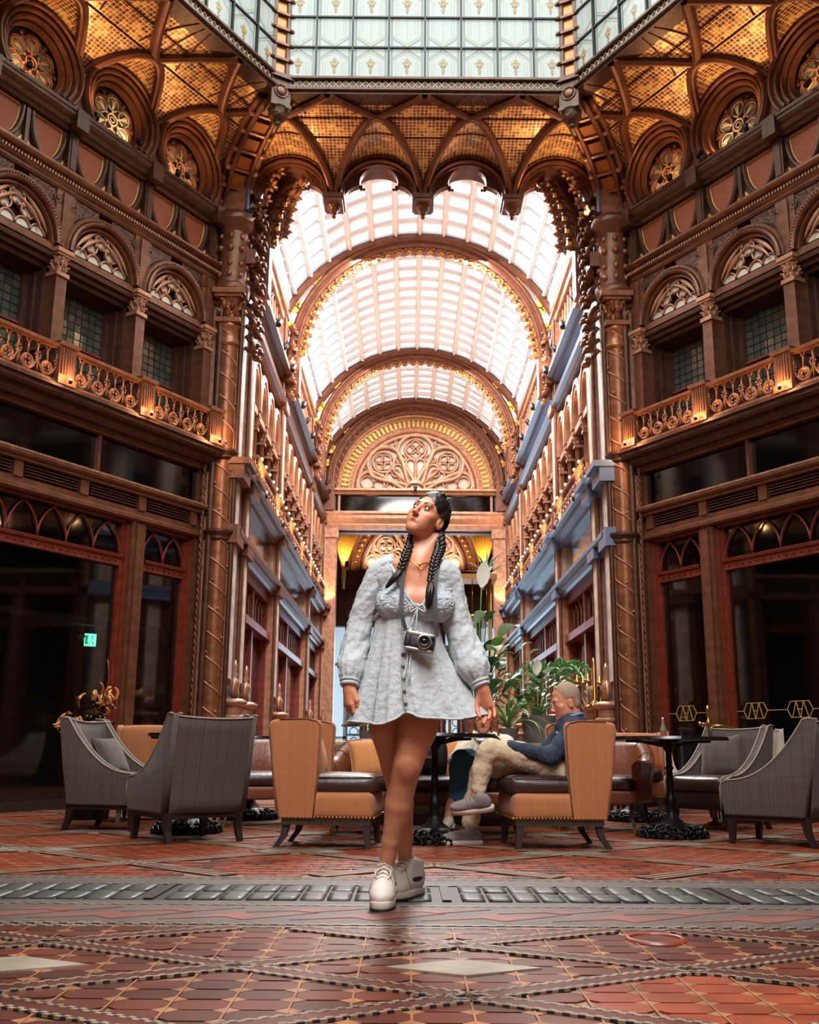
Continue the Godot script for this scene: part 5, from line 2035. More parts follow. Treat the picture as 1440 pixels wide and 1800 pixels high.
func far_room() -> void:
	# the lobby behind: a second lunette over fan-like fluted corners, and the glazed door to the street
	var w := struct("wall_lobby", "lobby beyond the arcade with a second wheel lunette over the street door", "wall", mv(0, 0, -34.5))
	var st := bm()
	bx(st, -3.4, 3.4, 6.0, 9.4, -0.4, -0.16)
	bx(st, -3.4, -2.8, 0, 6.6, -0.4, -0.05)
	bx(st, 2.8, 3.4, 0, 6.6, -0.4, -0.05)
	bx(st, -2.8, 2.8, 4.7, 6.6, -0.4, -0.2)
	bx(st, -3.4, -3.2, 0, 9.4, -0.4, 7.4)
	bx(st, 3.2, 3.4, 0, 9.4, -0.4, 7.4)
	bx(st, -3.4, 3.4, 9.2, 9.4, -0.4, 7.4)
	part(w, "masonry", fin(st), M.bronze)
	var lun := Node3D.new()
	lun.name = "lunette"
	lun.position = Vector3(0, 6.6, 0)
	w.add_child(lun)
	wheel(lun, 1.75, M.bronze_light, M.lunette_glass)
	st = bm()
	archi(st, 0, 6.6, [Vector2(2.35, -0.05), Vector2(2.33, 0.1), Vector2(2.2, 0.1), Vector2(2.15, 0.02), Vector2(1.85, 0.02), Vector2(1.8, 0.08), Vector2(1.75, -0.02)], 0, 180, 36)
	mould(st, -3.2, 3.2, [Vector2(-0.2, 6.1), Vector2(0.1, 6.1), Vector2(0.12, 6.3), Vector2(0.25, 6.4), Vector2(0.25, 6.55), Vector2(-0.1, 6.6)])
	for s in [-1.0, 1.0]:
		for y in [4.7, 5.95]: bx(st, s * 0.5, s * 3.2, y, y + 0.14, -0.1, 0.1)
		for x in [0.95, 1.6]:
			lathe(st, [Vector2(0.2, 0), Vector2(0.2, 0.4), Vector2(0.14, 0.5), Vector2(0.13, 5.4), Vector2(0.2, 5.6), Vector2(0.22, 6.1)], 12, mv(s * x, 0, 0.15))
	part(w, "lobby_order", fin(st), M.bronze)
	var gd := bm()
	for i in 30:
		var g := PI * (i + 0.5) / 30
		ball(gd, Vector3(cos(g) * 2.0, 6.6 + sin(g) * 2.0, 0.04), Vector3(0.07, 0.07, 0.04), 7)
	part(w, "gilt_beads", fin(gd), M.gold)
	# fluted fans in the corners
	var ff := bm()
	for s in [-1.0, 1.0]:
		for i in 7:
			var q := i / 6.0
			tube(ff, [Vector3(s * 2.35, 5.9, 0.5), Vector3(s * (2.3 + 0.1 * q), 6.8, 0.6), Vector3(s * (1.75 + 1.1 * q), 8.2, 0.9 + 0.5 * q)], [0.05, 0.07, 0.1], 6)
	part(w, "fluted_fan", fin(ff), M.gold_leaf)
	# street door: tall panes of blue daylight between bars
	st = bm()
	bx(st, -2.8, 2.8, 0.0, 4.7, -0.34, -0.3)
	part(w, "door_daylight_window", fin(st), M.blue_daylight)
	st = bm()
	for i in 10: bx(st, -2.19 + i * 0.487 - 0.03, -2.19 + i * 0.487 + 0.03, 0, 4.7, -0.3, -0.22)
	for y in [0.05, 1.1, 2.6, 3.6]: bx(st, -2.2, 2.2, y, y + 0.07, -0.3, -0.2)
	for i in 9:
		for j in 7:
			torus(st, Vector3(-2.19 + (i + 0.5) * 0.487, 0.25 + j * 0.33, -0.26), 0.14, 0.016, 10, 4)
	tube(st, arc(0, 3.3, 1.0, 0, 180, 16, -0.2), 0.06, 6)
	part(w, "door_bars", fin(st), M.slate_blue)
	# pale stone mullions of the tall side lights
	st = bm()
	for s in [-1.0, 1.0]:
		bx(st, s * 2.22, s * 2.3, 0, 4.7, -0.3, -0.1)
		bx(st, s * 2.76, s * 2.84, 0, 4.7, -0.3, -0.1)
		bx(st, s * 2.22, s * 2.84, 1.0, 1.08, -0.3, -0.1)
		bx(st, s * 2.22, s * 2.84, 3.4, 3.48, -0.3, -0.1)
	part(w, "pale_mullion", fin(st), M.blue_stone)

# ---------------------------------------------------------------- furniture
func cloth_mat(called: String, a: Color, b: Color, scale: float, rough := 0.9) -> void:
	# slubbed weave: uneven vertical and horizontal threads
	var n := 128
	var im := Image.create(n, n, false, Image.FORMAT_RGB8)
	var hh := Image.create(n, n, false, Image.FORMAT_RGB8)
	var cx := []
	var cy := []
	for i in n:
		cx.append(rng.randf())
		cy.append(rng.randf())
	for y in n:
		for x in n:
			var v: float = cx[x] * 0.55 + cy[y] * 0.25 + rng.randf() * 0.2
			im.set_pixel(x, y, a.lerp(b, v))
			hh.set_pixel(x, y, Color(v, v, v))
	hh.convert(Image.FORMAT_RGBA8)
	hh.bump_map_to_normal_map(2.0)
	var m := mat(called, Color.WHITE, rough, 0.0, {"normal_enabled": true, "normal_texture": ImageTexture.create_from_image(hh), "normal_scale": 0.6, "rim_enabled": true, "rim": 0.25, "rim_tint": 0.6})
	m.albedo_texture = ImageTexture.create_from_image(im)
	tri_tex(m, scale)

func facing(dx: float, dz: float) -> float:
	return atan2(dx, dz)

func leg_mesh(h: float, top: float, foot: float, rake: Vector2) -> ArrayMesh:
	var key := "leg %.3f %.3f %.3f %.3f %.3f" % [h, top, foot, rake.x, rake.y]
	if not C.has(key):
		var st := bm()
		flat(st)
		var p := []
		for j in 3:
			var q := j / 2.0
			var s := lerpf(foot, top, q) / 2.0
			var o := Vector3(rake.x, 0, rake.y) * (1.0 - q) * (1.0 - q)
			p.append([o + Vector3(-s, h * q, s), o + Vector3(s, h * q, s), o + Vector3(s, h * q, -s), o + Vector3(-s, h * q, -s)])
		for j in 2:
			for i in 4:
				quad(st, p[j][i], p[j][(i + 1) % 4], p[j + 1][(i + 1) % 4], p[j + 1][i])
		quad(st, p[0][3], p[0][2], p[0][1], p[0][0])
		quad(st, p[2][0], p[2][1], p[2][2], p[2][3])
		C[key] = fin(st)
	return C[key]

func grey_chair(label: String, x: float, z: float, fx: float, fz: float, fabric := "grey_weave", group := "grey sloped-arm armchairs") -> Node3D:
	var o := thing("grey_armchair", label, "armchair", Vector3(x, 0, z), facing(fx, fz), group)
	if not C.has("gc_side"):
		# side panel outline in (z, y): the arm sweeps up into the back
		var poly := PackedVector2Array([Vector2(-0.27, 0.2), Vector2(0.3, 0.2), Vector2(0.315, 0.3), Vector2(0.315, 0.4), Vector2(0.3, 0.43), Vector2(0.26, 0.44)])
		var crv := []
		for i in 15:
			var q := i / 14.0
			crv.append(Vector2(lerpf(0.26, -0.3, q), 0.44 + 0.42 * pow(q, 2.1)))
		crv.append(Vector2(-0.34, 0.87))
		for c in crv.slice(1): poly.append(c)
		poly.append(Vector2(-0.385, 0.86))
		poly.append(Vector2(-0.33, 0.5))
		var turn := Transform3D(Basis(Vector3(0, 0, 1), Vector3(0, 1, 0), Vector3(-1, 0, 0)), Vector3.ZERO)
		var st := bm()
		slab(st, poly, -0.035, 0.035, 0.014, turn)
		C["gc_side"] = fin(st)
		st = bm()
		var path := [Vector3(0, 0.24, 0.318), Vector3(0, 0.39, 0.32), Vector3(0, 0.425, 0.308)]
		for c in crv: path.append(Vector3(0, c.y + 0.004, c.x))
		path.append(Vector3(0, 0.868, -0.385))
		for s in [-0.034, 0.034]:
			var pp := []
			for p in path: pp.append(p + Vector3(s, 0, 0))
			tube(st, pp, 0.0065, 5)
		C["gc_piping"] = fin(st)
		# back: slightly hollow panel leaning backwards
		st = bm()
		var rows := []
		st.set_smooth_group(1)
		for j in 9:
			var q := j / 8.0
			var row := []
			for i in 9:
				var u := i / 4.0 - 1.0
				row.append(Vector3(u * (0.275 + 0.012 * q), lerpf(0.2, 0.85 - 0.014 * (1 - u * u), q), lerpf(-0.285, -0.385, q) - 0.02 * (1 - u * u)))
			rows.append(row)
		for j in 8:
			for i in 8:
				quad(st, rows[j][i + 1], rows[j][i], rows[j + 1][i], rows[j + 1][i + 1])
				var f := Vector3(0, 0, 0.1)
				quad(st, rows[j][i] + f, rows[j][i + 1] + f, rows[j + 1][i + 1] + f, rows[j + 1][i] + f)
		for i in 8:
			var f := Vector3(0, 0, 0.1)
			quad(st, rows[8][i + 1], rows[8][i], rows[8][i] + f, rows[8][i + 1] + f)
			quad(st, rows[0][i], rows[0][i + 1], rows[0][i + 1] + f, rows[0][i] + f)
		C["gc_back"] = fin(st)
		st = bm()
		var top := []
		for i in 9: top.append(rows[8][i] + Vector3(0, 0.003, 0))
		tube(st, top, 0.007, 5)
		for i in 9: top[i] = top[i] + Vector3(0, 0, 0.1)
		tube(st, top, 0.007, 5)
		C["gc_backpipe"] = fin(st)
		st = bm()
		rbox(st, Vector3(0, 0.37, 0.03), Vector3(0.52, 0.13, 0.58), 0.04, 8, 0.015)
		C["gc_cushion"] = fin(st)
		st = bm()
		rbox(st, Vector3(0, 0.26, 0.27), Vector3(0.52, 0.13, 0.06), 0.02, 4)
		rbox(st, Vector3(0, 0.25, 0.0), Vector3(0.54, 0.1, 0.54), 0.02, 4)
		C["gc_front"] = fin(st)
		st = bm()
		bx(st, -0.3, 0.3, 0.165, 0.205, -0.285, 0.3)
		C["gc_rail"] = fin(st)
	for s in [-1.0, 1.0]:
		var p := part(o, "side_panel", C["gc_side"], M[fabric], mv(s * 0.295, 0, 0))
		part(p, "piping", C["gc_piping"], M.piping)
	var b := part(o, "backrest", C["gc_back"], M[fabric])
	part(b, "piping", C["gc_backpipe"], M.piping)
	part(o, "seat_cushion", C["gc_cushion"], M.dark_leather)
	part(o, "front_rail", C["gc_front"], M.dark_leather)
	part(o, "frame", C["gc_rail"], M.dark_wood)
	for s in [-1.0, 1.0]:
		part(o, "leg", leg_mesh(0.17, 0.055, 0.035, Vector2(0, 0.01)), M.dark_wood, mv(s * 0.27, 0, 0.265))
		part(o, "leg", leg_mesh(0.17, 0.055, 0.035, Vector2(0, -0.05)), M.dark_wood, mv(s * 0.27, 0, -0.255))
	return o

func tan_chair(label: String, x: float, z: float, fx: float, fz: float, group := "tan wing-back side chairs") -> Node3D:
	var o := thing("tan_wing_chair", label, "chair", Vector3(x, 0, z), facing(fx, fz), group)
	if not C.has("tc_wing"):
		var poly := PackedVector2Array([Vector2(-0.29, 0.19), Vector2(-0.05, 0.19), Vector2(-0.03, 0.45), Vector2(-0.015, 0.8), Vector2(-0.03, 0.825), Vector2(-0.12, 0.84), Vector2(-0.3, 0.835), Vector2(-0.365, 0.815), Vector2(-0.37, 0.79), Vector2(-0.34, 0.5)])
		var turn := Transform3D(Basis(Vector3(0, 0, 1), Vector3(0, 1, 0), Vector3(-1, 0, 0)), Vector3.ZERO)
		var st := bm()
		slab(st, poly, -0.03, 0.03, 0.02, turn, 3)
		C["tc_wing"] = fin(st)
		st = bm()
		tube(st, [Vector3(0.03, 0.2, -0.055), Vector3(0.03, 0.45, -0.035), Vector3(0.03, 0.79, -0.02), Vector3(0.03, 0.822, -0.05), Vector3(0.03, 0.836, -0.12), Vector3(0.03, 0.832, -0.3)], 0.005, 5)
		tube(st, [Vector3(-0.03, 0.2, -0.055), Vector3(-0.03, 0.45, -0.035), Vector3(-0.03, 0.79, -0.02), Vector3(-0.03, 0.822, -0.05), Vector3(-0.03, 0.836, -0.12), Vector3(-0.03, 0.832, -0.3)], 0.005, 5)
		C["tc_seam"] = fin(st)
		st = bm()
		rbox(st, Vector3(0, 0.52, -0.31), Vector3(0.54, 0.62, 0.1), 0.04, 7, 0.01, Basis(Vector3.RIGHT, -0.12))
		C["tc_back"] = fin(st)
		st = bm()
		rbox(st, Vector3(0, 0.275, 0.03), Vector3(0.62, 0.17, 0.62), 0.035, 8, 0.006)
		C["tc_base"] = fin(st)
		st = bm()
		rbox(st, Vector3(0, 0.405, 0.06), Vector3(0.56, 0.125, 0.6), 0.045, 8, 0.02)
		C["tc_cushion"] = fin(st)
		st = bm()
		var loop := [Vector3(-0.29, 0.452, -0.2), Vector3(-0.27, 0.455, 0.32), Vector3(-0.22, 0.455, 0.35), Vector3(0.22, 0.455, 0.35), Vector3(0.27, 0.455, 0.32), Vector3(0.29, 0.452, -0.2)]
		tube(st, loop, 0.005, 5)
		C["tc_cpipe"] = fin(st)
		st = bm()
		for i in 26:
			var q := -0.29 + i * 0.0247
			for s in [-1.0, 1.0]:
				ball(st, Vector3(s * 0.311, 0.2, q + 0.02), Vector3(0.006, 0.009, 0.009), 6)
			ball(st, Vector3(q * 0.96, 0.2, 0.341), Vector3(0.009, 0.009, 0.006), 6)
		C["tc_nails"] = fin(st)
		st = bm()
		bx(st, -0.295, 0.295, 0.15, 0.19, -0.27, 0.325)
		C["tc_frame"] = fin(st)
	for s in [-1.0, 1.0]:
		var p := part(o, "wing", C["tc_wing"], M.tan_weave, mv(s * 0.285, 0, 0))
		part(p, "seam", C["tc_seam"], M.tan_piping)
	part(o, "backrest", C["tc_back"], M.tan_weave)
	var sb := part(o, "seat_base", C["tc_base"], M.tan_weave)
	part(sb, "nailheads", C["tc_nails"], M.brass)
	var cu := part(o, "seat_cushion", C["tc_cushion"], M.dark_leather)
	part(cu, "piping", C["tc_cpipe"], M.dark_leather)
	part(o, "frame", C["tc_frame"], M.grey_wood)
	for s in [-1.0, 1.0]:
		part(o, "leg", leg_mesh(0.155, 0.05, 0.034, Vector2(0, 0.012)), M.grey_wood, mv(s * 0.265, 0, 0.295))
		part(o, "leg", leg_mesh(0.155, 0.05, 0.034, Vector2(0, -0.075)), M.grey_wood, mv(s * 0.255, 0, -0.24))
	return o

func cushion(called: String, label: String, at: Vector3, e: Vector3, s: Vector2, m: String, group := "") -> Node3D:
	var o := thing(called, label, "cushion", at, 0, group)
	o.rotation = e
	var key := "cush %.2f %.2f" % [s.x, s.y]
	if not C.has(key):
		var st := bm()
		st.set_smooth_group(1)
		var n := 12
		var g := []
		var nz := FastNoiseLite.new()
		nz.frequency = 4.0
		for f in 2:
			var gr := []
			for j in n + 1:
				var row := []
				for i in n + 1:
					var u := i / (n / 2.0) - 1.0
					var v := j / (n / 2.0) - 1.0
					var pinch := 1.0 - 0.09 * (1.0 - u * u) * v * v
					var pinch2 := 1.0 - 0.09 * (1.0 - v * v) * u * u
					var th := 0.075 * pow(maxf(0.0, (1 - u * u) * (1 - v * v)), 0.42) + 0.008 * nz.get_noise_2d(u, v + f) * (1 - u * u)
					if f == 1: th = -th
					row.append(Vector3(u * s.x / 2 * pinch2, v * s.y / 2 * pinch, th))
				gr.append(row)
			for j in n:
				for i in n:
					if f == 0: quad(st, gr[j][i], gr[j][i + 1], gr[j + 1][i + 1], gr[j + 1][i])
					else: quad(st, gr[j][i + 1], gr[j][i], gr[j + 1][i], gr[j + 1][i + 1])
		C[key] = fin(st)
		st = bm()
		var loop := []
		for i in 24:
			var a := TAU * i / 24
			var q := Vector2(cos(a), sin(a))
			q = q / maxf(absf(q.x), absf(q.y))
			loop.append(Vector3(q.x * s.x / 2 * (1.0 - 0.09 * (1.0 - q.y * q.y) * q.x * q.x), q.y * s.y / 2 * (1.0 - 0.09 * (1.0 - q.x * q.x) * q.y * q.y), 0))
		tube(st, loop, 0.005, 5, true)
		C[key + "p"] = fin(st)
	part(o, "cover", C[key], M[m])
	part(o, "seam", C[key + "p"], M[m])
	return o

func iron_table(label: String, x: float, z: float, r := 0.43) -> Node3D:
	var o := thing("pedestal_table", label, "table", Vector3(x, 0, z), rng.randf() * 6, "round cast-iron pedestal tables")
	if not C.has("tb_col"):
		var st := bm()
		lathe(st, [Vector2(0.0, 0.725), Vector2(1.0, 0.725), Vector2(1.0, 0.732), Vector2(0.985, 0.752), Vector2(0.0, 0.752)], 40, Transform3D(), true)
		C["tb_top"] = fin(st)
		st = bm()
		lathe(st, [Vector2(0.11, 0.1), Vector2(0.06, 0.14), Vector2(0.045, 0.17), Vector2(0.034, 0.18), Vector2(0.042, 0.2), Vector2(0.034, 0.22), Vector2(0.042, 0.24), Vector2(0.05, 0.27), Vector2(0.034, 0.3), Vector2(0.026, 0.33), Vector2(0.026, 0.4), Vector2(0.034, 0.41), Vector2(0.026, 0.42), Vector2(0.024, 0.5), Vector2(0.034, 0.51), Vector2(0.034, 0.52), Vector2(0.024, 0.53), Vector2(0.024, 0.64), Vector2(0.04, 0.66), Vector2(0.06, 0.7), Vector2(0.09, 0.725)], 14)
		C["tb_col"] = fin(st)
		st = bm()
		for a in 4:
			var d := Vector3(cos(a * PI / 2), 0, sin(a * PI / 2))
			tube(st, [d * 0.03 + Vector3(0, 0.68, 0), d * 0.2 + Vector3(0, 0.715, 0), d * 0.33 + Vector3(0, 0.72, 0)], 0.012, 5)
		C["tb_arms"] = fin(st)
		st = bm()
		lathe(st, [Vector2(0.245, 0.0), Vector2(0.255, 0.02), Vector2(0.23, 0.05), Vector2(0.16, 0.075), Vector2(0.15, 0.09), Vector2(0.1, 0.105)], 24)
		# scrolls and leaves cast round the rim
		for i in 16:
			var g := TAU * i / 16
			var d := Vector3(cos(g), 0, sin(g))
			var s := Vector3(-sin(g), 0, cos(g))
			tube(st, [d * 0.15 + Vector3(0, 0.09, 0), d * 0.2 + Vector3(0, 0.078, 0) + s * 0.012, d * 0.235 + Vector3(0, 0.058, 0)], [0.01, 0.014, 0.01], 5)
			torus(st, d * 0.25 + Vector3(0, 0.035, 0), 0.024, 0.009, 9, 5, Basis(s, Vector3.UP, d))
			tube(st, [d * 0.252 + s * 0.02 + Vector3(0, 0.012, 0), d * 0.262 + s * 0.05 + Vector3(0, 0.03, 0), d * 0.252 + s * 0.075 + Vector3(0, 0.05, 0)], 0.008, 5)
			ball(st, d * 0.245 + s * 0.045 + Vector3(0, 0.05, 0), Vector3(0.016, 0.018, 0.016), 6)
			ball(st, d * 0.215 + s * 0.04 + Vector3(0, 0.075, 0), Vector3(0.018, 0.014, 0.018), 6)
			ball(st, d * 0.262 + s * 0.05 + Vector3(0, 0.012, 0), Vector3(0.014, 0.012, 0.014), 5)
		C["tb_base"] = fin(st)
	part(o, "tabletop", C["tb_top"], M.table_black, rotx(0, 0, 0, Vector3.ZERO, Vector3(r, 1, r)))
	part(o, "column", C["tb_col"], M.iron)
	part(o, "bracket_arms", C["tb_arms"], M.iron)
	part(o, "cast_base", C["tb_base"], M.iron)
	return o

func leather_chair(label: String, x: float, z: float, fx: float, fz: float) -> Node3D:
	var o := thing("leather_tub_chair", label, "armchair", Vector3(x, 0, z), facing(fx, fz), "brown leather tub chairs on brass-tipped legs")
	tub(o, 0.72)
	return o

func tub(o: Node3D, w: float) -> void:
	var key := "tub %.2f" % w
	if not C.has(key):
		# upholstered wall that wraps the seat: arms low at the front, back higher
		var st := bm()
		st.set_smooth_group(1)
		var n := 28
		var rows := []
		var pipe := []
		for i in n + 1:
			var q := float(i) / n
			var a := lerpf(-0.32, PI + 0.32, q)
			var hw := w / 2.0
			var ca := cos(a)
			var p := Vector3(signf(ca) * pow(absf(ca), 0.45) * hw, 0, -signf(sin(a)) * pow(absf(sin(a)), 0.6) * 0.36)
			if sin(a) < 0: p = Vector3(signf(ca) * hw, 0, 0.36 * -sin(a) / 0.32)
			var back := clampf(sin(a), 0.0, 1.0)
			var h := lerpf(0.56, 0.72, smoothstep(0.1, 0.9, back))
			var out := Vector3(p.x, 0, p.z).normalized()
			var t := 0.1
			var row := []
			for r in [[0.0, 0.26], [0.02, 0.4], [0.045, h - 0.05], [0.04, h - 0.015], [0.0, h], [-0.05, h - 0.005], [-t + 0.01, h - 0.04], [-t + 0.02, 0.36]]:
				row.append(p + out * r[0] + Vector3(0, r[1], 0))
			rows.append(row)
			pipe.append(row[4])
		for i in n:
			for j in 7:
				quad(st, rows[i + 1][j], rows[i][j], rows[i][j + 1], rows[i + 1][j + 1])
		for e in [0, n]:
			flat(st)
			for j in range(1, 7):
				if e == 0: tri(st, rows[e][0], rows[e][j + 1], rows[e][j])
				else: tri(st, rows[e][0], rows[e][j], rows[e][j + 1])
		C[key] = fin(st)
		st = bm()
		for i in n - 1:
			if i % 4 == 2:
				var pp := []
				for j in range(1, 7): pp.append(rows[i][j])
				tube(st, pp, 0.005, 4)
		tube(st, pipe, 0.006, 5)
		C[key + "p"] = fin(st)
		st = bm()
		rbox(st, Vector3(0, 0.385, 0.05), Vector3(w - 0.1, 0.11, 0.66), 0.04, 8, 0.015)
		C[key + "c"] = fin(st)
		st = bm()
		rbox(st, Vector3(0, 0.28, 0.03), Vector3(w - 0.02, 0.12, 0.68), 0.03, 5)
		C[key + "b"] = fin(st)
	part(o, "wrap_back", C[key], M.brown_leather)
	part(o, "piping", C[key + "p"], M.dark_leather)
	part(o, "seat_cushion", C[key + "c"], M.dark_leather)
	part(o, "seat_base", C[key + "b"], M.brown_leather)
	for s in [-1.0, 1.0]:
		for f in [-1.0, 1.0]:
			var l := part(o, "leg", leg_mesh(0.22, 0.034, 0.018, Vector2(s * 0.03, f * 0.04)), M.dark_wood, mv(s * (w / 2 - 0.08), 0, f * 0.27))
			var st := bm()
			lathe(st, [Vector2(0.013, 0), Vector2(0.016, 0.02), Vector2(0.012, 0.045)], 8, mv(s * 0.03, 0, f * 0.04))
			part(l, "brass_tip", fin(st), M.brass)

func furniture() -> void:
	cloth_mat("grey_weave", rgb(50, 42, 37), rgb(98, 85, 75), 3.2)
	cloth_mat("beige_weave", rgb(128, 110, 96), rgb(160, 142, 126), 3.2)
	cloth_mat("tan_weave", rgb(146, 88, 52), rgb(186, 120, 76), 4.5)
	cloth_mat("mustard_cloth", rgb(178, 112, 58), rgb(206, 142, 86), 5.0)
	cloth_mat("rust_cloth", rgb(140, 66, 32), rgb(166, 84, 42), 5.0)
	mat("piping", rgb(140, 126, 116), 0.8)
	mat("tan_piping", rgb(120, 70, 42), 0.7)
	mat("dark_wood", rgb(30, 22, 19), 0.4)
	mat("grey_wood", rgb(52, 42, 38), 0.45)
	mat("brass", rgb(190, 140, 72), 0.28, 0.9)
	mat("table_black", rgb(16, 15, 16), 0.22)
	var cre := normaltex(noisetex(0.03, FastNoiseLite.TYPE_CELLULAR, 256, 3, 31), 2.5)
	var dl := mat("dark_leather", rgb(54, 34, 30), 0.36, 0.0, {"normal_enabled": true, "normal_texture": cre, "normal_scale": 0.5})
	tri_tex(dl, 3.0)
	var bl := mat("brown_leather", rgb(112, 58, 36), 0.36, 0.0, {"normal_enabled": true, "normal_texture": cre, "normal_scale": 0.5})
	tri_tex(bl, 3.0)
	# left group
	grey_chair("grey woven armchair in profile at the far left with a grey cushion in it", -2.5, -8.6, 0.98, 0.2)
	grey_chair("grey woven armchair seen from behind, nearest on the left", -1.735, -7.64, -0.61, -0.79)
	cushion("grey_cushion", "crumpled grey cushion leaning in the left armchair seen in profile", Vector3(-2.58, 0.56, -8.61), Vector3(-0.5, facing(0.98, 0.2), 0), Vector2(0.4, 0.36), "grey_weave")
	tan_chair("tan barrel-backed chair far left, behind the table and the grey armchairs", -2.5, -9.75, -0.15, -1.0)
	iron_table("round black pedestal table between the two left grey armchairs", -1.86, -8.28, 0.34)
	iron_table("round black pedestal table behind the left group, in front of the tub chair", -1.62, -9.93, 0.36)
	# centre
	tan_chair("tan wing-back chair left of the standing woman, turned to the right, empty", -0.69, -7.31, 0.99, 0.09)
	tan_chair("tan wing-back chair right of the table, with the man in the blue pullover on it", 0.86, -7.36, -0.99, 0.09)
	cushion("mustard_cushion", "mustard linen cushion propped inside the empty tan wing-back chair", Vector3(-0.8, 0.6, -7.32), Vector3(-0.25, facing(0.99, 0.09), 0.35), Vector2(0.34, 0.34), "mustard_cloth")
	iron_table("round black pedestal table in front of the seated couple, beside the standing woman", 0.04, -7.56, 0.43)
	sofa()
	leather_chair("brown leather tub chair on the left behind the tan wing-back chair", -1.47, -9.2, 0.3, 0.95)
	leather_chair("brown leather tub chair on the right behind the man's chair", 1.5, -8.9, -0.4, 0.9)
	# right group
	grey_chair("grey woven armchair on the right facing the camera with a square cushion", 2.55, -9.2, -0.8, 0.6)
	grey_chair("grey woven armchair in profile at the right edge of the photo, nearest", 2.56, -7.72, -0.79, -0.62)
	cushion("grey_cushion", "square grey cushion standing in the right armchair that faces the camera", Vector3(2.6, 0.6, -9.22), Vector3(-0.3, facing(-0.7, 0.7), 0.12), Vector2(0.42, 0.38), "grey_weave")
	iron_table("round black pedestal table on the right beside the armchair with the cushion", 1.88, -8.2, 0.46)
	iron_table("round black pedestal table at the back right with a small bottle on it", 2.0, -10.1, 0.4)
	tan_chair("tan low chair at the back right beyond the rear table, with two cushions", 2.2, -11.0, -0.25, 0.97)
	cushion("mustard_cushion", "mustard cushion on the left of the tan chair at the back right", Vector3(2.06, 0.61, -11.0), Vector3(-0.35, -0.3, 0.0), Vector2(0.34, 0.34), "mustard_cloth")
	cushion("rust_cushion", "rust brown cushion on the right of the tan chair at the back right", Vector3(2.36, 0.6, -11.05), Vector3(-0.35, -0.3, 0.1), Vector2(0.34, 0.34), "rust_cloth")
	grey_chair("pale beige armchair at the back right, seen over the rear table", 2.5, -11.85, -0.1, 1.0, "beige_weave", "pale armchairs along the right shopfront")
	grey_chair("pale beige armchair at the far right, behind the armchair with the square cushion", 3.15, -10.2, -0.35, 0.94, "beige_weave", "pale armchairs along the right shopfront")

func sofa() -> void:
	var o := thing("leather_sofa", "long brown channelled leather sofa behind the table, with two orange cushions", "sofa", Vector3(0.0, 0, -8.4))
	tub(o, 1.56)
	cushion("orange_cushion", "orange linen cushion in the left corner of the leather sofa", Vector3(-0.45, 0.565, -8.42), Vector3(-0.35, 0.15, 0.1), Vector2(0.34, 0.34), "mustard_cloth")
	cushion("orange_cushion", "orange linen cushion behind the table column and the black handbag", Vector3(0.12, 0.57, -8.52), Vector3(-0.3, 0.0, -0.1), Vector2(0.36, 0.36), "mustard_cloth")
	var hb := thing("handbag", "black leather handbag with two handles standing on the sofa", "handbag", Vector3(-0.02, 0.445, -8.28), 0.1)
	var st := bm()
	rbox(st, Vector3(0, 0.13, 0), Vector3(0.34, 0.26, 0.14), 0.04, 7, 0.012)
	part(hb, "body", fin(st), M.bag_black)
	st = bm()
	for z in [-0.05, 0.05]: tube(st, arc(0, 0.24, 0.09, 0, 180, 10, z), 0.008, 6)
	part(hb, "handles", fin(st), M.bag_black)
	st = bm()
	bx(st, -0.05, 0.05, 0.13, 0.15, 0.08, 0.086)
	part(hb, "clasp", fin(st), M.steel)

# ---------------------------------------------------------------- people: smooth unions of tapered capsules and ellipsoids, meshed as surface nets
func cap(a: Vector3, b: Vector3, ra: float, rb: float, k := 0.03) -> Dictionary:
	return {"a": a, "b": b, "ra": ra, "rb": rb, "k": k, "sub": false}

func ell(c: Vector3, r: Vector3, k := 0.02, b := Basis(), sub := false) -> Dictionary:
	return {"c": c, "r": r, "inv": b.inverse(), "k": k, "sub": sub}

func chain(pts: Array, rad: Array, k := 0.03) -> Array:
	var o := []
	for i in pts.size() - 1: o.append(cap(pts[i], pts[i + 1], rad[i], rad[i + 1], k))
	return o

func moved(prims: Array, xf: Transform3D) -> Array:
	var o := []
	for p in prims:
		var q: Dictionary = p.duplicate()
		if q.has("a"):
			q.a = xf * q.a
			q.b = xf * q.b
			var sc := xf.basis.get_scale().x
			q.ra *= sc
			q.rb *= sc
		else:
			q.c = xf * q.c
			q.inv = q.inv * xf.basis.inverse()
		o.append(q)
	return o

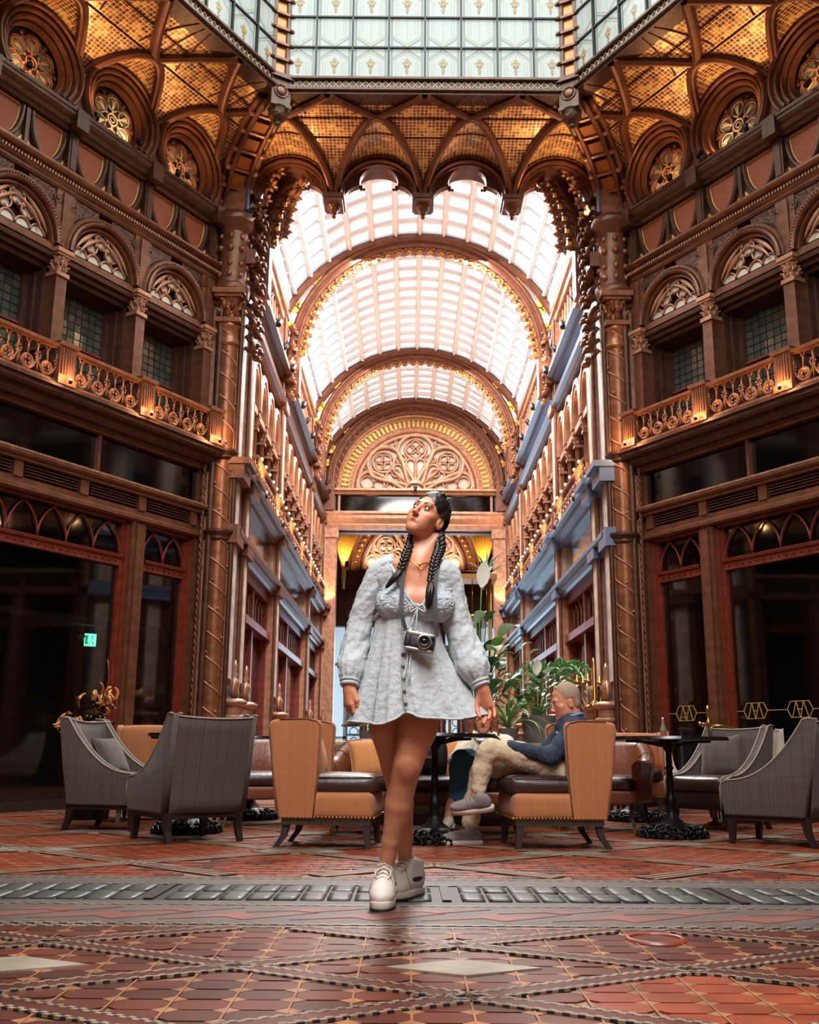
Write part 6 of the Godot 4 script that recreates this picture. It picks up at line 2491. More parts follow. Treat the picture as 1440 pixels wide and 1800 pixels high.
# paints: [centre, radius, colour]; cut(v) true drops the faces there
func blob(out: Array, prims: Array, cell: float, base: Color, paints := [], cut: Variant = null, wrinkle := 0.0, wf := 20.0) -> void:
	var lo := Vector3.INF
	var hi := -Vector3.INF
	for p in prims:
		if p.sub: continue
		var m: float = p.k * 0.5 + cell * 3
		if p.has("a"):
			var r: float = maxf(p.ra, p.rb) + m
			lo = lo.min(p.a.min(p.b) - Vector3.ONE * r)
			hi = hi.max(p.a.max(p.b) + Vector3.ONE * r)
		else:
			var r: float = maxf(p.r.x, maxf(p.r.y, p.r.z)) + m
			lo = lo.min(p.c - Vector3.ONE * r)
			hi = hi.max(p.c + Vector3.ONE * r)
	var nx := int((hi.x - lo.x) / cell) + 2
	var ny := int((hi.y - lo.y) / cell) + 2
	var nz := int((hi.z - lo.z) / cell) + 2
	var f := PackedFloat32Array()
	f.resize(nx * ny * nz)
	f.fill(1.0)
	for p in prims:
		var k: float = p.k
		var m := k + cell * 2.5
		var plo: Vector3
		var phi: Vector3
		var isc: bool = p.has("a")
		if isc:
			var r: float = maxf(p.ra, p.rb) + m
			plo = p.a.min(p.b) - Vector3.ONE * r
			phi = p.a.max(p.b) + Vector3.ONE * r
		else:
			var r: float = maxf(p.r.x, maxf(p.r.y, p.r.z)) + m
			plo = p.c - Vector3.ONE * r
			phi = p.c + Vector3.ONE * r
		var i0 := maxi(0, int((plo.x - lo.x) / cell))
		var i1 := mini(nx - 1, int((phi.x - lo.x) / cell) + 1)
		var j0 := maxi(0, int((plo.y - lo.y) / cell))
		var j1 := mini(ny - 1, int((phi.y - lo.y) / cell) + 1)
		var k0 := maxi(0, int((plo.z - lo.z) / cell))
		var k1 := mini(nz - 1, int((phi.z - lo.z) / cell) + 1)
		var a: Vector3 = p.a if isc else p.c
		var ab: Vector3 = p.b - p.a if isc else Vector3.ZERO
		var l2 := maxf(ab.length_squared(), 1e-9)
		var ra: float = p.ra if isc else 0.0
		var dr: float = p.rb - p.ra if isc else 0.0
		var inv: Basis = Basis() if isc else p.inv
		var ir: Vector3 = Vector3.ONE if isc else Vector3.ONE / p.r
		var rm: float = 0.0 if isc else minf(p.r.x, minf(p.r.y, p.r.z))
		var sub: bool = p.sub
		for kk in range(k0, k1 + 1):
			for jj in range(j0, j1 + 1):
				var row := (kk * ny + jj) * nx
				for ii in range(i0, i1 + 1):
					var v := lo + Vector3(ii, jj, kk) * cell
					var d: float
					if isc:
						var w := v - a
						var t := clampf(w.dot(ab) / l2, 0.0, 1.0)
						d = (w - ab * t).length() - ra - dr * t
					else:
						var w := inv * (v - a)
						var q := w * ir
						var n1 := q.length()
						var n2 := (q * ir).length()
						d = n1 * (n1 - 1.0) / n2 if n2 > 1e-6 else -rm
					var o := f[row + ii]
					if sub:
						var h := clampf(0.5 - 0.5 * (o + d) / k, 0.0, 1.0)
						f[row + ii] = lerpf(o, -d, h) + k * h * (1.0 - h)
					elif d < o + k:
						var h := clampf(0.5 + 0.5 * (o - d) / k, 0.0, 1.0)
						f[row + ii] = lerpf(o, d, h) - k * h * (1.0 - h)
	var ids := {}
	var vs: PackedVector3Array = out[0]
	var ns: PackedVector3Array = out[1]
	var cs: PackedColorArray = out[2]
	var ix: PackedInt32Array = out[3]
	var sy := nx
	var sz := nx * ny
	var noise := FastNoiseLite.new()
	noise.frequency = wf
	noise.fractal_octaves = 3
	var dead := {}
	for z in nz - 1:
		for y in ny - 1:
			var at := z * sz + y * sy
			for x in nx - 1:
				var i := at + x
				var f0 := f[i]
				if absf(f0) > cell * 2.0: continue
				var f1 := f[i + 1]
				var f2 := f[i + sy]
				var f3 := f[i + sy + 1]
				var f4 := f[i + sz]
				var f5 := f[i + sz + 1]
				var f6 := f[i + sz + sy]
				var f7 := f[i + sz + sy + 1]
				var neg := int(f0 < 0) + int(f1 < 0) + int(f2 < 0) + int(f3 < 0) + int(f4 < 0) + int(f5 < 0) + int(f6 < 0) + int(f7 < 0)
				if neg == 0 or neg == 8: continue
				var s := Vector3.ZERO
				var c := 0
				if (f0 < 0) != (f1 < 0): s += Vector3(f0 / (f0 - f1), 0, 0); c += 1
				if (f2 < 0) != (f3 < 0): s += Vector3(f2 / (f2 - f3), 1, 0); c += 1
				if (f4 < 0) != (f5 < 0): s += Vector3(f4 / (f4 - f5), 0, 1); c += 1
				if (f6 < 0) != (f7 < 0): s += Vector3(f6 / (f6 - f7), 1, 1); c += 1
				if (f0 < 0) != (f2 < 0): s += Vector3(0, f0 / (f0 - f2), 0); c += 1
				if (f1 < 0) != (f3 < 0): s += Vector3(1, f1 / (f1 - f3), 0); c += 1
				if (f4 < 0) != (f6 < 0): s += Vector3(0, f4 / (f4 - f6), 1); c += 1
				if (f5 < 0) != (f7 < 0): s += Vector3(1, f5 / (f5 - f7), 1); c += 1
				if (f0 < 0) != (f4 < 0): s += Vector3(0, 0, f0 / (f0 - f4)); c += 1
				if (f1 < 0) != (f5 < 0): s += Vector3(1, 0, f1 / (f1 - f5)); c += 1
				if (f2 < 0) != (f6 < 0): s += Vector3(0, 1, f2 / (f2 - f6)); c += 1
				if (f3 < 0) != (f7 < 0): s += Vector3(1, 1, f3 / (f3 - f7)); c += 1
				var v := lo + (Vector3(x, y, z) + s / c) * cell
				var n := Vector3(f1 + f3 + f5 + f7 - f0 - f2 - f4 - f6, f2 + f3 + f6 + f7 - f0 - f1 - f4 - f5, f4 + f5 + f6 + f7 - f0 - f1 - f2 - f3).normalized()
				if wrinkle > 0.0:
					var e := 0.004
					var n0 := noise.get_noise_3dv(v)
					var g := Vector3(noise.get_noise_3dv(v + Vector3(e, 0, 0)) - n0, noise.get_noise_3dv(v + Vector3(0, e, 0)) - n0, noise.get_noise_3dv(v + Vector3(0, 0, e)) - n0) / e * wrinkle
					v += n * n0 * wrinkle
					n = (n - (g - n * g.dot(n))).normalized()
				var col := base
				for p in paints:
					var dd := v.distance_to(p[0])
					if dd < p[1]: col = col.lerp(p[2], smoothstep(p[1], p[1] * 0.55, dd))
				ids[i] = vs.size()
				if cut != null and cut.call(v): dead[vs.size()] = true
				vs.append(v)
				ns.append(n)
				cs.append(col)
	for i in ids:
		var a: int = ids[i]
		if (f[i] < 0) != (f[i + 1] < 0):
			quad_ids(ix, ids, [i, i - sy, i - sy - sz, i - sz], f[i] < 0, dead)
		if (f[i] < 0) != (f[i + sy] < 0):
			quad_ids(ix, ids, [i, i - sz, i - sz - 1, i - 1], f[i] < 0, dead)
		if (f[i] < 0) != (f[i + sz] < 0):
			quad_ids(ix, ids, [i, i - 1, i - 1 - sy, i - sy], f[i] < 0, dead)
	out[0] = vs
	out[1] = ns
	out[2] = cs
	out[3] = ix

func quad_ids(ix: PackedInt32Array, ids: Dictionary, q: Array, flip: bool, dead: Dictionary) -> void:
	for e in q:
		if not ids.has(e): return
	var a: int = ids[q[0]]
	var b: int = ids[q[1]]
	var c: int = ids[q[2]]
	var d: int = ids[q[3]]
	if dead.has(a) or dead.has(b) or dead.has(c) or dead.has(d): return
	if flip: ix.append_array(PackedInt32Array([a, c, b, a, d, c]))
	else: ix.append_array(PackedInt32Array([a, b, c, a, c, d]))

func fresh() -> Array:
	return [PackedVector3Array(), PackedVector3Array(), PackedColorArray(), PackedInt32Array()]

func blob_mesh(o: Array) -> ArrayMesh:
	var arr := []
	arr.resize(Mesh.ARRAY_MAX)
	arr[Mesh.ARRAY_VERTEX] = o[0]
	arr[Mesh.ARRAY_NORMAL] = o[1]
	arr[Mesh.ARRAY_COLOR] = o[2]
	arr[Mesh.ARRAY_INDEX] = o[3]
	var m := ArrayMesh.new()
	m.add_surface_from_arrays(Mesh.PRIMITIVE_TRIANGLES, arr)
	return m

func lin(r: int, g: int, b: int) -> Color:
	return Color8(r, g, b).srgb_to_linear()

# head in its own axes: eyes on the plane y = 0, face towards +z
func head_prims(male := false) -> Array:
	var w := 1.06 if male else 1.0
	return [
		ell(Vector3(0, 0.035, -0.018), Vector3(0.074 * w, 0.094, 0.094), 0.01),
		ell(Vector3(0, -0.03, 0.028), Vector3(0.06 * w, 0.085, 0.062), 0.03),
		ell(Vector3(0, -0.08, 0.042), Vector3(0.04 * w, 0.034, 0.044), 0.025),
		ell(Vector3(0, -0.109, 0.072), Vector3(0.019 * w, 0.016, 0.016), 0.025),
		cap(Vector3(-0.041 * w, -0.062, 0.008), Vector3(-0.013, -0.103, 0.06), 0.015, 0.012, 0.03),
		cap(Vector3(0.041 * w, -0.062, 0.008), Vector3(0.013, -0.103, 0.06), 0.015, 0.012, 0.03),
		ell(Vector3(-0.043 * w, -0.026, 0.052), Vector3(0.022, 0.018, 0.022), 0.02),
		ell(Vector3(0.043 * w, -0.026, 0.052), Vector3(0.022, 0.018, 0.022), 0.02),
		ell(Vector3(-0.031 * w, -0.055, 0.048), Vector3(0.02, 0.026, 0.024), 0.03),
		ell(Vector3(0.031 * w, -0.055, 0.048), Vector3(0.02, 0.026, 0.024), 0.03),
		cap(Vector3(-0.034, 0.022, 0.076), Vector3(0.034, 0.022, 0.076), 0.012, 0.012, 0.018),
		ell(Vector3(-0.031, 0.001, 0.096), Vector3(0.017, 0.011, 0.014), 0.012, Basis(), true),
		ell(Vector3(0.031, 0.001, 0.096), Vector3(0.017, 0.011, 0.014), 0.012, Basis(), true),
		cap(Vector3(0, 0.008, 0.086), Vector3(0, -0.034, 0.108), 0.0075, 0.0095, 0.012),
		ell(Vector3(0, -0.039, 0.107), Vector3(0.0108, 0.0098, 0.011), 0.008),
		ell(Vector3(-0.0108, -0.043, 0.099), Vector3(0.0068, 0.0065, 0.009), 0.007),
		ell(Vector3(0.0108, -0.043, 0.099), Vector3(0.0068, 0.0065, 0.009), 0.007),
		ell(Vector3(-0.0065, -0.0525, 0.104), Vector3(0.0035, 0.003, 0.004), 0.003, Basis(), true),
		ell(Vector3(0.0065, -0.0525, 0.104), Vector3(0.0035, 0.003, 0.004), 0.003, Basis(), true),
		cap(Vector3(-0.0235, -0.0735, 0.08), Vector3(-0.004, -0.069, 0.0905), 0.003, 0.005, 0.006),
		cap(Vector3(0.0235, -0.0735, 0.08), Vector3(0.004, -0.069, 0.0905), 0.003, 0.005, 0.006),
		cap(Vector3(-0.015, -0.0785, 0.084), Vector3(0.015, -0.0785, 0.084), 0.0055, 0.0055, 0.006),
		ell(Vector3(0, -0.0738, 0.1), Vector3(0.02, 0.001, 0.005), 0.002, Basis(), true),
		ell(Vector3(-0.076 * w, -0.018, -0.012), Vector3(0.009, 0.03, 0.02), 0.008, Basis(Vector3.UP, 0.35)),
		ell(Vector3(0.076 * w, -0.018, -0.012), Vector3(0.009, 0.03, 0.02), 0.008, Basis(Vector3.UP, -0.35)),
		ell(Vector3(-0.084 * w, -0.014, -0.008), Vector3(0.005, 0.017, 0.01), 0.005, Basis(Vector3.UP, 0.35), true),
		ell(Vector3(0.084 * w, -0.014, -0.008), Vector3(0.005, 0.017, 0.01), 0.005, Basis(Vector3.UP, -0.35), true),
	]

func face_paints(xf: Transform3D, lip: Color, cheek: Color) -> Array:
	var p := []
	for q in [[-0.02, -0.0735, 0.0835, 0.006], [0.02, -0.0735, 0.0835, 0.006], [-0.0135, -0.0715, 0.0885, 0.0065], [0.0135, -0.0715, 0.0885, 0.0065], [-0.0065, -0.0695, 0.0945, 0.0065], [0.0065, -0.0695, 0.0945, 0.0065], [0, -0.0695, 0.095, 0.0055], [-0.0125, -0.0785, 0.0885, 0.007], [0.0125, -0.0785, 0.0885, 0.007], [-0.006, -0.079, 0.0905, 0.0075], [0.006, -0.079, 0.0905, 0.0075], [0, -0.0792, 0.091, 0.0075]]:
		p.append([xf * Vector3(q[0], q[1], q[2]), q[3], lip])
	for s in [-1.0, 1.0]: p.append([xf * Vector3(s * 0.048, -0.035, 0.07), 0.028, cheek])
	return p

func face_parts(o: Node3D, xf: Transform3D, gaze: Vector3, brow: Material, iris: Material, lids: Material, shut := 0.0) -> void:
	for s in [-1.0, 1.0]:
		var e := Vector3(s * 0.031, 0.0, 0.0752)
		var st := bm()
		ball(st, xf * e, Vector3.ONE * 0.0128, 12)
		var eye := part(o, "eye", fin(st), M.eye_white)
		st = bm()
		ball(st, xf * (e + gaze.normalized() * 0.0072), Vector3.ONE * 0.0068, 10)
		part(eye, "iris", fin(st), iris)
		st = bm()
		var up := []
		var lw := []
		for i in 9:
			var u := i / 4.0 - 1.0
			up.append(xf * (e + Vector3(u * 0.0145, (0.0085 - shut * 0.006) * (1 - u * u) - 0.001 + 0.002 * u * s, 0.0125 - 0.007 * u * u)))
			lw.append(xf * (e + Vector3(u * 0.0135, -0.0065 * (1 - u * u) - 0.001 + 0.002 * u * s, 0.0122 - 0.007 * u * u)))
		tube(st, up, [0.0008, 0.0016, 0.002, 0.0022, 0.0023, 0.0022, 0.002, 0.0018, 0.001], 5)
		part(o, "lashes", fin(st), brow)
		st = bm()
		tube(st, lw, 0.0016, 5)
		for i in 9: up[i] = up[i] + xf.basis * Vector3(0, 0.003, -0.0015)
		tube(st, up, 0.0028, 5)
		part(o, "eyelid", fin(st), lids)
		st = bm()
		var bp := []
		var br := []
		for i in 8:
			var u := i / 7.0
			bp.append(xf * Vector3(s * (0.012 + 0.04 * u), 0.02 + 0.009 * sin(u * 2.4), 0.0905 - 0.02 * u * u))
			br.append(0.0029 * sin(PI * (0.18 + 0.8 * u)) + 0.0006)
		tube(st, bp, br, 5)
		part(o, "eyebrow", fin(st), brow)

# a hand: wrist at the origin, fingers along -y, thumb on the +x side, palm facing -z; curl in radians per joint
func hand_prims(curl: Array, spread := 0.012, thumb := Vector3(0.035, -0.085, -0.03), side := 1.0) -> Array:
	var o := []
	o.append(cap(Vector3(0, 0.06, 0), Vector3(0, 0.0, 0), 0.026, 0.024, 0.02))
	o.append(cap(Vector3(-0.004, -0.005, 0), Vector3(-0.018, -0.07, 0.0), 0.021, 0.017, 0.015))
	o.append(cap(Vector3(0.004, -0.005, 0), Vector3(0.02, -0.07, 0.0), 0.021, 0.017, 0.015))
	o.append(cap(Vector3(0, -0.02, 0.002), Vector3(0, -0.07, 0.002), 0.02, 0.017, 0.015))
	var len := [0.07, 0.078, 0.072, 0.058]
	for i in 4:
		var x: float = (0.03 - i * 0.0195)
		var p := Vector3(x, -0.078 + absf(i - 1.2) * 0.004, 0.0)
		var a := 0.0
		var r := [0.0092, 0.0088, 0.0082, 0.0072]
		for j in 3:
			a += curl[i] * ([0.8, 1.1, 0.8][j])
			var l: float = len[i] * [0.45, 0.31, 0.24][j]
			var q := p + Vector3((1.2 - i) * spread * l * 3.0, -cos(a) * l, -sin(a) * l)
			o.append(cap(p, q, r[j] * (0.9 if i == 3 else 1.0), r[j + 1] * (0.9 if i == 3 else 1.0), 0.004))
			p = q
	var t0 := Vector3(0.02, -0.02, -0.008)
	var t1 := t0.lerp(thumb, 0.45) + Vector3(0.014, 0, 0)
	o.append(cap(t0, t1, 0.015, 0.0115, 0.012))
	var t2 := t1.lerp(thumb, 0.55) + Vector3(0.004, 0, 0)
	o.append(cap(t1, t2, 0.0112, 0.0098, 0.004))
	o.append(cap(t2, thumb, 0.0098, 0.008, 0.004))
	if side < 0:
		for q in o:
			q.a.x = -q.a.x
			q.b.x = -q.b.x
	return o

func loft(path: Array, rad: Callable, n: int, twist_up := Vector3(0, 0, 1)) -> ArrayMesh:
	# rad(i, angle) -> radius; angle 0 looks along twist_up
	var st := bm()
	st.set_smooth_group(1)
	var rows := []
	var m := path.size()
	for i in m:
		var t: Vector3 = (path[mini(i + 1, m - 1)] - path[maxi(i - 1, 0)]).normalized()
		var f := (twist_up - t * twist_up.dot(t)).normalized()
		var s := f.cross(t)
		var row := []
		for k in n:
			var a := TAU * k / n
			row.append(path[i] + (f * cos(a) + s * sin(a)) * rad.call(i, a))
		rows.append(row)
	for i in m - 1:
		for k in n:
			quad(st, rows[i][(k + 1) % n], rows[i][k], rows[i + 1][k], rows[i + 1][(k + 1) % n])
	return fin(st)

func spline(pts: Array, n: int) -> Array:
	var c := Curve3D.new()
	for i in pts.size():
		var t: Vector3 = (pts[mini(i + 1, pts.size() - 1)] - pts[maxi(i - 1, 0)]) / 6.0
		c.add_point(pts[i], -t, t)
	var o := []
	var L := c.get_baked_length()
	for i in n + 1: o.append(c.sample_baked(L * i / n, true))
	return o

func people() -> void:
	mat("skin", Color.WHITE, 0.42, 0.0, {"vertex_color_use_as_albedo": true, "subsurf_scatter_enabled": true, "subsurf_scatter_strength": 0.06})
	mat("dyed", Color.WHITE, 0.85, 0.0, {"vertex_color_use_as_albedo": true})
	mat("eye_white", rgb(226, 220, 214), 0.2)
	mat("iris_dark", rgb(34, 22, 16), 0.15)
	mat("iris_blue", rgb(70, 90, 104), 0.15)
	mat("hair_black", rgb(24, 18, 16), 0.38)
	mat("lid_skin", rgb(150, 94, 66), 0.5)
	mat("lid_pale", rgb(186, 124, 96), 0.5)
	mat("brow_grey", rgb(120, 100, 84), 0.7)
	var nn := normaltex(noisetex(0.025, FastNoiseLite.TYPE_SIMPLEX, 256, 4, 41), 4.0)
	var ln := mat("linen", rgb(178, 186, 190), 0.92, 0.0, {"normal_enabled": true, "normal_texture": nn, "normal_scale": 1.0})
	tri_tex(ln, 3.4)
	var sm := mat("smocking", rgb(172, 182, 190), 0.95, 0.0, {"normal_enabled": true, "normal_texture": normaltex(noisetex(0.06, FastNoiseLite.TYPE_CELLULAR, 256, 2, 43), 8.0), "normal_scale": 1.5})
	tri_tex(sm, 5.0)
	mat("shoe_white", rgb(206, 198, 188), 0.6)
	mat("shoe_sole", rgb(190, 178, 166), 0.6)
	mat("shoe_black", rgb(22, 24, 28), 0.5)
	mat("strap", rgb(50, 50, 54), 0.7)
	mat("silver", rgb(190, 188, 184), 0.3, 0.8)
	mat("camera_black", rgb(24, 24, 25), 0.6)
	mat("lens_glass", rgb(10, 10, 14), 0.04)
	mat("grey_button", rgb(96, 92, 88), 0.4, 0.3)
	mat("collar_blue", rgb(96, 132, 164), 0.8)
	mat("gum_sole", rgb(132, 84, 56), 0.7)
	mat("grey_lace", rgb(112, 104, 100), 0.8)
	mat("shirt_white", rgb(222, 214, 202), 0.85)
	mat("phone_silver", rgb(150, 144, 146), 0.3, 0.5)
	standing_woman()
	hand_camera()
	seated_man()
	seated_woman()

func sneaker(o: Node3D, xf: Transform3D, called := "sneaker") -> void:
	# toe towards +z, heel at z = -0.135; sole on y = 0
	var out := fresh()
	blob(out, [
		ell(Vector3(0, 0.044, 0.07), Vector3(0.041, 0.036, 0.064), 0.03), ell(Vector3(0, 0.06, 0.0), Vector3(0.038, 0.048, 0.1), 0.04),
		ell(Vector3(0, 0.07, -0.085), Vector3(0.034, 0.05, 0.046), 0.03), cap(Vector3(0, 0.1, -0.075), Vector3(0, 0.125, -0.078), 0.036, 0.036, 0.02),
		cap(Vector3(0, 0.082, 0.035), Vector3(0, 0.128, -0.035), 0.024, 0.026, 0.035),
		ell(Vector3(0, 0.155, -0.08), Vector3(0.03, 0.03, 0.034), 0.01, Basis(), true)], 0.006, Color(1, 1, 1))
	var p := part(o, called, blob_mesh(out), M.shoe_white, xf * Transform3D(Basis.from_scale(Vector3(1.14, 1.14, 1.05)), Vector3.ZERO))
	var poly := PackedVector2Array()
	for i in 28:
		var a := TAU * i / 28
		var z := sin(a) * 0.139
		var w := 0.047 if z > 0 else 0.04
		poly.append(Vector2(signf(cos(a)) * pow(absf(cos(a)), 0.6) * (w - 0.006 * smoothstep(0.03, -0.05, z)), z))
	var lay := Transform3D(Basis(Vector3(1, 0, 0), Vector3(0, 0, 1), Vector3(0, 1, 0)), Vector3.ZERO)
	var flip := Transform3D(Basis(Vector3(-1, 0, 0), Vector3(0, 0, 1), Vector3(0, 1, 0)), Vector3.ZERO)
	var st := bm()
	slab(st, poly, 0.008, 0.034, 0.004, flip)
	part(p, "midsole", fin(st), M.shoe_sole)
	st = bm()
	slab(st, poly, 0.0, 0.01, 0.002, flip)
	part(p, "outsole", fin(st), M.shoe_black)
	for s in [-1.0, 1.0]:
		st = bm()
		var path := [Vector3(s * 0.026, 0.084, -0.1), Vector3(s * 0.03, 0.07, -0.06), Vector3(s * 0.033, 0.07, -0.01), Vector3(s * 0.03, 0.08, 0.03)]
		tube(st, path, [0.01, 0.012, 0.009, 0.003], 6)
		part(p, "side_patch", fin(st), M.shoe_black)
	st = bm()
	for i in 5:
		var z := 0.06 - i * 0.022
		var y := 0.106 + i * 0.0125
		tube(st, [Vector3(-0.024, y - 0.006, z), Vector3(0, y + 0.006, z - 0.004), Vector3(0.024, y - 0.006, z - 0.002)], 0.0032, 5)
	part(p, "laces", fin(st), M.shoe_sole)
	st = bm()
	for s in [-1.0, 1.0]:
		tube(st, spline([Vector3(0, 0.138, -0.012), Vector3(s * 0.02, 0.13, 0.02), Vector3(s * 0.04, 0.09, 0.04), Vector3(s * 0.05, 0.05, 0.03)], 10), 0.003, 5)
		tube(st, spline([Vector3(0, 0.138, -0.012), Vector3(s * 0.03, 0.125, 0.03), Vector3(s * 0.015, 0.098, 0.055), Vector3(0, 0.135, -0.008)], 10), 0.003, 5)
	part(p, "lace_bow", fin(st), M.shoe_sole)

func braid(o: Node3D, path: Array, r: float, tail: Array, m: Material) -> void:
	var pts := spline(path, 30)
	var st := bm()
	for i in 30:
		var a: Vector3 = pts[i]
		var t: Vector3 = (pts[i + 1] - pts[i]).normalized()
		var s := t.cross(Vector3(0.2, 0, 1)).normalized()
		var q := r * (1.0 - 0.35 * i / 30.0)
		var sg := 1.0 if i % 2 else -1.0
		var b := Basis(s, t, s.cross(t)) * Basis(Vector3(0, 0, 1), sg * 0.7)
		ball(st, a + s * sg * q * 0.5 + s.cross(t) * 0.0 + t * 0.002, Vector3(q * 0.62, q * 1.15, q * 0.72), 7, b)
	var br := part(o, "braid", fin(st), m)
	st = bm()
	var tp := spline(tail, 10)
	for k in 9:
		var off := Vector3(cos(k * 2.4), 0, sin(k * 2.4)) * r * 0.5
		var pp := []
		var rr := []
		for i in 11:
			var q := i / 10.0
			pp.append(tp[i] + off * sin(PI * (0.12 + 0.75 * q)))
			rr.append(r * 0.42 * (1.0 - q * 0.8) * (0.7 + 0.5 * sin(PI * q)))
		tube(st, pp, rr, 5)
	part(br, "tassel", fin(st), m)

func standing_woman() -> void:
	var O := Vector3(-0.15, 0, -4.52)
	var o := thing("person", "standing young woman in a short pale blue dress, legs crossed, looking up", "person", O)
	var V := func(x: float, y: float, z: float) -> Vector3: return Vector3(x, y, z) - O
	var skin := lin(204, 138, 104)
	var hx := Transform3D(Basis.from_euler(Vector3(deg_to_rad(-20), deg_to_rad(-24), deg_to_rad(-20))).scaled_local(Vector3.ONE * 0.95), V.call(-0.075, 1.648, -4.45))
	# body, head and hands in one mesh
	var out := fresh()
	var body := []
	body += chain([V.call(-0.115, 1.42, -4.46), V.call(-0.12, 1.28, -4.46), V.call(-0.13, 1.1, -4.48), V.call(-0.15, 0.92, -4.49)], [0.085, 0.095, 0.085, 0.11], 0.05)
	body += [ell(V.call(-0.118, 1.36, -4.46), Vector3(0.14, 0.085, 0.08), 0.05)]
	body += [ell(V.call(-0.17, 1.25, -4.39), Vector3(0.06, 0.06, 0.05), 0.04), ell(V.call(-0.06, 1.25, -4.39), Vector3(0.06, 0.06, 0.05), 0.04)]
	body += chain([V.call(-0.115, 1.38, -4.46), V.call(-0.105, 1.46, -4.45), V.call(-0.085, 1.57, -4.465)], [0.06, 0.044, 0.042], 0.05)
	for s in [[-0.20, -0.235, 1.41], [-0.03, 0.0, 1.405]]:
		body += [cap(V.call(-0.115, 1.425, -4.44), V.call(s[0], s[2] + 0.005, -4.445), 0.04, 0.042, 0.04)]
	# collar bones
	body += [cap(V.call(-0.125, 1.405, -4.385), V.call(-0.22, 1.425, -4.41), 0.009, 0.007, 0.02), cap(V.call(-0.095, 1.405, -4.385), V.call(-0.01, 1.42, -4.41), 0.009, 0.007, 0.02)]
	# tendons of the turned neck
	body += [cap(V.call(-0.112, 1.41, -4.385), V.call(-0.03, 1.56, -4.44), 0.011, 0.014, 0.03), cap(V.call(-0.125, 1.41, -4.39), V.call(-0.13, 1.54, -4.44), 0.01, 0.012, 0.03)]
	# arms inside the sleeves
	body += chain([V.call(-0.27, 1.385, -4.46), V.call(-0.365, 1.17, -4.465), V.call(-0.4, 0.93, -4.395)], [0.045, 0.036, 0.026], 0.03)
	body += chain([V.call(0.01, 1.38, -4.46), V.call(0.065, 1.16, -4.465), V.call(0.15, 0.925, -4.4)], [0.045, 0.036, 0.026], 0.03)
	# legs, the left one crossing in front
	body += chain([V.call(-0.092, 0.87, -4.46), V.call(-0.115, 0.72, -4.43), V.call(-0.155, 0.57, -4.42), V.call(-0.165, 0.53, -4.43), V.call(-0.19, 0.41, -4.475), V.call(-0.222, 0.26, -4.52), V.call(-0.242, 0.15, -4.55), V.call(-0.246, 0.08, -4.56)], [0.098, 0.082, 0.06, 0.056, 0.055, 0.038, 0.031, 0.033], 0.012)
	body += [ell(V.call(-0.155, 0.553, -4.378), Vector3(0.032, 0.04, 0.024), 0.03), ell(V.call(-0.195, 0.42, -4.5), Vector3(0.042, 0.09, 0.04), 0.04)]
	body += chain([V.call(-0.245, 0.87, -4.53), V.call(-0.24, 0.72, -4.54), V.call(-0.212, 0.57, -4.57), V.call(-0.205, 0.53, -4.58), V.call(-0.18, 0.41, -4.66), V.call(-0.165, 0.26, -4.74), V.call(-0.162, 0.14, -4.79), V.call(-0.162, 0.07, -4.8)], [0.094, 0.078, 0.058, 0.053, 0.052, 0.037, 0.03, 0.033], 0.012)
	var knee := lin(172, 106, 78)
	blob(out, body, 0.0085, skin, [[V.call(-0.155, 0.55, -4.35), 0.055, knee]])
	# head
	blob(out, moved(head_prims(), hx) + [cap(hx * Vector3(0, -0.05, -0.03), V.call(-0.105, 1.47, -4.45), 0.045, 0.046, 0.03)], 0.0028, lin(200, 138, 104), face_paints(hx, lin(172, 84, 70), lin(206, 134, 104)))
	# hands
	var hl := Transform3D(Basis.from_euler(Vector3(0.0, deg_to_rad(-62), 0.0)) * Basis(Vector3(0, 0, 1), 0.0), V.call(-0.403, 0.89, -4.385))
	blob(out, moved(hand_prims([0.35, 0.5, 0.6, 0.66], 0.01, Vector3(0.028, -0.1, -0.03)), hl), 0.0036, lin(196, 130, 96))
	var hr := Transform3D(Basis.from_euler(Vector3(deg_to_rad(-8), deg_to_rad(155), deg_to_rad(-10))), V.call(0.163, 0.885, -4.39))
	blob(out, moved(hand_prims([0.55, 0.42, 0.5, 0.36], 0.02, Vector3(0.022, -0.105, -0.05), 1.0), hr), 0.0036, lin(198, 132, 98))
	part(o, "body", blob_mesh(out), M.skin)
	face_parts(o, hx, Vector3(-0.2, 0.12, 0.97), M.hair_black, M.iris_dark, M.lid_skin)
	# hair: a smooth cap, parted, drawn back into two braids
	var hair := fresh()
	blob(hair, moved([ell(Vector3(0, 0.038, -0.022), Vector3(0.082, 0.1, 0.1), 0.01), ell(Vector3(0, -0.03, -0.055), Vector3(0.07, 0.07, 0.055), 0.03), ell(Vector3(0.075, 0.0, -0.03), Vector3(0.02, 0.05, 0.04), 0.02), ell(Vector3(-0.075, 0.0, -0.03), Vector3(0.02, 0.05, 0.04), 0.02), cap(Vector3(0, 0.15, 0.03), Vector3(0, 0.145, -0.05), 0.012, 0.012, 0.004, )].slice(0, 4), hx), 0.0045, Color(1, 1, 1), [], func(v):
		var q: Vector3 = hx.affine_inverse() * v
		return (q.z > 0.008 and pow(q.x / 0.069, 2.0) + pow((q.y + 0.05) / 0.118, 2.0) < 1.0) or (absf(q.x) > 0.06 and q.y < 0.012 and q.y > -0.05 and q.z > -0.035), 0.0025, 40.0)
	part(o, "hair", blob_mesh(hair), M.hair_black)
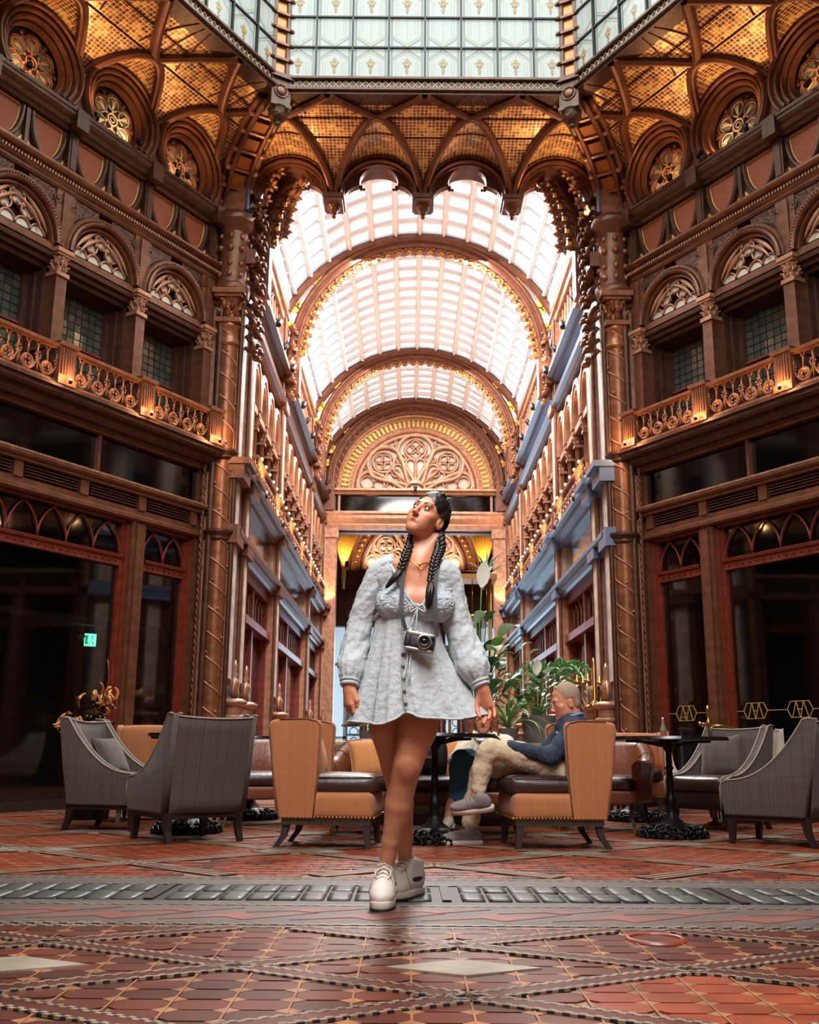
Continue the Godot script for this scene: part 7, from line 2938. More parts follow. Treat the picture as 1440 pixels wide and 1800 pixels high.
	for s in [-1.0, 1.0]:
		var st := bm()
		for i in 9:
			var q := i / 8.0
			var g := lerpf(0.42, 1.75, q)
			var p := Vector3(s * 0.078 * sin(g), 0.038 + 0.094 * cos(g), lerpf(0.02, -0.06, q))
			ball(st, hx * p, Vector3(0.011, 0.016, 0.007), 7, hx.basis * Basis(Vector3(1, 0, 0), 0.8 * (1 if i % 2 else -1)))
		part(o, "crown_braid", fin(st), M.hair_black)
	braid(o, [hx * Vector3(-0.06, -0.05, -0.05), V.call(-0.155, 1.5, -4.40), V.call(-0.175, 1.44, -4.36), V.call(-0.192, 1.385, -4.335)], 0.022, [V.call(-0.192, 1.385, -4.335), V.call(-0.215, 1.35, -4.325), V.call(-0.252, 1.305, -4.325)], M.hair_black)
	braid(o, [hx * Vector3(0.068, -0.05, -0.045), V.call(-0.02, 1.5, -4.42), V.call(-0.042, 1.43, -4.37), V.call(-0.06, 1.33, -4.325)], 0.024, [V.call(-0.06, 1.33, -4.325), V.call(-0.066, 1.28, -4.305), V.call(-0.074, 1.212, -4.3)], M.hair_black)
	# necklaces
	for q in [[1.394, -0.104, -4.352], [1.416, -0.11, -4.36]]:
		var st := bm()
		tube(st, [V.call(-0.168, 1.46, -4.415), V.call(-0.148, 1.432, -4.374), V.call(q[1], q[0], q[2]), V.call(-0.064, 1.43, -4.374), V.call(-0.046, 1.455, -4.415)], 0.002, 5)
		ball(st, V.call(q[1], q[0] - 0.004, q[2] + 0.003), Vector3.ONE * 0.004, 6)
		part(o, "necklace", fin(st), M.gold)
	woman_dress(o, V)
	# shoes
	sneaker(o, rotx(-0.25 - O.x, 0, -4.495 - O.z, Vector3(0, deg_to_rad(-5), 0)))
	sneaker(o, rotx(-0.165 - O.x, 0, -4.755 - O.z, Vector3(0, deg_to_rad(-34), 0)))

func woman_dress(o: Node3D, V: Callable) -> void:
	var nz := FastNoiseLite.new()
	nz.frequency = 3.0
	nz.fractal_octaves = 3
	# skirt: gathered under the bust, flaring to an uneven hem with a slit over the thighs
	var st := bm()
	st.set_smooth_group(1)
	var nt := 150
	var nr := 26
	var rows := []
	for j in nr + 1:
		var q := float(j) / nr
		var row := []
		for i in nt + 1:
			var a := TAU * i / nt      # 0 at the front, growing towards the image right
			var ct := cos(a)
			var sn := sin(a)
			var top := 1.185 + 0.045 * maxf(0.0, ct) - 0.02 * absf(sn)
			var hem := 0.748 + 0.03 * maxf(0.0, sn) - 0.008 * maxf(0.0, -sn)
			var slit := exp(-pow((fposmod(a + 0.14 + PI, TAU) - PI) / 0.16, 2.0))
			hem += 0.034 * slit + 0.008 * sin(a * 5.0 + 1.0)
			var rx := lerpf(0.14, 0.284, pow(q, 1.5))
			var rz := lerpf(0.1, 0.19, pow(q, 0.9))
			var fold := 0.004 + 0.02 * q
			var f := sin(a * 11.0 + 0.7 + 2.0 * nz.get_noise_2d(a, 4.0)) * 0.55 + sin(a * 19.0 + q * 1.5) * 0.3 + sin(a * 5.0 + 2.0) * 0.4
			var gath := sin(a * 46.0) * 0.004 * exp(-q * 7.0)
			var w := 1.0 + (f * fold + gath * 8.0 * 0.12) / 0.16 * 0.75 + 0.03 * nz.get_noise_3d(sn * 4.0, q * 9.0, ct * 4.0) * (0.4 + q)
			var c := Vector3(lerpf(-0.162, -0.126, q * q * q), lerpf(top, hem, q), lerpf(-4.455, -4.46, q))
			var p := c + Vector3(sn * rx * w, 0, ct * rz * w)
			# the corner pinched by the hand
			if sn > 0.0:
				var pull := exp(-pow((a - 1.45) / 0.3, 2.0)) * q * q
				p += Vector3(0.012, 0.0, 0.02) * pull
			row.append(V.call(p.x, p.y, p.z))
		rows.append(row)
	for j in nr:
		for i in nt:
			quad(st, rows[j][i + 1], rows[j][i], rows[j + 1][i], rows[j + 1][i + 1])
	var sk := part(o, "dress_skirt", fin(st), M.linen)
	st = bm()
	tube(st, rows[nr].slice(0, nt), 0.0045, 5, true)
	part(sk, "hem", fin(st), M.linen)
	st = bm()
	var sl := []
	for j in range(0, nr + 1): sl.append(rows[j][nt - 3] + Vector3(0, 0, 0.003))
	tube(st, sl, 0.004, 4)
	part(sk, "placket", fin(st), M.linen)
	for j in range(12, 25, 3):
		st = bm()
		lathe(st, [Vector2(0.0085, 0), Vector2(0.0085, 0.002), Vector2(0.006, 0.0035), Vector2(0, 0.003)], 10, Transform3D(Basis(Vector3.RIGHT, PI / 2), sl[j] + Vector3(0.004, 0, 0.004)))
		part(sk, "button", fin(st), M.grey_button)
	# bodice: smocked cups, open in a deep neckline
	var bod := fresh()
	var prims := chain([V.call(-0.118, 1.36, -4.46), V.call(-0.122, 1.28, -4.46), V.call(-0.128, 1.17, -4.465)], [0.108, 0.112, 0.106], 0.05)
	prims += [ell(V.call(-0.118, 1.37, -4.46), Vector3(0.168, 0.088, 0.094), 0.05), ell(V.call(-0.195, 1.24, -4.385), Vector3(0.098, 0.074, 0.064), 0.035), ell(V.call(-0.055, 1.24, -4.385), Vector3(0.098, 0.074, 0.064), 0.035)]
	prims += [ell(V.call(-0.125, 1.26, -4.44), Vector3(0.178, 0.12, 0.075), 0.03)]
	prims += [cap(V.call(-0.225, 1.4, -4.45), V.call(-0.27, 1.37, -4.455), 0.054, 0.05, 0.04), cap(V.call(-0.01, 1.395, -4.45), V.call(0.025, 1.36, -4.455), 0.054, 0.05, 0.04)]
	var O: Vector3 = -V.call(0, 0, 0)
	var open_front := func(v):
		var p: Vector3 = v + O
		if p.y < 1.165: return true
		if p.z < -4.47: return p.y > 1.43
		if p.y < 1.228: return false
		var h := clampf((p.y - 1.228) / 0.2, 0.0, 1.2)
		var left := -0.115 - 0.125 * pow(h, 0.5) * (0.75 + 0.25 * h)
		var right := -0.105 + 0.085 * pow(h, 0.55) * (0.75 + 0.25 * h)
		return p.x > left and p.x < right
	blob(bod, prims, 0.0065, Color(1, 1, 1), [], func(v): return v.y + O.y > 1.324 or open_front.call(v), 0.0035, 26.0)
	var bd := part(o, "dress_bodice", blob_mesh(bod), M.smocking)
	var yoke := fresh()
	blob(yoke, prims, 0.0065, Color(1, 1, 1), [], func(v): return v.y + O.y < 1.318 or open_front.call(v), 0.004, 14.0)
	part(o, "dress_yoke", blob_mesh(yoke), M.linen)
	# ruffle round the neckline and the seam under the bust
	st = bm()
	var neck := []
	for i in 31:
		var q := i / 15.0 - 1.0
		var h := absf(q)
		var y := 1.228 + 0.2 * h
		var x := (-0.115 - 0.125 * pow(h, 0.5) * (0.75 + 0.25 * h)) if q < 0 else (-0.105 + 0.085 * pow(h, 0.55) * (0.75 + 0.25 * h))
		var z := -4.335 - 0.03 * h - 0.055 * h * h + 0.004 * sin(i * 2.7) + 0.018 * sin(PI * h)
		neck.append(V.call(x, y + 0.003 * sin(i * 3.1), z))
	tube(st, neck, 0.008, 6)
	part(bd, "neck_ruffle", fin(st), M.linen)
	st = bm()
	var seam := []
	for i in 25:
		var a := lerpf(-1.5, 1.5, i / 24.0)
		var r := rows[0][int(fposmod(a / TAU, 1.0) * nt)] as Vector3
		seam.append(r + Vector3(0, 0.004 + 0.012 * absf(sin(a * 1.0)) + 0.003 * sin(i * 2.3), 0.014))
	tube(st, seam, 0.0085, 6)
	part(bd, "bust_ruffle", fin(st), M.linen)
	# ties at the neckline
	st = bm()
	var tie := V.call(-0.118, 1.222, -4.318) as Vector3
	for s in [-1.0, 1.0]:
		tube(st, spline([tie, tie + Vector3(s * 0.024, 0.01, 0.008), tie + Vector3(s * 0.03, -0.02, 0.012), tie], 10), 0.004, 5)
		tube(st, spline([tie, tie + Vector3(s * 0.012 - 0.02, -0.1, 0.012), tie + Vector3(-0.035 + s * 0.006, -0.22, 0.03), tie + Vector3(-0.045 + s * 0.012, -0.31, 0.06)], 12), 0.0035, 5)
	part(bd, "tie", fin(st), M.linen)
	# full sleeves gathered at the cuff
	for s in [-1, 1]:
		var path: Array
		if s < 0: path = spline([V.call(-0.215, 1.428, -4.45), V.call(-0.28, 1.40, -4.455), V.call(-0.328, 1.3, -4.46), V.call(-0.362, 1.19, -4.465), V.call(-0.385, 1.06, -4.45), V.call(-0.397, 0.97, -4.41), V.call(-0.402, 0.905, -4.39)], 40)
		else: path = spline([V.call(-0.02, 1.42, -4.45), V.call(0.018, 1.39, -4.455), V.call(0.043, 1.28, -4.46), V.call(0.06, 1.17, -4.465), V.call(0.1, 1.04, -4.44), V.call(0.128, 0.965, -4.41), V.call(0.152, 0.905, -4.395)], 40)
		var n2 := FastNoiseLite.new()
		n2.seed = 11 + s
		n2.frequency = 1.0
		n2.fractal_octaves = 3
		var rad := func(i: int, a: float) -> float:
			var q := i / 40.0
			var r := 0.05 + (0.012 if s > 0 else 0.002) * smoothstep(0.2, 0.5, q) + 0.009 * smoothstep(0.45, 0.8, q)
			r = lerpf(r, 0.036, smoothstep(0.86, 1.0, q))
			if q < 0.12: r = lerpf(0.045, r, q / 0.12)
			r *= 1.0 + 0.16 * n2.get_noise_3d(cos(a) * 1.1, q * 7.0 + sin(a) * 0.6, sin(a) * 1.1) + 0.1 * n2.get_noise_3d(cos(a) * 2.0, q * 22.0 + cos(a) * 2.0, sin(a) * 2.0 + 9.0)
			r += 0.004 * sin(a * 14.0) * smoothstep(0.78, 0.97, q) + 0.003 * sin(a * 16.0) * smoothstep(0.2, 0.0, q)
			return r
		var sv := part(o, "sleeve", loft(path, rad, 44), M.linen)
		st = bm()
		var e: Vector3 = path[40]
		var t: Vector3 = (path[40] - path[37]).normalized()
		var b := frame_at(t, Vector3(0, 0, 1))
		torus(st, e + t * 0.004, 0.034, 0.009, 22, 6, b)
		torus(st, e - t * 0.012, 0.038, 0.008, 22, 6, b)
		part(sv, "cuff", fin(st), M.linen)

func hand_camera() -> void:
	# silver and black camera hanging from its strap
	var b := Basis(Vector3(0, 0, 1), deg_to_rad(-11)) * Basis(Vector3(1, 0, 0), deg_to_rad(-6))
	var o := thing("camera", "silver and black compact camera hanging on a dark strap in front of the dress", "camera", Vector3(-0.108, 1.073, -4.285))
	o.basis = b
	var st := bm()
	rbox(st, Vector3(0, -0.004, 0), Vector3(0.13, 0.054, 0.03), 0.008, 5)
	rbox(st, Vector3(-0.05, -0.004, 0.012), Vector3(0.024, 0.05, 0.018), 0.008, 4)
	part(o, "leatherette_body", fin(st), M.camera_black)
	st = bm()
	rbox(st, Vector3(0, 0.03, 0), Vector3(0.131, 0.018, 0.031), 0.004, 4)
	lathe(st, [Vector2(0.013, 0.037), Vector2(0.013, 0.047), Vector2(0.0, 0.047)], 14, mv(-0.048, 0, 0.0))
	lathe(st, [Vector2(0.008, 0.037), Vector2(0.008, 0.043), Vector2(0.0, 0.043)], 12, mv(-0.018, 0, 0.002))
	part(o, "top_plate", fin(st), M.silver)
	st = bm()
	rbox(st, Vector3(0, -0.035, 0), Vector3(0.131, 0.012, 0.031), 0.004, 4)
	part(o, "base_plate", fin(st), M.silver)
	var lx := Transform3D(Basis(Vector3.RIGHT, PI / 2), Vector3(0.018, 0.0, 0.012))
	st = bm()
	lathe(st, [Vector2(0.032, 0.0), Vector2(0.032, 0.014), Vector2(0.03, 0.018), Vector2(0.026, 0.019)], 24, lx)
	part(o, "lens_ring", fin(st), M.silver)
	st = bm()
	lathe(st, [Vector2(0.027, 0.018), Vector2(0.024, 0.026), Vector2(0.019, 0.026), Vector2(0.018, 0.02), Vector2(0.012, 0.018)], 22, lx)
	part(o, "lens_barrel", fin(st), M.camera_black)
	st = bm()
	lathe(st, [Vector2(0.014, 0.017), Vector2(0.008, 0.02), Vector2(0.0, 0.021)], 18, lx)
	part(o, "lens_glass", fin(st), M.lens_glass)
	st = bm()
	bx(st, 0.036, 0.058, 0.012, 0.027, 0.012, 0.0165)
	part(o, "viewfinder_window", fin(st), M.lens_glass)
	var inv := o.transform.affine_inverse()
	for s in [-1.0, 1.0]:
		var pts: Array
		if s < 0: pts = [o.transform * Vector3(-0.066, 0.034, 0.004), Vector3(-0.186, 1.2, -4.285), Vector3(-0.184, 1.3, -4.318), Vector3(-0.18, 1.4, -4.352), Vector3(-0.165, 1.475, -4.405), Vector3(-0.12, 1.5, -4.5)]
		else: pts = [o.transform * Vector3(0.066, 0.034, 0.004), Vector3(-0.043, 1.18, -4.285), Vector3(-0.044, 1.3, -4.308), Vector3(-0.036, 1.4, -4.355), Vector3(-0.045, 1.475, -4.41), Vector3(-0.09, 1.5, -4.5)]
		st = bm()
		var sp := spline(pts, 28)
		for i in sp.size(): sp[i] = inv * sp[i]
		sweep(st, sp, inv.basis * Vector3(0, 0.25, 1), [Vector2(-0.0085, 0.0), Vector2(-0.0085, 0.0025), Vector2(0.0085, 0.0025), Vector2(0.0085, 0.0)], false, true)
		part(o, "strap", fin(st), M.strap)

func seated_man() -> void:
	var O := Vector3(0.85, 0, -7.34)
	var o := thing("person", "grey-haired man in a navy pullover and beige trousers, legs crossed, looking at his phone", "person", O)
	var V := func(x: float, y: float, z: float) -> Vector3: return Vector3(x, y, z) - O
	var skin := lin(196, 128, 96)
	var hx := Transform3D(Basis.from_euler(Vector3(deg_to_rad(14), deg_to_rad(-82), 0), EULER_ORDER_YXZ), V.call(0.955, 0.975, -7.34))
	var out := fresh()
	blob(out, moved(head_prims(true), hx) + [cap(hx * Vector3(0, -0.05, -0.03), V.call(1.01, 0.83, -7.34), 0.06, 0.062, 0.03)], 0.0042, lin(204, 138, 106), face_paints(hx, lin(176, 100, 84), lin(204, 118, 94)))
	var hl := Transform3D(Basis(Vector3(0.05, -0.35, 0.93).normalized(), Vector3(0.99, 0.05, 0.0).normalized(), Vector3(0, 0, 1)).orthonormalized(), V.call(0.53, 0.665, -7.19))
	blob(out, moved(hand_prims([0.5, 0.6, 0.6, 0.6], 0.008, Vector3(0.03, -0.085, -0.02), -1.0), hl), 0.0045, skin)
	var hr := Transform3D(Basis(Vector3(0.05, 0.35, 0.93).normalized(), Vector3(0.97, 0.1, -0.2).normalized(), Vector3(0, 0, 1)).orthonormalized(), V.call(0.52, 0.675, -7.3))
	blob(out, moved(hand_prims([0.5, 0.6, 0.6, 0.6], 0.008, Vector3(0.03, -0.08, -0.02), 1.0), hr), 0.0045, skin)
	blob(out, chain([V.call(0.32, 0.39, -7.2), V.call(0.305, 0.3, -7.2)], [0.032, 0.034]) + chain([V.call(0.28, 0.16, -7.4), V.call(0.275, 0.08, -7.4)], [0.034, 0.036]) + chain([V.call(0.99, 0.82, -7.34), V.call(0.95, 0.48, -7.34)], [0.08, 0.1]) + chain([V.call(0.98, 0.75, -7.2), V.call(0.82, 0.6, -7.14), V.call(0.55, 0.665, -7.19)], [0.04, 0.03, 0.024]) + chain([V.call(0.96, 0.75, -7.48), V.call(0.8, 0.6, -7.5), V.call(0.54, 0.675, -7.31)], [0.04, 0.03, 0.024]) + chain([V.call(0.9, 0.5, -7.26), V.call(0.42, 0.64, -7.21), V.call(0.32, 0.39, -7.2)], [0.06, 0.04, 0.03]) + chain([V.call(0.9, 0.49, -7.42), V.call(0.38, 0.53, -7.44), V.call(0.28, 0.16, -7.4)], [0.06, 0.045, 0.036]), 0.01, skin)
	part(o, "body", blob_mesh(out), M.skin)
	face_parts(o, hx, Vector3(0, -0.4, 1), M.brow_grey, M.iris_blue, M.lid_pale, 0.7)
	var hair := fresh()
	blob(hair, moved([ell(Vector3(0, 0.04, -0.022), Vector3(0.0825, 0.0975, 0.097), 0.01), ell(Vector3(0, -0.03, -0.05), Vector3(0.07, 0.05, 0.05), 0.03)], hx), 0.005, lin(150, 128, 108), [], func(v):
		var q: Vector3 = hx.affine_inverse() * v
		return q.z > 0.03 + (q.y - 0.05) * 0.35 and q.y < 0.122 or (absf(q.x) > 0.05 and q.y < 0.02 and q.z > -0.04), 0.0015, 90.0)
	part(o, "hair", blob_mesh(hair), M.dyed)
	# pullover
	var jac := fresh()
	var navy := lin(34, 48, 66)
	var pj := chain([V.call(1.0, 0.78, -7.34), V.call(1.0, 0.62, -7.34), V.call(0.965, 0.46, -7.34)], [0.125, 0.142, 0.145], 0.06)
	pj += [cap(V.call(0.985, 0.79, -7.2), V.call(0.99, 0.8, -7.48), 0.075, 0.075, 0.06)]
	pj += chain([V.call(0.975, 0.765, -7.19), V.call(0.82, 0.6, -7.14), V.call(0.67, 0.635, -7.15), V.call(0.555, 0.665, -7.18)], [0.072, 0.058, 0.05, 0.04], 0.03)
	pj += chain([V.call(0.96, 0.765, -7.49), V.call(0.8, 0.6, -7.5), V.call(0.56, 0.67, -7.32)], [0.072, 0.058, 0.042], 0.03)
	blob(jac, pj, 0.0095, navy, [], null, 0.008, 12.0)
	var j := part(o, "pullover", blob_mesh(jac), M.dyed)
	var st := bm()
	tube(st, spline([V.call(0.93, 0.85, -7.27), V.call(0.905, 0.842, -7.34), V.call(0.93, 0.85, -7.41), V.call(1.02, 0.885, -7.43), V.call(1.07, 0.89, -7.34), V.call(1.02, 0.885, -7.25), V.call(0.93, 0.85, -7.27)], 30), 0.014, 6)
	part(j, "collar", fin(st), M.collar_blue)
	st = bm()
	box(st, V.call(0.868, 0.765, -7.2), Vector3(0.02, 0.005, 0.004), Basis(Vector3(0.4, 0.5, 0.7).normalized(), Vector3(-0.6, 0.7, 0).normalized(), Vector3(0, 0, 1)).orthonormalized())
	box(st, V.call(0.872, 0.758, -7.2), Vector3(0.012, 0.005, 0.004))
	part(j, "chest_emblem", fin(st), M.eye_white)
	# trousers
	var tr_ := fresh()
	var pt := [cap(V.call(0.94, 0.47, -7.26), V.call(0.94, 0.47, -7.42), 0.11, 0.11, 0.05)]
	pt += chain([V.call(0.9, 0.5, -7.26), V.call(0.64, 0.6, -7.22), V.call(0.42, 0.645, -7.21), V.call(0.385, 0.62, -7.21), V.call(0.35, 0.5, -7.21), V.call(0.33, 0.385, -7.2)], [0.098, 0.09, 0.068, 0.066, 0.062, 0.054], 0.03)
	pt += chain([V.call(0.9, 0.49, -7.42), V.call(0.6, 0.52, -7.43), V.call(0.39, 0.53, -7.44), V.call(0.35, 0.48, -7.44), V.call(0.31, 0.3, -7.42), V.call(0.285, 0.15, -7.4)], [0.098, 0.088, 0.07, 0.066, 0.062, 0.06], 0.03)
	blob(tr_, pt, 0.0095, lin(188, 168, 140), [], null, 0.009, 11.0)
	part(o, "trousers", blob_mesh(tr_), M.dyed)
	man_shoe(o, Transform3D(Basis.from_euler(Vector3(deg_to_rad(6), deg_to_rad(-96), deg_to_rad(-28))), V.call(0.29, 0.235, -7.19)))
	man_shoe(o, Transform3D(Basis(Vector3.UP, deg_to_rad(-80)), V.call(0.225, 0.0, -7.37)))
	var ph := thing("phone", "dark phone in the hands of the man in the navy pullover", "phone", Vector3(0.47, 0.705, -7.25))
	ph.rotation_degrees = Vector3(0, 20, 50)
	st = bm()
	rbox(st, Vector3.ZERO, Vector3(0.014, 0.13, 0.066), 0.005, 4)
	part(ph, "case", fin(st), M.camera_black)
	st = bm()
	bx(st, 0.0072, 0.008, -0.06, 0.06, -0.03, 0.03)
	part(ph, "screen", fin(st), M.black_glass)

func man_shoe(o: Node3D, xf: Transform3D) -> void:
	var out := fresh()
	blob(out, [ell(Vector3(0, 0.05, 0.085), Vector3(0.042, 0.032, 0.07), 0.03), ell(Vector3(0, 0.06, 0.0), Vector3(0.037, 0.042, 0.09), 0.03), ell(Vector3(0, 0.065, -0.085), Vector3(0.035, 0.05, 0.048), 0.03), cap(Vector3(0, 0.075, -0.05), Vector3(0, 0.1, -0.06), 0.034, 0.036, 0.03)], 0.008, lin(126, 118, 112), [], null, 0.002, 60.0)
	var p := part(o, "shoe", blob_mesh(out), M.dyed, xf)
	var poly := PackedVector2Array()
	for i in 24:
		var a := TAU * i / 24
		var z := sin(a) * 0.148
		poly.append(Vector2(signf(cos(a)) * pow(absf(cos(a)), 0.6) * (0.046 if z > 0 else 0.042), z))
	var flip := Transform3D(Basis(Vector3(-1, 0, 0), Vector3(0, 0, 1), Vector3(0, 1, 0)), Vector3.ZERO)
	var st := bm()
	slab(st, poly, 0.006, 0.034, 0.006, flip)
	part(p, "midsole", fin(st), M.shoe_sole)
	st = bm()
	slab(st, poly, 0.0, 0.008, 0.002, flip)
	part(p, "outsole", fin(st), M.gum_sole)
	st = bm()
	for i in 4:
		var z := 0.055 - i * 0.024
		tube(st, [Vector3(-0.02, 0.082 + i * 0.009, z), Vector3(0, 0.093 + i * 0.009, z), Vector3(0.02, 0.082 + i * 0.009, z)], 0.003, 5)
	part(p, "laces", fin(st), M.grey_lace)

func seated_woman() -> void:
	var O := Vector3(0.44, 0, -8.15)
	var o := thing("person", "seated woman with auburn hair, white shirt and blue jeans on the leather sofa", "person", O)
	var V := func(x: float, y: float, z: float) -> Vector3: return Vector3(x, y, z) - O
	var skin := lin(206, 140, 108)
	var hx := Transform3D(Basis.from_euler(Vector3(deg_to_rad(10), deg_to_rad(-6), 0)), V.call(0.432, 0.905, -8.14))
	var out := fresh()
	blob(out, moved(head_prims(), hx) + [cap(hx * Vector3(0, -0.05, -0.03), V.call(0.44, 0.74, -8.18), 0.05, 0.052, 0.03)], 0.0048, skin, face_paints(hx, lin(170, 84, 74), lin(208, 124, 100)))
	var h1 := Transform3D(Basis(Vector3(0.2, 0.5, 0.8).normalized(), Vector3(-0.96, 0.1, 0.1).normalized(), Vector3(0, 0, 1)).orthonormalized(), V.call(0.335, 0.585, -7.86))
	blob(out, moved(hand_prims([0.5, 0.55, 0.55, 0.55], 0.008, Vector3(0.03, -0.085, -0.02), 1.0), h1), 0.005, skin)
	var h2 := Transform3D(Basis(Vector3(0.1, 0.5, 0.8).normalized(), Vector3(0.9, 0.1, -0.3).normalized(), Vector3(0, 0, 1)).orthonormalized(), V.call(0.5, 0.64, -7.9))
	blob(out, moved(hand_prims([0.5, 0.55, 0.55, 0.55], 0.008, Vector3(0.03, -0.085, -0.02), -1.0), h2), 0.005, skin)
	blob(out, chain([V.call(0.19, 0.32, -7.74), V.call(0.165, 0.24, -7.74), V.call(0.14, 0.14, -7.72)], [0.036, 0.033, 0.034]) + chain([V.call(0.27, 0.27, -7.72), V.call(0.29, 0.12, -7.75)], [0.035, 0.034]) + chain([V.call(0.44, 0.72, -8.18), V.call(0.46, 0.5, -8.15)], [0.07, 0.09]) + chain([V.call(0.31, 0.68, -8.16), V.call(0.22, 0.56, -8.06), V.call(0.345, 0.587, -7.87)], [0.04, 0.03, 0.022]) + chain([V.call(0.61, 0.67, -8.16), V.call(0.66, 0.58, -8.03), V.call(0.5, 0.64, -7.9)], [0.04, 0.03, 0.022]) + chain([V.call(0.42, 0.5, -8.08), V.call(0.24, 0.57, -7.8), V.call(0.19, 0.32, -7.74)], [0.06, 0.042, 0.034]) + chain([V.call(0.52, 0.49, -8.08), V.call(0.32, 0.525, -7.77), V.call(0.27, 0.27, -7.72)], [0.06, 0.042, 0.034]), 0.01, skin)
	part(o, "body", blob_mesh(out), M.skin)
	face_parts(o, hx, Vector3(0, -0.5, 1), M.brow_grey, M.iris_dark, M.lid_pale, 0.6)
	var hair := fresh()
	var ph := moved([ell(Vector3(0, 0.04, -0.022), Vector3(0.086, 0.102, 0.1), 0.01)], hx)
	for s in [-1.0, 1.0]:
		ph += chain([hx * Vector3(s * 0.07, 0.03, -0.01), hx * Vector3(s * 0.082, -0.06, 0.0), hx * Vector3(s * 0.09, -0.13, 0.015), hx * Vector3(s * 0.115, -0.15, 0.02)], [0.035, 0.034, 0.03, 0.012], 0.02)
	blob(hair, ph, 0.0055, lin(122, 66, 38), [], func(v):
		var q: Vector3 = hx.affine_inverse() * v
		return absf(q.x) < 0.056 and q.z > 0.02 and q.y < 0.085, 0.005, 45.0)
	part(o, "hair", blob_mesh(hair), M.dyed)
	var sh := fresh()
	var ps := chain([V.call(0.455, 0.7, -8.2), V.call(0.46, 0.58, -8.2), V.call(0.465, 0.47, -8.16)], [0.11, 0.13, 0.14], 0.05)
	ps += [cap(V.call(0.33, 0.7, -8.18), V.call(0.59, 0.69, -8.18), 0.07, 0.07, 0.05)]
	ps += chain([V.call(0.31, 0.69, -8.16), V.call(0.22, 0.56, -8.06), V.call(0.325, 0.585, -7.88)], [0.072, 0.06, 0.042], 0.03)
	ps += chain([V.call(0.61, 0.68, -8.16), V.call(0.66, 0.58, -8.03), V.call(0.52, 0.64, -7.91)], [0.072, 0.062, 0.042], 0.03)
	blob(sh, ps, 0.01, lin(214, 198, 178), [], null, 0.008, 14.0)
	var sp := part(o, "shirt", blob_mesh(sh), M.dyed)
	var st := bm()
	for s in [-1.0, 1.0]:
		var poly := PackedVector2Array([Vector2(0, 0), Vector2(s * 0.085, 0.075), Vector2(s * 0.1, 0.03), Vector2(s * 0.05, -0.03)])
		slab(st, poly, 0.0, 0.008, 0.002, Transform3D(Basis(Vector3.RIGHT, -0.5), V.call(0.44, 0.725, -8.085)))
	part(sp, "collar", fin(st), M.shirt_white)
	var je := fresh()
	var pj := [cap(V.call(0.38, 0.46, -8.12), V.call(0.55, 0.46, -8.12), 0.1, 0.1, 0.05)]
	pj += chain([V.call(0.42, 0.5, -8.08), V.call(0.3, 0.57, -7.9), V.call(0.24, 0.575, -7.8), V.call(0.215, 0.5, -7.77), V.call(0.195, 0.31, -7.74)], [0.09, 0.076, 0.064, 0.06, 0.048], 0.03)
	pj += chain([V.call(0.52, 0.49, -8.08), V.call(0.38, 0.53, -7.88), V.call(0.32, 0.53, -7.77), V.call(0.3, 0.45, -7.74), V.call(0.275, 0.26, -7.72)], [0.09, 0.076, 0.064, 0.06, 0.048], 0.03)
	blob(je, pj, 0.0095, lin(58, 104, 136), [], null, 0.006, 16.0)
	part(o, "jeans", blob_mesh(je), M.dyed)
	sneaker_low(o, Transform3D(Basis.from_euler(Vector3(deg_to_rad(22), deg_to_rad(-28), 0)), V.call(0.125, 0.055, -7.66)))
	sneaker_low(o, Transform3D(Basis(Vector3.UP, deg_to_rad(-15)), V.call(0.29, 0.0, -7.68)))
	var p2 := thing("phone", "silver phone with a camera bump held up by the seated woman", "phone", Vector3(0.415, 0.668, -7.83))
	p2.rotation_degrees = Vector3(-25, 10, 8)
	st = bm()
	rbox(st, Vector3.ZERO, Vector3(0.07, 0.12, 0.01), 0.005, 4)
	part(p2, "case", fin(st), M.phone_silver)
	st = bm()
	for q in [[-0.018, 0.04], [-0.018, 0.02], [0.0, 0.03]]: ball(st, Vector3(q[0], q[1], 0.006), Vector3(0.008, 0.008, 0.003), 8)
	part(p2, "lenses", fin(st), M.lens_glass)

func sneaker_low(o: Node3D, xf: Transform3D) -> void:
	var out := fresh()
	blob(out, [ell(Vector3(0, 0.045, 0.07), Vector3(0.038, 0.026, 0.06), 0.03), ell(Vector3(0, 0.05, -0.01), Vector3(0.033, 0.035, 0.08), 0.03), ell(Vector3(0, 0.055, -0.08), Vector3(0.032, 0.04, 0.04), 0.03)], 0.008, lin(206, 192, 172))
	var p := part(o, "shoe", blob_mesh(out), M.dyed, xf)
	var poly := PackedVector2Array()
	for i in 22:
		var a := TAU * i / 22
		poly.append(Vector2(signf(cos(a)) * pow(absf(cos(a)), 0.6) * 0.04, sin(a) * 0.128))
	var st := bm()
	slab(st, poly, 0.0, 0.026, 0.004, Transform3D(Basis(Vector3(-1, 0, 0), Vector3(0, 0, 1), Vector3(0, 1, 0)), Vector3.ZERO))
	part(p, "sole", fin(st), M.shoe_white)
	st = bm()
	for i in 5:
		var z := 0.055 - i * 0.02
		tube(st, [Vector3(-0.018, 0.066 + i * 0.006, z), Vector3(0, 0.075 + i * 0.006, z), Vector3(0.018, 0.066 + i * 0.006, z)], 0.003, 5)
	part(p, "laces", fin(st), M.shoe_white)

# ---------------------------------------------------------------- lamps, plants and small things
func wall_pt(side: int, t: float, h: float, z: float) -> Vector3:
	return wall_frame(side) * Vector3(side * t, h, z)

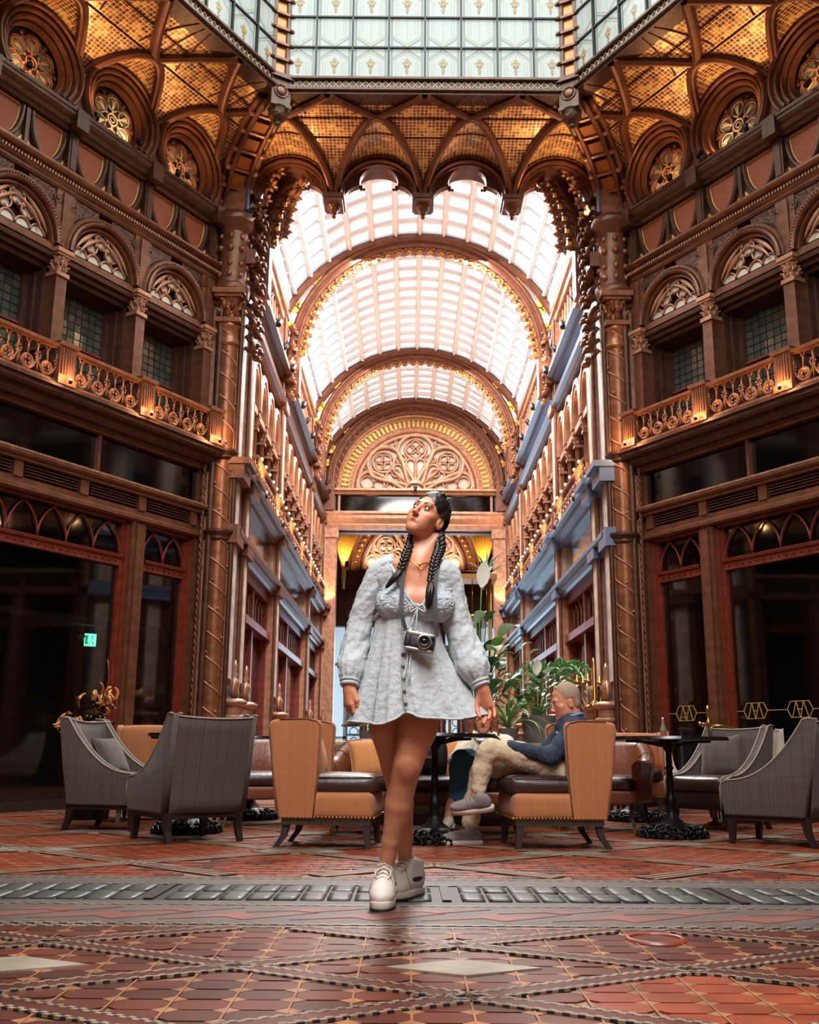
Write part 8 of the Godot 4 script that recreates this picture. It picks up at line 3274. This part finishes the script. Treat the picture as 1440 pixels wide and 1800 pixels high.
# a small can spotlight on a bracket; it points along dir, its glowing face and its lamp at the mouth
func spotlight(label: String, at: Vector3, dir: Vector3, energy: float, c: Color, group: String, r := 0.035, angle := 38.0) -> void:
	var o := thing("spotlight", label, "spotlight", at, 0, group)
	var key := "spot %.3f" % r
	if not C.has(key):
		var st := bm()
		lathe(st, [Vector2(0, -r * 2.6), Vector2(r * 0.9, -r * 2.6), Vector2(r, -r * 2.3), Vector2(r, 0.0), Vector2(r * 0.88, 0.0), Vector2(r * 0.86, -r * 0.3)], 12)
		C[key] = fin(st)
		st = bm()
		disc(st, Vector3.ZERO, r * 0.86, 12)
		C[key + "f"] = fin(st)
		st = bm()
		tube(st, [Vector3(0, -r * 1.4, 0), Vector3(0, -r * 1.6, r * 1.6), Vector3(0, -r * 2.4, r * 2.2)], r * 0.2, 6)
		C[key + "b"] = fin(st)
	var d := dir.normalized()
	var up := Vector3.UP if absf(d.y) < 0.95 else Vector3.RIGHT
	var b := Basis.looking_at(d, up) * Basis(Vector3.RIGHT, -PI / 2)     # local y along dir
	var p := part(o, "housing", C[key], M.iron, Transform3D(b, Vector3.ZERO))
	part(p, "bracket", C[key + "b"], M.iron)
	part(o, "lamp_face", C[key + "f"], M.lamp_glow, Transform3D(b * Basis(Vector3.RIGHT, -PI / 2), d * -r * 0.25))
	if energy > 0.0: spot(o, d * 0.012, d, energy, c, angle, r * 0.8)

func leaf_mesh(len: float, w: float, droop: float, n := 7, fold := 0.25, pw := 1.0) -> ArrayMesh:
	var key := "leaf %.3f %.3f %.2f %.2f %.1f" % [len, w, droop, fold, pw]
	if not C.has(key):
		var st := bm()
		st.set_smooth_group(1)
		var rows := []
		var p := Vector3.ZERO
		for i in n + 1:
			var q := float(i) / n
			var a := droop * q * q
			if i > 0: p += Vector3(0, cos(a), sin(a)) * len / n
			var hw := w / 2.0 * pow(sin(PI * clampf(0.04 + 0.96 * q, 0.0, 1.0)), 0.75) * (1.0 if pw == 1.0 else pow(1.0 - q, 0.25))
			rows.append([p + Vector3(-hw, 0, 0) + Vector3(0, -sin(a), cos(a)) * -hw * fold, p, p + Vector3(hw, 0, 0) + Vector3(0, -sin(a), cos(a)) * -hw * fold])
		for i in n:
			for k in 2:
				quad(st, rows[i][k], rows[i][k + 1], rows[i + 1][k + 1], rows[i + 1][k])
		C[key] = fin(st)
	return C[key]

func leafy(o: Node3D, n: int, base: Vector3, spread: float, h: Vector2, size: Vector2, mats: Array, stems := true) -> void:
	var st := bm()
	for i in n:
		var a := i * 2.4 + rng.randf() * 0.6
		var rr := spread * sqrt((i + 0.5) / n)
		var tip := base + Vector3(cos(a) * rr, lerpf(h.x, h.y, rng.randf()), sin(a) * rr * 0.7)
		if stems: tube(st, [base + Vector3(cos(a), 0, sin(a)) * 0.02, base.lerp(tip, 0.55) + Vector3(0, 0.06, 0), tip], 0.004, 4, false, false)
		var s := lerpf(size.x, size.y, rng.randf())
		var b := Basis(Vector3.UP, -a + PI / 2 + rng.randf() * 0.6) * Basis(Vector3.RIGHT, 0.5 + rng.randf() * 0.7)
		part(o, "leaf", leaf_mesh(0.2, 0.11, 1.3), M[mats[rng.randi_range(0, mats.size() - 1)]], Transform3D(b.scaled_local(Vector3.ONE * s / 0.2), tip))
	if stems: part(o, "stems", fin(st), M.leaf_mid)

func spider(o: Node3D, n: int, base: Vector3, len: Vector2) -> void:
	for i in n:
		var a := i * 2.4 + rng.randf()
		var tilt := lerpf(0.15, 1.1, rng.randf())
		var b := Basis(Vector3.UP, a) * Basis(Vector3.RIGHT, tilt)
		var s := lerpf(len.x, len.y, rng.randf())
		part(o, "leaf", leaf_mesh(0.4, 0.02, 1.7, 8, 0.4), M["leaf_stripe" if i % 3 else "leaf_bright"], Transform3D(b.scaled_local(Vector3.ONE * s / 0.4), base))

func pot(o: Node3D, r: float, h: float, m: String) -> void:
	var st := bm()
	lathe(st, [Vector2(0, 0), Vector2(r * 0.75, 0), Vector2(r, h), Vector2(r * 0.9, h), Vector2(r * 0.86, h - 0.03), Vector2(0, h - 0.03)], 20, Transform3D(), true)
	part(o, "pot", fin(st), M[m])

func details() -> void:
	for d in [["leaf_dark", rgb(28, 74, 34)], ["leaf_mid", rgb(58, 116, 48)], ["leaf_bright", rgb(112, 158, 74)], ["leaf_stripe", rgb(186, 200, 150)], ["leaf_pale", rgb(150, 176, 140)], ["dried_leaf", rgb(196, 124, 58)], ["dried_dark", rgb(112, 62, 30)]]:
		mat(d[0], d[1], 0.4, 0.0, {"backlight_enabled": true, "backlight": d[1] * 0.6})
	mat("spathe", rgb(238, 236, 228), 0.5, 0.0, {"backlight_enabled": true, "backlight": Color(0.5, 0.5, 0.45)})
	mat("stone_pot", rgb(104, 98, 94), 0.85)
	mat("black_vase", rgb(18, 17, 17), 0.2)
	mat("bench_wood", rgb(60, 42, 32), 0.5)
	mat("bench_top", rgb(176, 140, 100), 0.5)
	mat("clear_glass", Color(0.9, 0.95, 0.95, 0.12), 0.05, 0.0, {"transparency": BaseMaterial3D.TRANSPARENCY_ALPHA})
	mat("exit_face", rgb(200, 255, 230), 0.4)
	emit(M.exit_face, rgb(120, 235, 190), 1.6)
	mat("exit_green", rgb(10, 110, 70), 0.4)
	lamps()
	plants()
	small_things()

const ORD := ["first", "second", "third", "fourth", "fifth", "sixth", "seventh", "eighth", "ninth", "tenth", "eleventh", "twelfth", "thirteenth"]

func lamps() -> void:
	var warm := Color(1.0, 0.78, 0.54)
	var white := Color(1.0, 0.96, 0.92)
	# on the ledge under the roses, aimed up into the cove
	for side in [-1, 1]:
		var ts: Array = [1.14, 1.28, 2.03, 2.66, 3.64] if side < 0 else [1.13, 1.26, 1.84, 2.52, 3.43]
		for i in ts.size():
			var p := wall_pt(side, ts[i], 7.86, 0.22)
			var tgt := wall_pt(side, ts[i] + 0.3, 8.75, 0.75) if i % 2 else wall_pt(side, T0 + BAY * ([0, 1, 1, 2, 2][i] + 0.5), 8.2, -0.05)
			spotlight("small black spotlight on the %s rose ledge, %s from the corner column" % ["left" if side < 0 else "right", ["first", "second", "third", "fourth", "fifth"][i]], p, tgt - p, 0.95 if i % 2 else 0.32, warm, "spotlights on the rose ledges", 0.035, 62.0)
		# uplights in front of the balustrades
		for k in 4:
			var p := wall_pt(side, T0 + BAY * k, 4.47, 0.36)
			var o := thing("uplight", "small warm uplight at the foot of the %s balustrade's %s pedestal" % ["left" if side < 0 else "right", ["first", "second", "third", "fourth"][k]], "uplight", p, 0, "uplights of the hall balustrades")
			var st := bm()
			lathe(st, [Vector2(0, -0.04), Vector2(0.018, -0.04), Vector2(0.022, -0.01), Vector2(0.0, -0.01)], 10)
			part(o, "base", fin(st), M.iron)
			st = bm()
			ball(st, Vector3(0, 0.004, 0), Vector3.ONE * 0.02, 8)
			part(o, "bulb_lamp", fin(st), M.bead_glow)
			omni(o, Vector3(0, 0.004, 0), 0.45, warm, 0.018)
	# cans along the arcade's upper cornice, aimed up at the vault and across at the lancets
	for side in [-1, 1]:
		for i in 13:
			var d := 14.3 + i * 1.0
			var p := Vector3(side * (PW - 0.24), 7.34, -d)
			var up := i % 2 == 0
			spotlight("%s black can spotlight from the hall on the %s upper cornice of the arcade" % [ORD[i], "left" if side < 0 else "right"], p, Vector3(-side * 0.75, 1.0, -0.25) if up else Vector3(side * -0.12, 0.9, -0.5), 0.35 if up else 0.5, white, "can spotlights along the arcade's cornices", 0.05, 58.0)
			var q := Vector3(side * (PW - 0.2), 4.36, -d - 0.4)
			if i % 2 == 0:
				spotlight("%s black can spotlight from the hall on the %s lower ledge of the arcade" % [ORD[i / 2], "left" if side < 0 else "right"], q, Vector3(side * 0.1, 1.0, -0.1), 3.4, warm, "can spotlights along the arcade's ledges", 0.045, 55.0)
		# strings of round bulbs on the arcade's balustrades
		var ln := thing("bulb_string", "string of small round warm bulbs along the %s balustrade of the arcade" % ("left" if side < 0 else "right"), "light string", Vector3(side * (PW - 0.16), 0, 0))
		var st := bm()
		var wire := bm()
		for i in 56:
			var d := 14.3 + i * 0.223
			var y := 4.8 if i % 2 else 4.36
			ball(st, Vector3(0, y, -d), Vector3.ONE * (0.03 if i % 2 else 0.022), 6)
		for y in [4.78, 4.34]: tube(wire, [Vector3(0, y, -14.2), Vector3(0, y, -26.8)], 0.005, 4)
		stuff(part(ln, "bulb_lights", fin(st), M.bead_glow))
		part(ln, "wire", fin(wire), M.iron)
	# lamps added on the corner caps to brighten the cove and leafy arch
	for s in [-1.0, 1.0]:
		var p := Vector3(s * 2.36, 7.86, -12.78)
		spotlight("added black spotlight on the %s corner column cap, fill for the cove" % ("left" if s < 0 else "right"), p, Vector3(-s * 1.3, 0.75, 0.35), 1.6, warm, "", 0.035, 60.0)
	# lamps added to brighten the lobby's fans and lunette
	for s in [-1.0, 1.0]:
		var p := Vector3(s * 2.2, 6.66, -33.2)
		spotlight("added fill spotlight under the %s fluted fan in the far lobby" % ("left" if s < 0 else "right"), p, Vector3(s * 0.05, 1.0, -0.5), 3.0, warm, "", 0.07, 70.0)
	for s in [-1.0, 1.0]:
		spotlight("added fill spotlight at the foot of the lunette in the far lobby, %s" % ("left" if s < 0 else "right"), Vector3(s * 1.0, 6.62, -33.6), Vector3(-s * 0.2, 0.9, -0.7), 6.0, white, "", 0.07, 70.0)
	spotlight("spotlight on the beam below the end lunette of the arcade", Vector3(0, 7.57, -26.72), Vector3(0, 0.95, 0.1), 0.25, white, "", 0.05, 75.0)

func plants() -> void:
	# planting bench behind the sofa
	var b := thing("planter_bench", "dark wooden planter bench with a pale top behind the leather sofa", "bench", Vector3(0.1, 0, -9.55))
	var st := bm()
	rbox(st, Vector3(0, 0.33, 0), Vector3(2.3, 0.66, 0.5), 0.02, 4)
	part(b, "body", fin(st), M.bench_wood)
	st = bm()
	rbox(st, Vector3(0, 0.685, 0), Vector3(2.34, 0.05, 0.54), 0.015, 4)
	part(b, "top", fin(st), M.bench_top)
	var o := thing("potted_lily", "tall peace lily with big glossy leaves and one white flower, right of the woman", "plant", Vector3(0.5, 0.712, -9.52))
	pot(o, 0.15, 0.2, "stone_pot")
	leafy(o, 34, Vector3(0, 0.2, 0), 0.34, Vector2(0.2, 0.95), Vector2(0.16, 0.3), ["leaf_dark", "leaf_mid", "leaf_mid", "leaf_pale"])
	leafy(o, 12, Vector3(0.06, 0.2, 0.05), 0.48, Vector2(0.3, 0.7), Vector2(0.14, 0.24), ["leaf_mid", "leaf_pale", "leaf_bright"])
	st = bm()
	tube(st, spline([Vector3(-0.02, 0.2, 0), Vector3(-0.01, 0.8, 0.06), Vector3(0.02, 1.4, 0.1)], 8), 0.006, 5)
	part(o, "flower_stem", fin(st), M.leaf_bright)
	part(o, "white_flower", leaf_mesh(0.26, 0.13, 0.4, 7, -0.3), M.spathe, rotx(0.02, 1.4, 0.1, Vector3(0.1, 0.2, -0.06)))
	o = thing("spider_plant", "spider plant with thin arching striped leaves in front of the stone pot", "plant", Vector3(0.74, 0.712, -9.36))
	pot(o, 0.1, 0.12, "stone_pot")
	spider(o, 64, Vector3(0, 0.12, 0), Vector2(0.28, 0.5))
	o = thing("spider_plant", "spider plant with thin arching leaves just left of the standing woman's legs", "plant", Vector3(-0.5, 0.712, -9.42))
	pot(o, 0.1, 0.1, "stone_pot")
	spider(o, 46, Vector3(0, 0.1, 0), Vector2(0.22, 0.4))
	o = thing("potted_plant", "bushy dark green plant with a white bloom in a grey stone pot", "plant", Vector3(1.03, 0.712, -9.5))
	pot(o, 0.16, 0.24, "stone_pot")
	leafy(o, 34, Vector3(0, 0.24, 0), 0.36, Vector2(0.04, 0.36), Vector2(0.12, 0.2), ["leaf_dark", "leaf_dark", "leaf_mid", "leaf_pale"])
	part(o, "white_flower", leaf_mesh(0.16, 0.1, 0.5, 7, -0.3), M.spathe, rotx(-0.02, 0.6, 0.1, Vector3(0.3, 0.4, 0.2)))
	part(o, "white_flower", leaf_mesh(0.12, 0.08, 0.5, 7, -0.3), M.spathe, rotx(0.06, 0.56, 0.12, Vector3(0.5, -0.6, -0.4)))
	o = thing("fern", "feathery green palm hanging over the open shop door on the right", "plant", Vector3(1.95, 0, -14.6))
	pot(o, 0.2, 0.5, "black_vase")
	st = bm()
	tube(st, [Vector3(0, 0.4, 0), Vector3(0.02, 1.2, 0), Vector3(0, 1.75, 0)], 0.03, 6)
	part(o, "trunk", fin(st), M.bench_wood)
	for i in 16:
		var bb := Basis(Vector3.UP, i * TAU / 16) * Basis(Vector3.RIGHT, 0.7 + 0.5 * rng.randf())
		var fr := part(o, "frond", leaf_mesh(0.7, 0.012, 2.0, 8, 0.2), M.leaf_mid, Transform3D(bb, Vector3(0, 1.72, 0)))
		var lf := bm()
		for j in 12:
			var q := (j + 1) / 12.0
			var a := 2.0 * q * q
			var p := Vector3(0, sin(a) / 2.6 if a > 0.01 else 0.0, 0)
			p = Vector3(0, 0.7 * q * (1.0 - 0.42 * q * q), 0.5 * q * q * q + 0.12 * q * q)
			for s in [-1.0, 1.0]:
				flat(lf)
				tri(lf, p, p + Vector3(s * 0.17, -0.1, 0.05), p + Vector3(s * 0.02, 0.025, 0))
		part(fr, "leaflets", fin(lf), M.leaf_mid)
	# dried arrangement on the far left
	o = thing("dried_arrangement", "tall dark vase of dried curled orange leaves by the left doorway", "plant", Vector3(-3.05, 0, -9.75))
	st = bm()
	lathe(st, [Vector2(0, 0), Vector2(0.16, 0), Vector2(0.2, 0.3), Vector2(0.22, 0.6), Vector2(0.14, 0.82), Vector2(0.16, 0.88), Vector2(0.13, 0.88), Vector2(0, 0.84)], 20)
	part(o, "vase", fin(st), M.black_vase)
	for g in [[Vector3(0.03, 1.02, 0.05), 30, 0.22, 0.2], [Vector3(-0.22, 0.84, 0.1), 20, 0.17, 0.1]]:
		for i in g[1]:
			var a := rng.randf() * TAU
			var c: Vector3 = g[0] + Vector3(cos(a) * g[2] * sqrt(rng.randf()), (rng.randf() - 0.3) * g[3], sin(a) * g[2] * 0.5)
			var bb := Basis.from_euler(Vector3(rng.randf() * 2.4, a, rng.randf() * 2.0))
			var lm := bm()
			var path := []
			var rad := []
			for j in 8:
				var q := j / 7.0
				path.append(c + bb * Vector3(sin(q * 3.2) * 0.04, 0.14 * q - 0.06 * q * q, cos(q * 3.2) * 0.045))
				rad.append(0.004 + 0.012 * sin(PI * q))
			tube(lm, path, rad, 5)
			part(o, "curled_leaf", fin(lm), M.dried_leaf if i % 3 else M.dried_dark)
	st = bm()
	for i in 26:
		var a := rng.randf() * TAU
		ball(st, Vector3(cos(a) * 0.13 * rng.randf(), 0.88 + 0.22 * rng.randf(), 0.03 + sin(a) * 0.12), Vector3.ONE * 0.03, 6)
	stuff(part(o, "dark_berries", fin(st), M.black_vase))
	st = bm()
	tube(st, spline([Vector3(0, 0.9, 0), Vector3(0.08, 1.25, 0.02), Vector3(0.05, 1.45, 0)], 8), 0.005, 5)
	part(o, "twig", fin(st), M.dried_dark)

func small_things() -> void:
	# brass frame with glass cylinders among the plants
	var o := thing("brass_stand", "tall slender brass plant stand with hanging glass cylinders behind the woman's arm", "plant stand", Vector3(0.45, 0, -10.1))
	var st := bm()
	for x in [-0.2, 0.2]:
		for z in [-0.12, 0.12]:
			tube(st, [Vector3(x, 0, z), Vector3(x, 2.28, z)], 0.011, 6)
	part(o, "posts", fin(st), M.brass)
	st = bm()
	bx(st, -0.26, 0.26, 2.28, 2.33, -0.17, 0.17)
	part(o, "shelf", fin(st), M.brass)
	st = bm()
	bx(st, -0.22, 0.22, 1.05, 1.07, -0.14, 0.14)
	part(o, "shelf", fin(st), M.brass)
	for x in [-0.12, 0.02, 0.16]:
		var c := bm()
		lathe(c, [Vector2(0.0, 1.66), Vector2(0.05, 1.66), Vector2(0.05, 1.9), Vector2(0.046, 1.9), Vector2(0.046, 1.67)], 14, mv(x, 0, 0.1))
		part(o, "glass_cylinder", fin(c), M.clear_glass)
		c = bm()
		lathe(c, [Vector2(0.05, 1.9), Vector2(0.06, 1.9), Vector2(0.06, 1.93), Vector2(0.0, 1.93)], 12, mv(x, 0, 0.1))
		tube(c, [Vector3(x, 1.93, 0.1), Vector3(x, 2.28, 0.1)], 0.004, 4)
		part(o, "brass_cap", fin(c), M.brass)
	o = thing("palm_tuft", "small spiky green plant on the top of the brass plant stand", "plant", Vector3(0.62, 2.33, -10.1))
	for i in 18:
		part(o, "leaf", leaf_mesh(0.28, 0.022, 0.7, 6, 0.3), M.leaf_dark if i % 2 else M.leaf_pale, Transform3D(Basis(Vector3.UP, i * 2.4) * Basis(Vector3.RIGHT, 0.2 + 0.06 * i), Vector3.ZERO))
	# green exit sign under the soffit, and the detector next to it
	var at := wall_pt(-1, 1.48, 1.86, -0.5)
	o = thing("exit_sign", "small glowing green exit sign with a running figure in the left doorway", "exit sign", at)
	o.rotation.y = 0.5
	st = bm()
	bx(st, -0.075, 0.075, -0.08, 0.08, -0.02, 0.0)
	bx(st, -0.01, 0.01, 0.08, 0.16, -0.015, -0.005)
	part(o, "housing", fin(st), M.iron)
	st = bm()
	bx(st, -0.068, 0.068, -0.073, 0.073, 0.0, 0.004)
	part(o, "sign_light", fin(st), M.exit_face)
	st = bm()
	bx(st, -0.058, -0.022, -0.05, 0.05, 0.004, 0.006)
	ball(st, Vector3(0.018, 0.035, 0.006), Vector3(0.011, 0.011, 0.003), 8)
	for s in [[0.018, 0.022, 0.012, -0.012], [0.012, -0.012, 0.034, -0.026], [0.034, -0.026, 0.03, -0.052], [0.012, -0.012, -0.008, -0.03], [-0.008, -0.03, -0.014, -0.052], [0.018, 0.018, -0.006, 0.004], [0.018, 0.018, 0.042, 0.006]]:
		tube(st, [Vector3(s[0], s[1], 0.005), Vector3(s[2], s[3], 0.005)], 0.0055, 5)
	part(o, "pictogram", fin(st), M.exit_green)
	omni(o, Vector3(0, 0, 0.03), 0.05, Color(0.4, 1.0, 0.8), 0.05)
	o = thing("smoke_detector", "small white smoke detector beside the green exit sign", "detector", wall_pt(-1, 1.62, 1.9, -0.5))
	st = bm()
	lathe(st, [Vector2(0, -0.06), Vector2(0.03, -0.055), Vector2(0.035, -0.03), Vector2(0.055, -0.02), Vector2(0.055, 0.0)], 14)
	part(o, "cover", fin(st), M.grey_glass)
	# on the rear right table
	o = thing("bottle", "small clear bottle with a red label on the rear right table", "bottle", Vector3(2.3, 0.752, -10.05))
	st = bm()
	lathe(st, [Vector2(0, 0), Vector2(0.03, 0), Vector2(0.032, 0.01), Vector2(0.032, 0.1), Vector2(0.014, 0.15), Vector2(0.012, 0.19)], 14)
	part(o, "glass", fin(st), M.grey_glass)
	st = bm()
	lathe(st, [Vector2(0.0325, 0.03), Vector2(0.033, 0.085)], 14)
	part(o, "label", fin(st), M.rust_cloth)
	st = bm()
	lathe(st, [Vector2(0.013, 0.185), Vector2(0.013, 0.21), Vector2(0, 0.21)], 10)
	part(o, "bottle_cap", fin(st), M.steel)
	o = thing("brass_stanchion", "thin brass post with a side knob by the right shop pillar", "post", Vector3(2.58, 0, -9.5))
	st = bm()
	lathe(st, [Vector2(0.12, 0), Vector2(0.12, 0.02), Vector2(0.02, 0.05), Vector2(0.012, 0.1), Vector2(0.012, 0.86), Vector2(0.024, 0.88), Vector2(0.024, 0.91), Vector2(0.012, 0.93), Vector2(0.012, 1.0), Vector2(0.022, 1.02), Vector2(0.0, 1.06)], 12)
	part(o, "post", fin(st), M.brass)
	st = bm()
	tube(st, [Vector3(0, 0.89, 0), Vector3(-0.07, 0.89, 0.01)], 0.01, 6)
	ball(st, Vector3(-0.08, 0.89, 0.01), Vector3.ONE * 0.02, 8)
	part(o, "side_knob", fin(st), M.brass)
	o = thing("brass_tray", "shallow brass tray on a dark stand beside the thin brass post", "tray", Vector3(2.72, 0, -9.72))
	st = bm()
	lathe(st, [Vector2(0, 0.86), Vector2(0.13, 0.86), Vector2(0.15, 0.885), Vector2(0.14, 0.885), Vector2(0.12, 0.868), Vector2(0, 0.868)], 20)
	part(o, "dish", fin(st), M.brass)
	st = bm()
	lathe(st, [Vector2(0.12, 0), Vector2(0.12, 0.02), Vector2(0.015, 0.04), Vector2(0.015, 0.86)], 10)
	part(o, "stand", fin(st), M.iron)
	# brass candelabra inside the first right shop
	o = thing("candelabra", "curling brass candelabra standing in the dark shop behind the man", "candelabra", Vector3(2.28, 0, -13.55))
	st = bm()
	lathe(st, [Vector2(0.16, 0), Vector2(0.16, 0.04), Vector2(0.03, 0.1), Vector2(0.02, 1.2), Vector2(0.04, 1.25), Vector2(0.02, 1.3), Vector2(0.025, 1.78), Vector2(0.0, 1.85)], 12)
	part(o, "stem", fin(st), M.brass)
	for i in 6:
		var d := Vector3(cos(i * PI / 3), 0, sin(i * PI / 3))
		var arm := bm()
		tube(arm, spline([Vector3(0, 1.3, 0), d * 0.12 + Vector3(0, 1.2, 0), d * 0.24 + Vector3(0, 1.32, 0), d * 0.22 + Vector3(0, 1.5, 0)], 12), 0.012, 6)
		lathe(arm, [Vector2(0.0, 1.5), Vector2(0.04, 1.51), Vector2(0.045, 1.54), Vector2(0.016, 1.54), Vector2(0.016, 1.62), Vector2(0, 1.62)], 10, mv(d.x * 0.22, 0, d.z * 0.22))
		part(o, "arm", fin(arm), M.brass)
